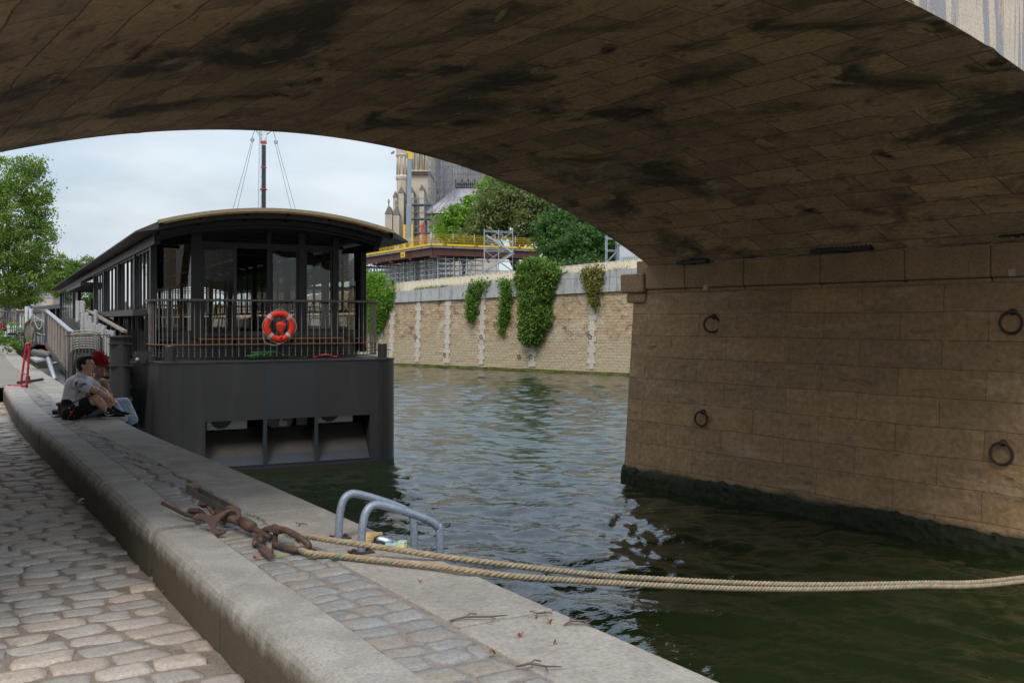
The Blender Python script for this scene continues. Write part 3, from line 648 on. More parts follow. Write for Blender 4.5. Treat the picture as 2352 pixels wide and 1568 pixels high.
t2 = thing('mooring_ring', 'iron ring on the pier that ends the beige rope', 'mooring ring', far, BR, 'iron mooring rings on the bridge pier')
mb = MB(); mb.tube([(0, .1*math.sin(a), .1*math.cos(a)) for a in np.linspace(0, 2*PI, 21)[:-1]], .018, 8, closed=True); obj('ring', mb, M['rust'], t2, smooth=True)
mb = MB(); mb.tube([(.0, 0, .1), (.6, 0, .1)], .025, 8); obj('bracket', mb, M['rust'], t2, smooth=True)
# litter
M['yel'] = mat('yellow carton', (.75, .50, .20), (.68, .44, .18), 5, .7, bump=.1, stains=[((.25, .09, .03), 40, .62, .66, (.5, 1, 1))])
p = on(857, 1254, ZQ); mb = MB(); mb.box(-.055, .055, -.02, .02, 0, .075); mb.box(-.052, .052, -.018, .018, .0755, .079)
for k in range(3): mb.box(-.035, .03-.01*k, -.0225, -.0203, .052-.016*k, .058-.016*k)
o = obj('carton', mb, M['yel'], bevel=.003); o.location = p; o.rotation_euler = (R(-6), 0, R(8)); tag(o, 'small yellow carton standing behind the nearer ladder rail', 'carton')
M['can'] = mat('crushed foil can', (.6, .62, .65), (.25, .3, .38), 20, .35, .8, bump=.5, bscale=40); M['dark'] = mat('dark cloth', (.03, .03, .035), (.02, .02, .025), 9, .9, bump=.3)
M['blue'] = mat('blue foil', (.12, .4, .75), (.7, .65, .1), 25, .4, bump=.3)
t = thing('drink_can', 'crushed silver can lying beside the yellow carton', 'can', on(882, 1256, ZQ)); mb = MB(); mb.tube([(-.05, 0, .035), (-.02, .01, .04), (.02, 0, .03), (.045, .01, .03)], [.028, .033, .028, .03], 12)
obj('can_body', mb, M['can'], t, smooth=True); mb = MB(); mb.tube([(-.056, 0, .036), (-.051, 0, .036)], [.02, .026], 12); obj('can_end', mb, M['dark'], t)
mb = MB(); mb.box(-.05, .05, -.02, .02, 0, .03, .4); mb.box(.03, .075, -.03, .02, .0, .045, -.3); o = obj('wrapper', mb, M['blue'], bevel=.006); o.location = on(903, 1258, ZQ); tag(o, 'blue and yellow wrapper at the coping edge beside the can', 'wrapper')
mb = MB(); mb.ball((0, 0, .02), (.05, .03, .025), n=9, k=5); o = obj('rag', mb, M['dark'], smooth=True); o.location = on(868, 1259, ZQ); tag(o, 'small dark rag between the carton and the can', 'rag')
M['twig'] = mat('dry twig', (.16, .11, .08), (.1, .07, .05), 20, .9); M['leafo'] = mat('dry leaf', (.27, .13, .06), (.2, .09, .04), 20, .8); M['leafg'] = mat('green leaf', (.18, .28, .06), (.12, .2, .05), 20, .7)
for k, (u, v, ln, an, lb) in enumerate([(1100, 1421, .26, .2, 'long forked twig lying in the middle of the coping'), (1245, 1412, .09, .9, 'short twig on the coping near the water edge'), (1328, 1431, .13, .35, 'pale twig nearest the water edge of the coping'), (1236, 1533, .17, -.2, 'straight twig beside the coping joint in the near foreground'), (694, 1206, .05, .8, 'tiny twig on the coping between shackle and ladder')]):
    mb = MB(); p = on(u, v, ZQ+.006); pts = [(-ln/2, 0, 0), (-ln/5, .015, .01), (ln/6, -.01, .012), (ln/2, .02, .004)]; mb.tube(pts, [.004, .005, .0045, .002], 5)
    mb.tube([(-ln/5, .015, .01), (-ln/8, .05, .012), (0, .065, .004)], .003, 5); mb.tube([(ln/6, -.01, .012), (ln/4, -.04, .01)], .003, 5)
    o = obj('twig', mb, M['twig'], smooth=True); o.location = p; o.rotation_euler = (0, 0, an); tag(o, lb, 'twig', 'twigs lying on the quay')
lv = [(654, 1363, 1.3, 'brown curled leaf on the cobbles against the kerb', 0), (507, 1297, .5, 'small orange leaf on the cobbles left of the kerb', 0), (590, 1282, .9, 'orange leaf on the setts under the mooring screw', 0), (637, 1278, 1.1, 'green leaf flat on the setts below the iron post', 1), (1262, 1430, .6, 'orange leaf on the coping below the short twig', 0), (1196, 1461, .5, 'orange leaf lying alone mid coping in the foreground', 0),
      (1130, 1500, .7, 'orange leaf on the setts near the coping joint', 0), (965, 1337, .5, 'brown leaf on the coping under the ropes', 0), (1275, 1478, .4, 'dark brown seed husk on the coping in the foreground', 0), (375, 1362, .5, 'small leaf scrap far from the kerb on the cobbles', 0)]
for u, v, s, lb, g in lv:
    z = ZC if u < 660 and g == 0 and v > 1290 else ZQ
    if (u, v) in ((654, 1363),): z = ZC
    s *= .022; mb = MB(); pts = []
    for j in range(10):
        a = 2*PI*j/10; r = s*(1 if j % 2 == 0 else .55); pts.append((r*math.cos(a)*1.2, r*math.sin(a), .008+.012*math.sin(a*2)))
    mb.add(pts+[(0, 0, .012)], [(j, (j+1) % 10, 10) for j in range(10)]); mb.add([(x, y, z-.0015) for x, y, z in pts+[(0, 0, .012)]], [((j+1) % 10, j, 10) for j in range(10)])
    o = obj('leaf', mb, M['leafg'] if g else M['leafo']); o.location = on(u, v, z+.002); o.rotation_euler = (0, 0, random.uniform(0, 6)); tag(o, lb, 'leaf', 'fallen leaves on the quay')
M['paper'] = mat('litter paper', (.6, .62, .5), (.35, .42, .3), 30, .7, bump=.3)
mb = MB(); mb.add([(-.07, -.03, .0), (.0, -.045, .035), (.07, -.02, .0), (.06, .04, .03), (-.01, .05, .0), (-.06, .03, .03), (0, 0, .045)], [(0, 1, 6), (1, 2, 6), (2, 3, 6), (3, 4, 6), (4, 5, 6), (5, 0, 6)]); mb.add([(-.07, -.03, -.001), (.0, -.045, -.001), (.07, -.02, -.001), (.06, .04, -.001), (-.01, .05, -.001), (-.06, .03, -.001)], [(5, 4, 3, 2, 1, 0)])
o = obj('paper_wrapper', mb, M['paper']); o.location = on(197, 1153, ZC+.01); tag(o, 'crumpled pale wrapper on the cobbles against the kerb foot', 'wrapper')
# grass in the joints
def tufts(name, pts, n, h, m, label=None, spread=.02, cat='grass'):
    V = []; F = []; CO = []
    for p in pts:
        for _ in range(n):
            a = random.uniform(0, 2*PI); r = random.gauss(0, spread); b = Vector((p[0]+r*math.cos(a)-QN.x*0, p[1]+r*math.sin(a), p[2])); hh = h*random.uniform(.4, 1.2); d = Vector((random.uniform(-1, 1), random.uniform(-1, 1), 1.0)).normalized()
            s = Vector((math.cos(a), math.sin(a), 0))*h*.07; k = len(V); V += [b-s, b+s, b+d*hh+s*.3, b+d*hh-s*.3]; F.append((k, k+1, k+2, k+3)); c = random.uniform(.7, 1.3); CO += [(c*random.uniform(.8, 1.5), c, c, 1)]*4
    o = npmesh(name, [tuple(v) for v in V], F, m, cols=CO); tag(o, label, cat, kind='stuff'); return o
M['grass'] = leafmat('grass', (.10, .14, .03), .3); M['drymoss'] = leafmat('dry moss', (.17, .13, .04), .1)
gp = []
for v in list(np.linspace(1085, 1215, 60))+[1056, 1058, 1073, 1092, 1093, 1094]:
    y = (CH-ZQ)*2287/(v-735); c = lerp_line(COPE, y)-QN*.50
    if noise.noise(Vector((c.x*3, c.y*3, 0))) > -.1: gp.append((c.x, c.y, ZQ-.01))
tufts('joint_grass', gp, 26, .022, M['grass'], 'short green grass growing in the joint along the coping')
gp = []
for _ in range(700):
    y = random.uniform(2.8, 13); c = (lerp_line(COPE, y)-QN*.49) if random.random() < .55 else (lerp_line(KERB, y)+QN*.31)
    if noise.noise(Vector((c.x*2, c.y*2, 4))) > .0: gp.append((c.x+random.gauss(0, .008), c.y, ZQ-.012))
tufts('joint_moss', gp, 14, .008, M['drymoss'], 'dry brownish moss and dirt filling the joints of the paving', .014, 'moss')

#==BOAT==
# ------------------------------------------------------------------ restaurant boat; local x = across the stern, y = along the boat, z up
BO = Vector((-7.37, 20.73, 0)); BA = math.atan2(.453, .891); BL = 45.0; BW = 5.36
M['hull'] = mat('anthracite hull paint', (.036, .035, .034), (.030, .029, .029), .7, .42, .0, bump=.16, bscale=2.2, bdist=.03, spec=.5,
                stains=[((.026, .025, .026), .5, .55, .75, (1, 1, .4)), ((.055, .052, .048), 2, .60, .8, (1, 1, .12)), ((.075, .06, .05), 6, .70, .8, (1, 1, .15))], low=(.40, .405, (.026, .031, .042), 30, .006))
M['hullmid'] = mat('blue grey hull plate', (.034, .040, .047), (.030, .035, .041), .7, .36, bump=.06, bscale=6, bdist=.03)
M['frame'] = mat('black aluminium', (.018, .018, .019), (.014, .014, .015), 3, .45, bump=.05, spec=.4)
M['metal'] = mat('grey brown railing metal', (.30, .265, .235), (.24, .21, .185), 4, .45, .5, bump=.1)
M['deckm'] = mat('deck paint', (.05, .05, .05), (.035, .035, .035), 3, .6, bump=.2)
M['wood'] = mat('varnished deck wood', (.26, .12, .05), (.18, .085, .035), 6, .5, bump=.2, aniso=(8, 1, 1))
M['soffitw'] = mat('yellow pine soffit', (.50, .30, .09), (.38, .22, .06), 5, .5, bump=.2, aniso=(1, 12, 1))
M['gold'] = mat('gold roof edge', (.40, .33, .21), (.35, .29, .18), 2, .5, .3, bump=.05)
M['roofm'] = mat('dark zinc roof', (.085, .08, .075), (.06, .058, .055), 2, .5, .3, bump=.2)
M['ramp'] = mat('brown grey primer', (.060, .052, .045), (.048, .042, .037), 2, .6, bump=.2, low=(.40, .405, (.03, .036, .05), 20, .006), stains=[((.06, .045, .04), 4, .6, .72, (1, 1, .5))])
M['rollock'] = mat('waterline scum', (.02, .024, .014), (.03, .03, .02), 10, .8, bump=.6)
M['glass'] = glassmat('window glass', (.78, .84, .82), .55); M['glasss'] = glassmat('side glass', (.30, .34, .33), 1.8); M['glassc'] = glassmat('curved glass', (.62, .67, .65), 1.3)
M['ac'] = mat('air conditioner casing', (.55, .56, .56), (.48, .49, .49), 3, .45, bump=.05)
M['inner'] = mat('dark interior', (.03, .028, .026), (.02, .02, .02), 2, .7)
boat = thing('restaurant_boat', 'long black floating restaurant with curved roof, glazed cabin and railed stern', 'boat', BO, BA)
def outline(s0, s1, d0, d1, r0, r1, n=10, back=True):
    """plan outline starting at the left rear, round the stern, to the right rear"""
    P = [(s0, d1)]
    P += [(s0+r0-r0*math.cos(a), d0+r0-r0*math.sin(a)) for a in np.linspace(0, PI/2, n)]
    P += [(s1-r1+r1*math.sin(a), d0+r1-r1*math.cos(a)) for a in np.linspace(0, PI/2, n)]
    P += [(s1, d1)]; return P
HZ = 2.47
def wall_strip(mb, P, z0, z1, th=0):
    k = len(mb.v)
    for x, y in P: mb.v += [(x, y, z0), (x, y, z1)]
    mb.f += [(k+2*i, k+2*i+2, k+2*i+3, k+2*i+1) for i in range(len(P)-1)]
P = outline(0, BW, 0, BL, .30, .55)
left = P[:11]; right = P[11:]
mb = MB(); wall_strip(mb, left, -.8, HZ); wall_strip(mb, right, -.8, HZ); mb.f += [(len(mb.v), len(mb.v)+1, len(mb.v)+3, len(mb.v)+2)]; mb.v += [(0, BL, -.8), (BW, BL, -.8), (0, BL, HZ), (BW, BL, HZ)]
A0, A1, A2, A3 = .95, 2.22, 3.36, 4.62; OT, OB = 1.205, .21
def plate(mb, x0, x1, z0, z1, y=0, t=.02): mb.box(x0, x1, y, y+t, z0, z1)
plate(mb, .30, A0, -.8, HZ); plate(mb, A3, BW-.55, -.8, HZ); plate(mb, A0, A2*0+A1, OT, HZ); plate(mb, A2, A3, OT, HZ); plate(mb, A0, A3, -.8, OB)
obj('hull', mb, M['hull'], boat, smooth=False)
mb = MB(); plate(mb, A1+.001, A2-.001, OT, HZ, .001, .02); obj('stern_plate', mb, M['hullmid'], boat)
for x in (A0-.45, A0, A1, A2, A3, A3+.28): mb = MB(); mb.box(x-.006, x+.006, -.004, 0, OT+.0 if x in (A1, A2) else .0, HZ-.01); obj('weld_seam', mb, M['hullmid'], boat)
for za in (OT-.006, OB-.006): mb = MB(); mb.box(A0, A3, -.012, .03, za, za+.013); obj('flange', mb, M['hullmid'], boat)
mb = MB(); mb.add([(A0, .02, OB+.005), (A3, .02, OB+.005), (A3, .62, .98), (A0, .62, .98)], [(0, 1, 2, 3)]); obj('sloped_plate', mb, M['ramp'], boat)
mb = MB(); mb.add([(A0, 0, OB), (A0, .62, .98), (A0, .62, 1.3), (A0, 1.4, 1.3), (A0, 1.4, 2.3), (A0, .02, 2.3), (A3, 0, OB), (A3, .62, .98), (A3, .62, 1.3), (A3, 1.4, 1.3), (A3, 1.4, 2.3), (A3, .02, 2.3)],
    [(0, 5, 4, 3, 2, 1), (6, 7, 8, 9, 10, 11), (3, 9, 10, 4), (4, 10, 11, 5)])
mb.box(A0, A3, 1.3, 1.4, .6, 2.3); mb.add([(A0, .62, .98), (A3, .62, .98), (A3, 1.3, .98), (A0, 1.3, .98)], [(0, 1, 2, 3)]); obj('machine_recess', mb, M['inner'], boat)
for x in (A1, A2):
    mb = MB(); mb.add([(x-.012, -.0, OT), (x-.012, 0, OB), (x-.012, .62, .98), (x-.012, .62, OT), (x+.012, -.0, OT), (x+.012, 0, OB), (x+.012, .62, .98), (x+.012, .62, OT)], [(0, 1, 2, 3), (7, 6, 5, 4), (0, 4, 5, 1), (3, 2, 6, 7)])
    mb.box(x-.04, x+.04, -.01, .015, OB, OT-.007); obj('rib', mb, M['hullmid'], boat)
O = outline(-.004, BW+.004, -.004, BL, .30, .55, 14); OO = [q for a_, b_ in zip(O, O[1:]) for q in [(a_[0]+(b_[0]-a_[0])*k/(12 if abs(b_[0]-a_[0]) > 1 else (200 if abs(b_[1]-a_[1]) > 5 else 2)), a_[1]+(b_[1]-a_[1])*k/(12 if abs(b_[0]-a_[0]) > 1 else (200 if abs(b_[1]-a_[1]) > 5 else 2))) for k in range(12 if abs(b_[0]-a_[0]) > 1 else (200 if abs(b_[1]-a_[1]) > 5 else 2))]]
mb = MB(); mb.grid([[(x, y, z if z < .1 else z+.03*noise.noise(Vector((x*9, y*9, 0)))) for z in (-.2, .06, .13)] for x, y in OO]); obj('waterline_scum', mb, M['rollock'], boat)
# deck
mb = MB(); O = outline(-.015, BW+.015, -.015, BL, .31, .56); k = len(O)
mb.add([(x, y, HZ+.004) for x, y in O]+[(x, y, HZ-.022) for x, y in O], [tuple(range(k-1, -1, -1))[::-1], tuple(range(2*k-1, k-1, -1))]+[(i, k+i, k+i+1, i+1) for i in range(k-1)])
obj('deck', mb, M['deckm'], boat)
# bitts
for x, y in ((.27, .22), (5.02, .30)):
    mb = MB(); mb.lathe([(.17, 0), (.17, .015), (.108, .018), (.108, .33), (.10, .345), (0, .35)], (x, y, HZ+.004), 24); mb.tube([(x-.2, y, HZ+.2), (x+.2, y, HZ+.2)], .012, 8)
    obj('mooring_bitt', mb, M['hull'], boat, bevel=0)
# ------- stern railing
RO = outline(-.0, 5.22, .38, 1.75, 1.0, 1.15, 14); zb, zm, zt = 2.55, 2.83, 3.77
def resamp(P, step):
    out = [Vector((*P[0], 0))]
    for a, b in zip(P, P[1:]):
        a = Vector((*a, 0)); b = Vector((*b, 0)); n = max(1, round((b-a).length/step)); out += [a+(b-a)*(i/n) for i in range(1, n+1)]
    return out
RP = resamp(RO, .035); rail = obj('railing', MB(), M['metal'], boat)
mb = MB(); 
for p in [q for q in RP]: pass
dd = 0; posts = []; acc = 0
for a, b in zip(RP, RP[1:]):
    acc += (b-a).length
    if acc >= .105: acc = 0; posts.append(b)
for p in posts: mb.tube([(p.x, p.y, zb), (p.x, p.y, zt)], .0105, 6, cap=False)
bars = mb
rail.data.clear_geometry(); me = rail.data; me.from_pydata(bars.v, [], bars.f); me.polygons.foreach_set('use_smooth', [True]*len(me.polygons))
for nm, z, h, wd, mt in (('bottom_rail', zb, .02, .03, M['frame']), ('wooden_ledge', zm, .018, .10, M['wood']), ('mid_rail', zb+.15, .012, .02, M['frame']), ('mid_rail', zb+.08, .012, .02, M['frame'])):
    mb = MB(); P1 = offset([V2(p.x, p.y) for p in RP], wd/2); P2 = offset([V2(p.x, p.y) for p in RP], -wd/2); k = len(RP)
    vs = [(p.x, p.y, z-h/2) for p in P1]+[(p.x, p.y, z+h/2) for p in P1]+[(p.x, p.y, z-h/2) for p in P2]+[(p.x, p.y, z+h/2) for p in P2]
    fs = []
    for i in range(k-1): fs += [(i, i+1, k+i+1, k+i), (2*k+i, 3*k+i, 3*k+i+1, 2*k+i+1), (k+i, k+i+1, 3*k+i+1, 3*k+i), (i, 2*k+i, 2*k+i+1, i+1)]
    mb.add(vs, fs); obj(nm, mb, mt, rail)
mb = MB(); P1 = [V2(p.x, p.y) for p in resamp(outline(-.05, 5.30, .22, 1.9, 1.05, 1.2, 14), .08)]; P2 = offset(P1, -.22); k = len(P1)   # broad flat handrail
vs = [(p.x, p.y, zt) for p in P1]+[(p.x, p.y, zt+.045) for p in P1]+[(p.x, p.y, zt) for p in P2]+[(p.x, p.y, zt+.045) for p in P2]; fs = []
for i in range(k-1): fs += [(i, i+1, k+i+1, k+i), (2*k+i, 3*k+i, 3*k+i+1, 2*k+i+1), (k+i, k+i+1, 3*k+i+1, 3*k+i), (i, 2*k+i, 2*k+i+1, i+1)]
mb.add(vs, fs); mb.box(5.08, 5.30, 1.9, 3.2, zt, zt+.045); obj('handrail', mb, M['roofm'], rail)
# ------- cabin
CS0, CS1, CD, GZ0, GZ1 = .12, 5.0, 1.30, 3.10, 5.02
mb = MB(); wall_strip(mb, outline(CS0, CS1, CD, BL-1, .9, .9, 12), HZ, GZ0-.12); wall_strip(mb, outline(CS0-.02, CS1+.02, CD-.02, BL-1, .9, .9, 12), GZ0-.12, GZ0)
obj('cabin_base', mb, M['hull'], boat, smooth=True)
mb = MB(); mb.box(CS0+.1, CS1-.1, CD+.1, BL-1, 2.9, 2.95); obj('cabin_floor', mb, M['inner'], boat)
mb = MB(); mb.box(1.0, 4.3, CD-.36, CD-.05, 2.92, 2.95)
obj('bench', mb, M['wood'], boat, bevel=.004)
for x in (1.15, 1.8, 2.45, 3.1, 3.75, 4.2): mb = MB(); mb.add([(x-.01, CD-.3, 2.92), (x-.01, CD-.05, 2.92), (x-.01, CD-.05, 2.75), (x+.01, CD-.3, 2.92), (x+.01, CD-.05, 2.92), (x+.01, CD-.05, 2.75)], [(0, 1, 2), (5, 4, 3), (0, 2, 5, 3), (0, 3, 4, 1)]); obj('bench_bracket', mb, M['frame'], boat)
# roof: curved profile
def rz(s): return 5.80-.37*((s-2.62)/2.6)**2
SS = np.linspace(0.02, 5.24, 25)
def slab_profile(name, y0, y1, dz0, dz1, m, ss=SS, lift=0):
    mb = MB(); k = len(ss)
    vs = [(s, y, rz(s)+dz) for y in (y0, y1) for dz in (dz0, dz1) for s in ss]
    fs = []
    for i in range(k-1): fs += [(i, i+1, k+i+1, k+i), (2*k+i, 3*k+i, 3*k+i+1, 2*k+i+1), (k+i, k+i+1, 3*k+i+1, 3*k+i), (i, 2*k+i, 2*k+i+1, i+1)]
    fs += [(0, k, 3*k, 2*k), (k-1, 3*k-1, 4*k-1, 2*k-1)]
    mb.add(vs, fs); return obj(name, mb, m, boat)
slab_profile('roof', .30, BL+.3, -.18, .0, M['roofm'])
slab_profile('roof_edge', .10, .295, -.045, .03, M['gold'])
slab_profile('eave_beam', .56, .66, -.30, -.19, M['frame'], np.linspace(.1, 5.1, 20))
slab_profile('eave_soffit', .12, .56, -.075, -.05, M['soffitw'], np.linspace(.12, 5.12, 20))
for s in (.9, 1.9, 2.8, 3.75, 4.6): mb = MB(); mb.add([(s-.03, .14, rz(s)-.05), (s-.03, .6, rz(s)-.05), (s-.03, .6, rz(s)-.25), (s+.03, .14, rz(s)-.05), (s+.03, .6, rz(s)-.05), (s+.03, .6, rz(s)-.25)], [(0, 2, 1), (3, 4, 5), (0, 3, 5, 2)]); obj('eave_bracket', mb, M['frame'], boat)
slab_profile('cornice_beam', .68, 1.28, -.36, -.185, M['frame'], np.linspace(.05, 5.1, 20))
mb = MB()   # side wings
for sg, x0, x1 in ((0, .03, -.42), (1, 5.22, 5.66)):
    za, zb_ = 5.43, 5.22; mb.add([(x0, .12, za), (x1, .28, zb_), (x1, BL+.3, zb_), (x0, BL+.3, za), (x0, .12, za-.16), (x1, .28, zb_-.03), (x1, BL+.3, zb_-.03), (x0, BL+.3, za-.24)],
        [(0, 1, 2, 3), (7, 6, 5, 4), (0, 4, 5, 1), (1, 5, 6, 2), (3, 2, 6, 7)])
obj('roof_wing', mb, M['roofm'], boat)
mb = MB(); mb.box(.02, .14, .75, BL, 5.0, 5.20); mb.box(CS1-.02, CS1+.1, .75, BL, 5.0, 5.2)
obj('side_beam', mb, M['frame'], boat)
# curved glass corners
def arc_glass(cx, cy, r, a0, a1, z0, z1, name='curved_window'):
    mb = MB(); n = 16; P = [(cx+r*math.cos(a), cy+r*math.sin(a)) for a in np.linspace(a0, a1, n)]
    wall_strip(mb, P, z0, z1); o = obj(name, mb, M['glassc'], boat, smooth=True)
    mb = MB()
    for z, h in ((z0, .03), (z1-.03, .03)):
        for (x, y), (x2, y2) in zip(P, P[1:]): mb.bar((x, y, z+h/2), (x2, y2, z+h/2), .05, h)
    for (x, y) in (P[0], P[-1]): mb.bar((x, y, z0), (x, y, z1), .05, .05)
    obj('window_frame', mb, M['frame'], o)
arc_glass(CS0+.85, CD+.85, .85, PI, PI*1.5, GZ0, GZ1+.05); arc_glass(CS1-.85, CD+.85, .85, PI*1.5, 2*PI, GZ0, GZ1+.05)
# front posts and glass
def post(x0, x1, y0, y1, z0=2.95, z1=5.45):
    mb = MB(); mb.box(x0, x1, y0, y1, z0, z1); obj('post', mb, M['frame'], boat, bevel=.006)
for x0, x1 in ((.87, 1.10), (2.56, 2.66), (3.30, 3.46), (4.12, 4.27)): post(x0, x1, CD-.03, CD+.08)
mb = MB(); mb.box(2.66, 4.12, CD-.03, CD+.07, 3.1, 3.16); obj('window_sill', mb, M['frame'], boat); mb = MB(); mb.box(.97, 4.15, CD-.04, CD+.08, 2.952, 3.0); obj('threshold', mb, M['frame'], boat)
mb = MB(); mb.box(.87, 4.27, CD-.035, CD+.08, 5.0, 5.12)
for s in np.linspace(.3, 4.9, 24):
    pass
obj('door_head', mb, M['frame'], boat)
mb = MB()
for a, b in zip(np.linspace(.15, 4.95, 20), np.linspace(.15, 4.95, 20)[1:]): mb.bar((a, CD+.02, rz(a)-.22), (b, CD+.02, rz(b)-.22), .08, .12)
obj('arched_head', mb, M['frame'], boat)
def pane(x0, x1, y, z0, z1, name='window', parent=boat):
    o = obj(name, MB().add([(x0, y, z0), (x1, y, z0), (x1, y, z1), (x0, y, z1)], [(0, 1, 2, 3)]), M['glass'], parent)
    mb = MB(); f = .035
    for b in ((x0, x0+f, z0, z1), (x1-f, x1, z0, z1), (x0+f, x1-f, z0, z0+f), (x0+f, x1-f, z1-f, z1)): mb.box(b[0], b[1], y-.02, y+.02, b[2], b[3])
    obj('window_frame', mb, M['frame'], o); return o
pane(2.67, 3.29, CD+.02, 3.0, 5.0); pane(3.47, 4.11, CD+.02, 3.0, 5.0)
ss = np.linspace(1.1, 4.1, 12); mb = MB(); k = len(ss); mb.add([(s, CD+.03, 5.12) for s in ss]+[(s, CD+.03, rz(s)-.25) for s in ss], [(i, i+1, k+i+1, k+i) for i in range(k-1)]); obj('fanlight', mb, M['glass'], boat)
# open glazed door leaf swung outwards
dr = obj('door', MB().add([(1.14, CD-.02, 3.02), (1.74, CD-.32, 3.02), (1.74, CD-.32, 4.98), (1.14, CD-.02, 4.98)], [(0, 1, 2, 3)]), M['glass'], boat)
mb = MB(); a, b = (1.12, CD), (1.77, CD-.33)
for p, q in (((*a, 3.0), (*a, 5.0)), ((*b, 3.0), (*b, 5.0)), ((*a, 3.03), (*b, 3.03)), ((*a, 4.97), (*b, 4.97))): mb.bar(p, q, .07, .06)
obj('door_frame', mb, M['frame'], dr); mb = MB(); mb.tube([(1.22, CD-.1, 3.5), (1.22, CD-.1, 4.1)], .014, 8); mb.bar((1.22, CD-.1, 3.7), (1.19, CD-.04, 3.7), .01); obj('handle', mb, M['metal'], dr)
# side bays (both sides)
bays = [1.75, 4.9, 9.06, 13.7, 17.9]
for side, x in (('l', CS0), ('r', CS1)):
    last = 17.9 if side == 'l' else 42.5; bb = bays+([22, 26, 30, 34, 38, 42.5] if side == 'r' else [])
    for i, (a, b) in enumerate(zip(bb, bb[1:])):
        o = obj('side_window', MB().add([(x, a+.15, GZ0+.55), (x, b-.15, GZ0+.55), (x, b-.15, 5.0), (x, a+.15, 5.0)], [(0, 1, 2, 3)]), M['glasss' if side == 'l' else 'glass'], boat)
        mb = MB(); n = 4
        for j in range(n+1):
            y = a+.15+(b-a-.3)*j/n; mb.box(x-.03, x+.03, y-.022, y+.022, GZ0+.5, 5.0)
        mb.box(x-.035, x+.035, a+.15, b-.15, GZ0+.45, GZ0+.53); mb.box(x-.035, x+.035, a+.15, b-.15, 4.96, 5.0); obj('window_frame', mb, M['frame'], o)
        o = obj('lower_window', MB().add([(x, a+.15, 2.95), (x, b-.15, 2.95), (x, b-.15, 3.5), (x, a+.15, 3.5)], [(0, 1, 2, 3)]), M['glasss'], boat)
    for a in bb: mb = MB(); mb.box(x-.07, x+.07, a-.15, a+.15, 2.6, 5.1); obj('post', mb, M['frame'], boat, bevel=.006)
for a, b in ((2.05, 2.1), (3.1, 3.2), (4.0, 4.1), (6.1, 6.2), (7.5, 7.6)): mb = MB(); mb.box(CS0-.3, CS0-.24, a, b, 2.6, 3.45); obj('stanchion', mb, M['frame'], boat)
mb = MB(); mb.box(-.32, CS0-.06, 1.7, 17.9, 3.46, 3.60); obj('side_ledge', mb, M['roofm'], boat)
# entrance bay and forward wall (left)
mb = MB(); mb.box(CS0-.06, CS0+.05, 27.5, BL-1, HZ, 3.45); mb.box(CS0-.5, CS0+2, 17.9, 27.5, 4.62, 4.75); mb.box(CS0-.06, CS0+.06, 26.8, 28.2, HZ, 5.1); mb.box(CS0-.05, CS0+.06, 31, 31.3, HZ, 5.1); mb.box(CS0-.05, CS0+.06, BL-1.3, BL-1, HZ, 5.1); mb.box(CS0+1.9, CS0+2, 17.9, 27.5, HZ, 4.6)
obj('entrance_bay', mb, M['frame'], boat)
o = obj('side_window', MB().add([(CS0, 28.2, 3.45), (CS0, BL-1, 3.45), (CS0, BL-1, 5.0), (CS0, 28.2, 5.0)], [(0, 1, 2, 3)]), M['glass'], boat)
mb = MB(); mb.box(CS0-.035, CS0+.035, 28.2, BL-1, 4.95, 5.0)
for y in np.linspace(28.2, BL-1, 10): mb.box(CS0-.03, CS0+.03, y-.03, y+.03, 3.45, 5.0)
obj('window_frame', mb, M['frame'], o)
o = obj('upper_window', MB().add([(CS0, 17.9, 4.75), (CS0, 27.5, 4.75), (CS0, 27.5, 5.1), (CS0, 17.9, 5.1)], [(0, 1, 2, 3)]), M['glass'], boat)
# ceiling trusses
mb = MB()
for y in np.arange(3, BL-2, 1.4):
    for s0_, s1_ in zip(np.linspace(.2, 4.9, 9), np.linspace(.2, 4.9, 9)[1:]): mb.bar((s0_, y, rz(s0_)-.32), (s1_, y, rz(s1_)-.32), .07, .09)
    mb.bar((.2, y, 5.05), (4.9, y, 5.05), .04, .05) if int(y/1.4) % 3 == 0 else None
for s in (1.3, 2.6, 3.9): mb.bar((s, 1.6, rz(s)-.24), (s, BL-2, rz(s)-.24), .06, .05)
mb.box(1.25, 1.45, 2, 24, 5.12, 5.2); obj('roof_truss', mb, M['frame'], boat)
mb = MB(); mb.tube([(1.85, 1.7, 4.75), (1.85, 12, 4.75)], .03, 8); obj('ceiling_tube', mb, M['pvc'], boat)
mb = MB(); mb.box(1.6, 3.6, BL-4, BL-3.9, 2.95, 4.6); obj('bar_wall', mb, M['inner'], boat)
# guide pile with cleat plates; hinge lug on the hull
p0 = at(275, 771, 20.6); t = thing('mooring_pile', 'black steel mooring pile with welded cross plates between quay and boat', 'pile', (p0.x, p0.y, 0), BA)
mb = MB(); mb.lathe([(.20, -1), (.20, p0.z-.03), (.20, p0.z-.028)], n=28); mb.lathe([(.26, p0.z-.03), (.26, p0.z)], n=28); obj('shaft', mb, M['hull'], t, smooth=False)
for v in (789, 839, 918, 935):
    z = CH-(v-735)/2287*20.6; mb = MB(); mb.box(-.23, .23, -.205, .0, z-.008, z+.008); obj('cross_plate', mb, M['rust'], t)
mb = MB(); mb.prism([(0, 0), (.28, .0), (.28, -.05), (.1, -.26), (0, -.25), (-.10, -.16), (-.10, -.06), (-.06, 0)], basis((1, 0, 0), (0, 0, 1), (-.28, 1.0, HZ+.22)), .03)
obj('hinge_lug', mb, M['hull'], boat); mb = MB(); mb.tube([(-.30, .95, HZ+.04), (-.30, 1.06, HZ+.04)], .04, 12); obj('hinge_pin', mb, M['pvc'], boat, smooth=True)
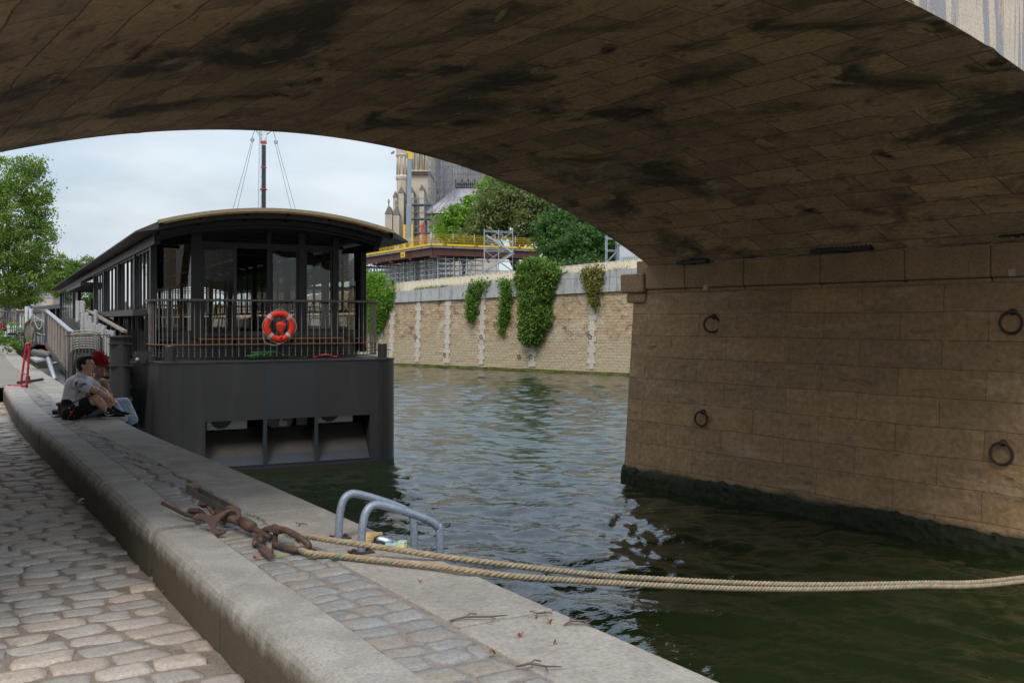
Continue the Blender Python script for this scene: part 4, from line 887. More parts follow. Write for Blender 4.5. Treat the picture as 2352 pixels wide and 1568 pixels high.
mb = MB(); mb.box(-.75, .0, 1.5, 8.5, 2.35, 2.42); 
for y in (1.55, 3.3, 5.0, 6.8, 8.4): mb.box(-.07, .0, y, y+.12, 2.4, 3.5)
obj('side_gangway', mb, M['frame'], boat)
# air conditioners in the recesses (local -> world)
def bthing(name, label, cat, x, y, z, group=None, rz_=0): return thing(name, label, cat, BM2 @ Vector((x, y, z)), BA+rz_, group)
BM2 = MW[boat]
for k, (x0, z0, lab) in enumerate(((1.02, .99, 'white air conditioner with round fan grille in the left stern recess'), (3.42, 1.035, 'white air conditioner seen in the right stern recess'))):
    t = bthing('air_conditioner', lab, 'air conditioner', x0, .22, z0, 'air conditioners in the stern of the boat'); mb = MB(); mb.box(0, .86, 0, .3, 0, .55); obj('casing', mb, M['ac'], t, bevel=.012)
    mb = MB(); 
    for r in (.06, .11, .16, .21, .235): mb.tube([(.30+r*math.cos(a), -.012, .26+r*math.sin(a)) for a in np.linspace(0, 2*PI, 25)[:-1]], .003, 4, closed=True)
    for a in np.linspace(0, 2*PI, 17)[:-1]: mb.bar((.30, -.012, .26), (.30+.235*math.cos(a), -.012, .26+.235*math.sin(a)), .004)
    obj('fan_grille', mb, M['metal'], t); mb = MB(); mb.lathe([(.24, 0), (.24, .004)], mtx=Matrix.Translation((.30, -.001, .26)) @ Matrix.Rotation(R(90), 4, 'X'), n=24); obj('fan', mb, M['black'], t)
    mb = MB()
    for x in (.15, .7): mb.box(x, x+.05, .02, .28, -.045, -.001)
    obj('mounting_foot', mb, M['black'], t)
t = bthing('winch', 'dark machinery block with a pale handle plate in the middle stern recess', 'machinery', 2.62, .25, .98)
mb = MB(); mb.prism([(-.34, .3), (-.30, .08), (-.2, 0), (.2, 0), (.26, .1), (.3, .3)], basis((1, 0, 0), (0, 0, 1), (0, .3, 0)), .3); obj('housing', mb, M['hullmid'], t); mb = MB(); mb.box(-.04, .14, -.03, -.01, .03, .14); mb.box(-.02, .04, -.035, -.012, .14, .30); obj('handle_plate', mb, M['pvc'], t, bevel=.004)
mb = MB(); mb.box(.36, .6, .0, .2, .03, .3); obj('cabinet', mb, M['hullmid'], t)
# lifebuoy
lb0 = BM2 @ Vector((2.61, .32, 3.22)); t = thing('lifebuoy', 'orange red lifebuoy with pale bands hanging on the stern railing', 'lifebuoy', lb0, BA)
M['orange'] = mat('orange red buoy', (.72, .045, .015), (.62, .03, .012), 4, .45, bump=.1); M['band'] = mat('grey reflective band', (.42, .42, .43), (.35, .35, .36), 4, .4, bump=.1)
M['line'] = mat('pale cord', (.55, .45, .42), (.45, .36, .33), 8, .8)
def torus(mb, R0, a0, a1, ry, rr, n=48, m=14, cl=True):
    k = n if cl else n+1
    P = [[(((R0+rr*math.cos(q))*math.cos(a0+(a1-a0)*i/n)), ry*math.sin(q), ((R0+rr*math.cos(q))*math.sin(a0+(a1-a0)*i/n))) for q in [2*PI*j/m for j in range(m)]] for i in range(k)]
    b = len(mb.v); mb.v += [p for r_ in P for p in r_]
    mb.f += [(b+i*m+j, b+((i+1) % k)*m+j, b+((i+1) % k)*m+(j+1) % m, b+i*m+(j+1) % m) for i in range(n) for j in range(m)]
mb = MB(); torus(mb, .285, 0, 2*PI, .055, .075); obj('ring', mb, M['orange'], t, smooth=True)
for a in (45, 135, 225, 315): mb = MB(); torus(mb, .285, R(a-7), R(a+7), .057, .077, 4, 14, False); obj('band', mb, M['band'], t, smooth=True)
mb = MB(); 
for a in (0, 90, 180, 270):
    a0, a1 = R(a+45), R(a+135); pts = [(.37*math.cos(a0), -.01, .37*math.sin(a0)), (.385*math.cos((a0+a1)/2), -.02, .385*math.sin((a0+a1)/2)), (.37*math.cos(a1), -.01, .37*math.sin(a1))]; mb.tube(catmull(pts, 5), .006, 5)
mb.tube([(-.3, -.05, -.05), (0.02, -.03, .44), (.3, -.05, -.05)], .005, 5); mb.tube(catmull([(-.37, -.02, -.1), (-.34, -.03, -.33), (-.15, -.05, -.42), (.02, -.06, -.38)], 5), .005, 5); obj('grab_line', mb, M['line'], t, smooth=True)
mb = MB()
for i in range(14):
    x = -.07+.012*i; mb.tube(catmull([(.02, -.03, .10), (x, -.06, .06), (x*.8, -.07, -.06-.01*(i % 3)), (.03, -.05, -.20)], 5), .008, 5)
for i in range(8): mb.tube(catmull([(.02, -.04, .10), (.07+.008*i, -.06, .11-.01*i), (.10+.004*i, -.07, .02), (.04, -.06, -.01)], 4), .008, 5)
mb.tube([(.03, -.05, -.2), (.02, -.05, -.27)], [.02, .028], 8); obj('coiled_line', mb, M['orange'], t, smooth=True)
# hose and red gear on the stern deck
M['hose'] = mat('green hose', (.03, .25, .06), (.02, .2, .05), 5, .4); pts = []
for i in range(90): a = i*.42; r = .16+.05*math.sin(i*.7); pts.append((r*1.5*math.cos(a)+.0008*i*3, r*.6*math.sin(a), .03+.0016*i))
pts += [(.8, -.1, .02), (1.2, .1, .02)]
t_ = BM2 @ Vector((2.2, .75, HZ+.01)); mb = MB(); mb.tube(catmull(pts, 3), .012, 6); o = obj('garden_hose', mb, M['hose'], smooth=True); o.location = t_; o.rotation_euler = (0, 0, BA); tag(o, 'coiled green garden hose on the stern deck behind the railing', 'hose')
mb = MB(); mb.tube(catmull([(-.25, 0, .02), (-.1, .05, .05), (.05, -.02, .08), (.2, .03, .04), (.32, 0, .02)], 5), .025, 8); o = obj('red_hose', mb, M['orange'], smooth=True); o.location = BM2 @ Vector((3.75, .75, HZ+.01)); o.rotation_euler = (0, 0, BA); tag(o, 'bundled red hose on the stern deck right of the lifebuoy', 'hose')
# bistro chairs and tables inside
def bchair(x, y, a, lab):
    t = bthing('bistro_chair', lab, 'chair', x, y, 2.951, 'bistro chairs inside the boat', a)
    mb = MB(); mb.lathe([(.0, .44), (.2, .445), (.205, .46), (.0, .47)], n=16); obj('seat', mb, M['wood'], t)
    mb = MB(); mb.tube(catmull([(-.18, .17, .46), (-.17, .2, .7), (-.1, .22, .86), (0, .23, .9), (.1, .22, .86), (.17, .2, .7), (.18, .17, .46)], 4), .014, 6); mb.tube(catmull([(-.09, .19, .47), (-.09, .21, .68), (0, .22, .76), (.09, .21, .68), (.09, .19, .47)], 4), .01, 6); obj('backrest', mb, M['frame'], t, smooth=True)
    for sx, sy in ((-1, -1), (1, -1), (-1, 1), (1, 1)): mb = MB(); mb.tube([(sx*.14, sy*.14, .45), (sx*.19, sy*.2, 0)], .013, 6); obj('leg', mb, M['frame'], t, smooth=True)
def btable(x, y, lab):
    t = bthing('bistro_table', lab, 'table', x, y, 2.951, 'bistro tables inside the boat'); mb = MB(); mb.box(-.35, .35, -.3, .3, .72, .75); obj('tabletop', mb, M['wood'], t, bevel=.005)
    mb = MB(); mb.tube([(0, 0, .03), (0, 0, .72)], .03, 8); obj('stem', mb, M['frame'], t, smooth=True); mb = MB(); mb.box(-.25, .25, -.03, .03, 0, .03); mb.box(-.03, .03, -.25, .25, .0305, .05); obj('foot', mb, M['frame'], t)
btable(2.05, 2.6, 'bistro table just inside the open doorway'); bchair(1.65, 2.2, 2.9, 'bistro chair left of the table in the open doorway'); bchair(2.5, 2.5, -1.3, 'bistro chair right of the table in the open doorway'); bchair(2.05, 3.4, .1, 'bistro chair behind the table in the open doorway')
btable(3.75, 2.6, 'bistro table behind the right hand glass of the stern'); bchair(3.3, 2.3, 2.8, 'bistro chair behind the lifebuoy inside the glass'); bchair(4.2, 3.0, -.4, 'bistro chair behind the right curved glass corner')
for k in range(1): t = bthing('folded_frame', 'bright metal tube frame folded inside the right glass corner', 'tube frame', 3.9, 1.75, 2.96); mb = MB(); mb.tube(catmull([(-.8, 0, .5), (-.5, 0, .5), (.7, 0, .5), (.78, .0, .56), (.5, .1, .95), (.44, .1, .98)], 4), .014, 8); mb.tube([(-.8, 0, .52), (.6, .05, .78)], .012, 8); mb.tube([(.74, 0, .5), (.74, 0, 0)], .012, 6); mb.tube([(-.7, 0, .5), (-.7, 0, 0)], .012, 6); obj('tube', mb, M['pvc'], t, smooth=True)

#==PEOPLE==
# ------------------------------------------------------------------ people on the quay
M['skin'] = mat('light skin', (.60, .37, .26), (.53, .31, .21), 12, .55, bump=.05, sub=.15); M['skin2'] = mat('brown skin', (.33, .17, .10), (.27, .135, .08), 12, .5, bump=.05, sub=.15)
M['tee'] = mat('pale lilac grey shirt', (.70, .67, .74), (.62, .59, .66), 8, .9, bump=.4, bscale=30, bdist=.01); M['blk'] = mat('black cloth', (.012, .012, .016), (.008, .008, .01), 8, .9, bump=.4, bscale=30, bdist=.01)
M['hair'] = mat('black hair', (.010, .009, .009), (.006, .006, .006), 30, .6, bump=.8, bscale=90, bdist=.01); M['hairr'] = mat('red dyed hair', (.58, .015, .025), (.30, .010, .015), 30, .7, bump=.9, bscale=60, bdist=.02)
M['jean'] = mat('washed light denim', (.46, .54, .63), (.32, .40, .50), 9, .85, bump=.5, bscale=25, bdist=.01); M['ink'] = mat('dark print', (.03, .035, .06), (.03, .03, .05), 4, .9, bump=.1)
M['wht'] = mat('white rubber', (.62, .62, .60), (.5, .5, .49), 8, .6, bump=.1); M['redc'] = mat('red plastic', (.55, .02, .02), (.4, .015, .015), 8, .45, bump=.1); M['eye'] = mat('eye', (.5, .5, .5), (.45, .45, .45), 3, .3, bump=0); M['lip'] = mat('lips', (.32, .12, .10), (.25, .09, .08), 9, .5, bump=.05)
def cap(mb, p, q, r1, r2, n=14):
    """tapered limb with round ends"""
    p = Vector(p); q = Vector(q); d = (q-p); L_ = d.length; d = d.normalized() if L_ > 1e-6 else Vector((0, 0, 1))
    pts = []; rs = []
    for a in (80, 55, 25): pts.append(p-d*r1*math.sin(R(a))); rs.append(r1*math.cos(R(a)))
    pts += [p, q]; rs += [r1, r2]
    for a in (25, 55, 80): pts.append(q+d*r2*math.sin(R(a))); rs.append(r2*math.cos(R(a)))
    mb.tube(pts, rs, n)
def blend(name, caps, balls, m, parent, vox=.008, sm=6, smf=.6):
    """one continuous surface grown over overlapping tapered volumes"""
    mb = MB()
    for c in caps: cap(mb, *c)
    for b in balls: mb.ball(b[0], b[1], b[2] if len(b) > 2 else None, 16, 10)
    o = obj(name, mb, m, parent, smooth=True)
    r = o.modifiers.new('remesh', 'REMESH'); r.mode = 'VOXEL'; r.voxel_size = vox; r.use_smooth_shade = True
    s = o.modifiers.new('smooth', 'SMOOTH'); s.iterations = sm; s.factor = smf; return o
def fingers(caps, palm, d, side, up, ln=.075, curl=.9, r=.0085):
    """four fingers of different length curling, and a thumb leaving the side of the palm"""
    for k, (o_, l) in enumerate(((-.03, .85), (-.010, 1.0), (.011, .95), (.031, .75))):
        p = palm+side*o_+d*.035; a = p+d*ln*l*.42; b = a+(d*math.cos(curl)-up*math.sin(curl))*ln*l*.33; c = b+(d*math.cos(curl*1.7)-up*math.sin(curl*1.7))*ln*l*.28
        caps += [(p, a, r*1.1, r), (a, b, r, r*.92), (b, c, r*.92, r*.8)]
    t = palm-side*.035-d*.01; a = t+d*.03-side*.018-up*.006; caps += [(t, a, r*1.5, r*1.2), (a, a+d*.028-up*.01, r*1.15, r*.95)]
# ---- man, local x = the way he faces (towards the water), y = away from the camera
mo = on(189.5, 960, ZQ); mo.z = ZQ
man = thing('person', 'man with short black hair, pale printed t-shirt and black shorts sitting on the quay edge', 'person', mo, R(4), 'couple sitting on the quay')
K = .0007296
def mp_(cx, cy, y): return Vector(((cx-600)*K, y, (1352-cy)*K))
hipN = mp_(480, 1235, -.09); hipF = mp_(490, 1235, .11); pel = mp_(440, 1210, .01)
kneeN = mp_(905, 985, -.13); kneeF = mp_(860, 990, .16); ankN = mp_(1120, 1240, -.12); ankF = mp_(1075, 1235, .17)
waist = mp_(410, 1010, .01); chest = mp_(480, 760, .02); neckb = mp_(560, 600, .02); head = mp_(648, 390, .03)
shN = mp_(620, 720, -.15); shF = mp_(620, 710, .19); elN = mp_(1000, 865, -.19); wrN = mp_(1130, 985, -.10); elF = mp_(900, 900, .24); wrF = mp_(1060, 1010, .08)
caps = [(pel, waist, .13, .115), (waist, chest, .115, .135), (chest, neckb, .13, .07), (neckb, head+Vector((-.005, 0, -.05)), .056, .052), (shN, shF, .065, .065), (hipN, kneeN, .088, .06), (hipF, kneeF, .088, .06),
        (kneeN, kneeN+(ankN-kneeN)*.35, .058, .058), (kneeN+(ankN-kneeN)*.35, ankN, .058, .036), (kneeF, kneeF+(ankF-kneeF)*.35, .058, .058), (kneeF+(ankF-kneeF)*.35, ankF, .058, .036),
        (shN, elN, .056, .043), (elN, wrN, .043, .028), (shF, elF, .056, .043), (elF, wrF, .043, .028), (hipN, hipF, .12, .12)]
d = (wrN-elN).normalized(); palm = wrN+d*.05; side = Vector((0, 1, 0)); upv = d.cross(side).normalized(); 
if upv.z < 0: upv = -upv
caps += [(wrN, palm, .027, .033), (palm-side*.022, palm+side*.022, .018, .018)]; fingers(caps, palm, d, side, upv)
d = (wrF-elF).normalized(); palm = wrF+d*.05; caps += [(wrF, palm, .027, .033), (palm-side*.022, palm+side*.022, .018, .018)]; upf = d.cross(side).normalized(); upf = upf if upf.z > 0 else -upf; fingers(caps, palm, d, side, upf, curl=.6)
def face(caps, balls, c, rot, s=1.0):
    q = Matrix.Rotation(rot, 4, 'Z'); f = lambda x, y, z: c+(q @ Vector((x*s, y*s, z*s)))
    balls += [(f(-.01, 0, .03), (.098*s, .078*s, .105*s), q), (f(.02, 0, -.03), (.075*s, .06*s, .085*s), q), (f(.045, 0, -.088), (.03*s, .03*s, .022*s), q), (f(.078, 0, .032), (.02*s, .052*s, .013*s), q), (f(.055, .036, -.02), (.03*s, .022*s, .025*s), q), (f(.055, -.036, -.02), (.03*s, .022*s, .025*s), q),
              (f(.081, 0, -.062), (.016*s, .026*s, .014*s), q), (f(-.005, .078, -.008), (.018*s, .01*s, .032*s), q), (f(-.005, -.078, -.008), (.018*s, .01*s, .032*s), q)]
    caps += [(f(.088, 0, .02), f(.112, 0, -.018), .010*s, .014*s), (f(-.01, 0, -.075), f(.04, 0, -.09), .045*s, .025*s)]
    return f
def features(f, parent, s=1.0):
    for y in (-.03, .03):
        mb = MB(); mb.ball(f(.078, y, .012), .013*s, n=10, k=6); e = obj('eye', mb, M['eye'], parent, smooth=True); mb = MB(); mb.ball(f(.0895, y*1.03, .012), .0055*s, n=8, k=5); obj('pupil', mb, M['ink'], e, smooth=True)
        mb = MB(); mb.tube([f(.087, y*.45, .030), f(.092, y, .037), f(.083, y*1.7, .030)], .0045*s, 5); obj('eyebrow', mb, M['hair'], parent)
    mb = MB(); mb.tube([f(.090, -.024, -.062), f(.098, 0, -.058), f(.090, .024, -.062)], .0052*s, 6); mb.tube([f(.088, -.02, -.070), f(.094, 0, -.071), f(.088, .02, -.070)], .0055*s, 6); obj('lips', mb, M['lip'], parent, smooth=True)
balls = []; f = face(caps, balls, head, R(-3), 1.06)
blend('body', caps, balls, M['skin'], man, .0075); features(f, man, 1.06)
# hair: full cap with cut nape and fringe
balls = [(f(-.03, 0, .055), (.103, .090, .088)), (f(-.052, 0, .0), (.072, .082, .082)), (f(.02, 0, .105), (.075, .075, .035)), (f(-.045, 0, -.045), (.055, .062, .045)), (f(.05, 0, .098), (.038, .062, .026)), (f(.0, .07, .04), (.03, .015, .045)), (f(.0, -.07, .04), (.03, .015, .045))]
caps = [(f(.03+.02*math.cos(a), .05*math.sin(a), .115), f(.065+.02*math.cos(a), .055*math.sin(a), .125), .012, .006) for a in np.linspace(0, 6, 9)]
blend('hair', caps, balls, M['hair'], man, .0085, 2, .4)
# t-shirt with short sleeves
caps = [(pel+Vector((.02, 0, .10)), waist, .135, .132), (waist, chest, .131, .148), (chest, neckb-Vector((0, 0, .01)), .142, .085), (shN, shF, .082, .082), (shN, shN+(elN-shN)*.42, .078, .070), (shF, shF+(elF-shF)*.42, .078, .070), (waist, pel+Vector((.07, 0, .10)), .12, .11)]
blend('t_shirt', caps, [], M['tee'], man, .009, 5)
mb = MB()   # geometric line print wrapping shoulder, side and sleeve hem
def onshirt(cx, cy, y=-.0):
    return mp_(cx, cy, y)
P0 = [(590, 610), (548, 680), (545, 760), (600, 800), (650, 760), (700, 700), (760, 660)]; yb = -.238
def ln_(a, b, y0=-.236, y1=-.236, r=.0045): mb.tube([mp_(*a, y0), mp_(*b, y1)], r, 4)
for a, b in zip(P0, P0[1:]): ln_(a, b)
for i in range(7):
    ln_((560+8*i, 640+20*i), (620-4*i, 650+18*i)); ln_((560+6*i, 690+14*i), (625, 640+22*i)); ln_((640+20*i, 790-16*i), (655+20*i, 740-14*i)); ln_((650+18*i, 700-5*i), (670+18*i, 780-13*i))
for i in range(6): ln_((560+16*i, 960-24*i), (590+16*i, 985-28*i), -.155, -.155); ln_((540+18*i, 950-28*i), (600+16*i, 930-22*i), -.157, -.155)
ln_((690, 770), (800, 700)); ln_((685, 780), (795, 712))
print_ob = obj('shirt_print', mb, M['ink'], man)
sw = print_ob.modifiers.new('sw', 'SHRINKWRAP'); sw.target = [o for o in bpy.data.objects if o.name.startswith('t_shirt')][0]; sw.wrap_method = 'NEAREST_SURFACEPOINT'; sw.offset = .0025
caps = [(pel+Vector((-.03, 0, .06)), pel+Vector((-.01, 0, .0)), .142, .138), (hipN, hipN+(kneeN-hipN)*.60, .115, .105), (hipF, hipF+(kneeF-hipF)*.60, .115, .105), (hipN-Vector((.03, 0, .02)), hipF-Vector((.03, 0, .02)), .13, .13), (pel+Vector((-.02, 0, .10)), pel+Vector((0, 0, .02)), .145, .145)]
blend('shorts', caps, [], M['blk'], man, .010, 4)
mb = MB(); mb.tube([mp_(575, 1165, -.245), mp_(500, 1255, -.25), mp_(430, 1335, -.20)], [.006, .008, .006], 6); mb2 = mb; o = obj('red_piping', mb2, M['redc'], man)
mb = MB(); mb.prism([(0, 0), (.065, .03), (.06, -.03), (.03, -.04)], basis((1, 0, 0), (0, 0, 1), mp_(555, 1055, -.232)), .004); obj('white_patch', mb, M['wht'], man)
def shoe(parent, ank, y, m1, swoosh=True, s=1.0, rot=0):
    q = Matrix.Translation(Vector((ank.x, y, 0))) @ Matrix.Rotation(rot, 4, 'Z'); V = lambda x, yy, z: q @ Vector((x*s, yy*s, z*s)); z0 = .0
    o = blend('shoe', [(V(-.045, 0, .055), V(.02, 0, .06), .036, .036), (V(.02, 0, .055), V(.14, 0, .042), .038, .03), (V(.14, 0, .038), V(.19, 0, .034), .033, .026), (V(-.03, 0, .07), V(-.012, 0, .115), .036, .042), (V(0, 0, .1), V(.07, 0, .07), .03, .03)], [], m1, parent, .006, 4)
    mb = MB(); pl = [(-.085, 0), (-.08, .025), (-.04, .036), (.05, .034), (.13, .043), (.19, .036), (.222, .01), (.222, -.01), (.19, -.036), (.13, -.043), (.05, -.034), (-.04, -.036), (-.08, -.025)]
    mb.prism([(x*s, yy*s) for x, yy in pl], q @ Matrix.Translation((0, 0, .001)), .026*s); obj('sole', mb, M['wht'], o, bevel=.006)
    if swoosh:
        mb = MB(); pts = [(-.045, .085), (-.035, .06), (-.02, .045), (.01, .042), (.05, .05), (.10, .072), (.05, .060), (.012, .057), (-.012, .060), (-.03, .072)]
        k = len(pts); mb.add([V(x, -.043, z) for x, z in pts]+[V(x, -.0395, z) for x, z in pts], [tuple(range(k)), tuple(range(2*k-1, k-1, -1))]+[((i+1) % k, i, k+i, k+(i+1) % k) for i in range(k)]); obj('side_mark', mb, M['wht'], o)
    return o
shoe(man, ankN+Vector((.0, 0, 0)), -.12, M['blk']); shoe(man, ankF, .17, M['blk'], False)
# ---- woman, further from the camera and nearer the water
wo_ = Vector(((194.5-1176)/2287*(mo.y+.45), mo.y+.45, ZQ)); woman = thing('person', 'woman with bushy red hair, black tank top and pale jeans sitting beside the man', 'person', wo_, R(-4), 'couple sitting on the quay')
KW = K*1.035
def wp(cx, cy, y): return Vector(((cx-640)*KW, y, (1330-cy)*KW))
pel = wp(720, 1200, 0); waist = wp(700, 1020, 0); chest = wp(770, 800, 0); neckb = wp(850, 660, 0); head = wp(912, 500, .0)
shN = wp(770, 720, -.14); shF = wp(900, 730, .13); elN = wp(820, 960, -.2); wrN = wp(1080, 1090, -.10); elF = wp(1010, 960, .16); wrF = wp(1120, 1080, .05)
hipN = wp(760, 1225, -.09); hipF = wp(780, 1225, .10); kneeN = wp(1190, 1180, -.12); kneeF = wp(1330, 1125, .10); ankN = wp(1290, 1330, -.1); ankF = wp(1470, 1430, .10)
kneeN = wp(1240, 1150, -.10); ankN = wp(1400, 1400, -.08)
caps = [(pel, waist, .12, .095), (waist, chest, .095, .11), (chest, neckb, .105, .05), (neckb, head+Vector((0, 0, -.05)), .044, .042), (shN, shF, .05, .05), (shN, elN, .046, .036), (elN, wrN, .036, .024), (shF, elF, .046, .036), (elF, wrF, .036, .024), (hipN, hipF, .11, .11), (hipN, kneeN, .08, .055), (hipF, kneeF, .08, .055), (kneeN, ankN, .052, .034), (kneeF, ankF, .052, .034)]
for el, wr in ((elN, wrN), (elF, wrF)):
    d = (wr-el).normalized(); palm = wr+d*.045; side = Vector((0, 1, 0)); u_ = d.cross(side).normalized(); u_ = u_ if u_.z > 0 else -u_
    caps += [(wr, palm, .022, .029), (palm-side*.02, palm+side*.02, .016, .016)]; fingers(caps, palm, d, side, u_, .068, .7, .008)
balls = []; f = face(caps, balls, head, R(-38), .98); blend('body', caps, balls, M['skin2'], woman, .0075); features(f, woman, .98)
mb = MB(); rr = random.Random(5)   # tight curly locks over a volume swept up and forward
hc = [(f(-.035, 0, .075), .088), (f(.035, 0, .112), .072), (f(-.03, -.01, .15), .085), (f(.075, .01, .082), .042), (f(-.085, 0, .13), .06), (f(.04, -.03, .15), .05)]
for i in range(900):
    c, r = rr.choice(hc); a = rr.uniform(0, 2*PI); b = math.acos(rr.uniform(-.25, 1)); n_ = Vector((math.sin(b)*math.cos(a), math.sin(b)*math.sin(a), math.cos(b))); p = c+n_*r*.85
    t1 = n_.orthogonal().normalized(); t2 = n_.cross(t1); ph = rr.uniform(0, 6); k9 = rr.uniform(.007, .019); pts = [p+n_*(k9*j)+(t1*math.cos(ph+j*1.5)+t2*math.sin(ph+j*1.5))*.010 for j in range(5)]
    mb.tube(pts, [.006, .0055, .005, .004, .002], 4, cap=False)
for c, r in hc: mb.ball(c, r*.80, n=12, k=8)
obj('hair', mb, M['hairr'], woman)
mb_ = [(-1, 0)]; blend('nape_hair', [], [(f(-.055, 0, .0), (.055, .07, .075)), (f(-.045, 0, -.04), (.04, .05, .035))], M['hair'], woman, .009, 2)
caps = [(pel+Vector((0, 0, .09)), waist, .11, .105), (waist, chest-Vector((0, 0, .02)), .105, .118), (chest-Vector((0, 0, .03)), chest+Vector((.01, 0, .03)), .115, .10)]
tt_ = blend('tank_top', caps, [], M['blk'], woman, .009, 4)
mb = MB()
for y in (-.075, .075): mb.tube(catmull([chest+Vector((.10, y, .0)), neckb+Vector((.03, y*.95, -.02)), neckb+Vector((-.045, y*.9, -.03)), chest+Vector((-.10, y, .0))], 4), .011, 6)
obj('strap', mb, M['blk'], tt_, smooth=True)
caps = [(pel+Vector((0, 0, .03)), pel, .128, .128), (hipN, hipF, .125, .125), (hipN, kneeN, .105, .085), (hipF, kneeF, .105, .085), (kneeN, ankN, .085, .08), (kneeF, ankF, .085, .085)]
jn = blend('jeans', caps, [], M['jean'], woman, .010, 4)
for an, nm in ((ankN, 'boot'), (ankF, 'boot')): blend(nm, [(an+Vector((.02, 0, .0)), an+Vector((.05, 0, -.12)), .045, .05), (an+Vector((.05, 0, -.13)), an+Vector((.17, 0, -.16)), .045, .035)], [], M['blk'], woman, .009, 4)
# small things round the couple
p = on(144, 956, ZQ); t = thing('bollard', 'short rusty iron bollard behind the seated man', 'bollard', (p.x, p.y, ZQ)); mb = MB(); mb.lathe([(.10, 0), (.10, .01), (.073, .015), (.066, .05), (.064, .145), (.075, .15), (.088, .158), (.09, .175), (.082, .19), (.05, .197), (0, .2)], n=24); mb.v = [(x*.98, y*.98, z*.98) for x, y, z in mb.v]; obj('post', mb, M['rust'], t, smooth=True)
mb = MB(); mb.tube([(-.075, 0, .038), (-.06, 0, .038), (.04, 0, .038), (.07, 0, .038), (.08, 0, .034)], [.02, .036, .037, .03, .015], 12); o = obj('bottle', mb, M['black'], smooth=True); o.location = on(125, 953, ZQ)+Vector((0, .1, 0)); tag(o, 'black bottle lying on the setts left of the bollard', 'bottle')
mb = MB(); mb.lathe([(.016, 0), (.018, .004), (.018, .016), (.015, .018), (0, .018)], n=14); o = obj('red_plastic_piece', mb, M['redc'], smooth=True); o.location = on(229, 960, ZQ); tag(o, 'small red plastic piece on the coping in front of the seated man', 'litter')
M['clear'] = glassmat('clear plastic cup', (.9, .92, .93)); mb = MB(); mb.lathe([(.028, 0), (.036, .1), (.0365, .1)], n=16); o = obj('plastic_cup', mb, M['clear'], smooth=True); o.location = on(213, 950, ZQ)+Vector((0, .05, .0)); tag(o, 'clear plastic cup standing between the couple', 'cup')
# red rack and mooring ring
M['redp'] = mat('red painted tube', (.50, .025, .04), (.38, .03, .04), 9, .5, .1, bump=.3, bscale=40, stains=[((.45, .3, .3), 6, .63, .7, (1, 1, 1))])
Pr = lambda cx, cy, Y: at(cx*.14648, 660.3+cy*.14648, Y)
YR = (CH-ZQ)*2287/(890-735); t = thing('hand_rack', 'red and pink tubular frame standing upright on the quay', 'frame', on(60, 890, ZQ))
A = on(47, 884, ZQ); A = Vector((A.x, YR+.45, ZQ)); A = Vector(((47.5-1176)/2287*(YR+.45), YR+.45, ZQ)); B = on(61, 890, ZQ); up_ = Vector((0, 0, 1)); h1 = (890-788)/2287*B.y*.98; d_ = (B-A)
mb = MB(); mb.tube(catmull([A, A+up_*h1*.9+Vector((.10, 0, 0)), A+up_*h1+Vector((.14, -.02, 0)), B+up_*h1+Vector((.04, 0, 0)), B+up_*h1*.93+Vector((.055, 0, 0)), B], 6), .022, 10); obj('hoop', mb, M['redp'], t, world=True, smooth=True)
for k, hh in ((0, .60), (1, .30)): mb = MB(); a = A+up_*h1*hh+Vector((.07*hh*1.4, 0, 0)); b = B+up_*h1*hh+Vector((.04*hh, 0, 0)); mb.tube([a, b], .013, 8); obj('rung', mb, M['redp'], t, world=True, smooth=True)
mb = MB(); mb.tube([A+Vector((-.19, -.12, .02)), A+Vector((.24, -.22, .02))], .02, 8); obj('foot_bar', mb, M['redp'], t, world=True, smooth=True)
p = on(64, 879, ZQ); t = thing('mooring_ring', 'rusty ring and stud lying flat on the quay behind the red frame', 'mooring ring', p); mb = MB(); mb.tube([(.23*math.cos(a)+.05, .23*math.sin(a), .04+.03*math.cos(a)) for a in np.linspace(0, 2*PI, 25)[:-1]], .03, 8, closed=True); obj('ring', mb, M['rust'], t, smooth=True); mb = MB(); mb.lathe([(.05, 0), (.045, .12), (.03, .15), (0, .155)], n=12); obj('stud', mb, M['rust'], t, smooth=True)
# ------------------------------------------------------------------ gangways
M['tan'] = mat('brown wooden slat', (.30, .245, .205), (.24, .195, .165), 3, .7, bump=.3, aniso=(1, 1, .1)); M['gm'] = mat('grey steel profile', (.10, .10, .10), (.07, .07, .07), 4, .5, .3, bump=.1); M['lgm'] = mat('light aluminium cap', (.36, .37, .38), (.3, .31, .32), 4, .45, .5, bump=.1)
M['pan'] = mat('pale grey panel', (.40, .39, .375), (.35, .34, .33), 3, .6, bump=.1); M['treads'] = mat('rusty boarding', (.20, .11, .06), (.14, .08, .05), 5, .8, bump=.4, aniso=(1, 5, 1))
t = thing('gangway', 'arched boarding ramp with brown slatted sides running beside the quay', 'gangway', (-13, 28, ZQ))
q = lambda u, v, Y: at(u, v, Y)
g0, g1, g2, g3 = (164, 865, 24.4), (108, 792, 32), (80, 789, 36), (56, 807, 42); tops = [(164, 762), (108, 714.5), (78, 726), (56, 748)]
pb = [q(*g) for g in (g0, g1, g2, g3)]; ptp = [q(u, v, g[2]) for (u, v), g in zip(tops, (g0, g1, g2, g3))]
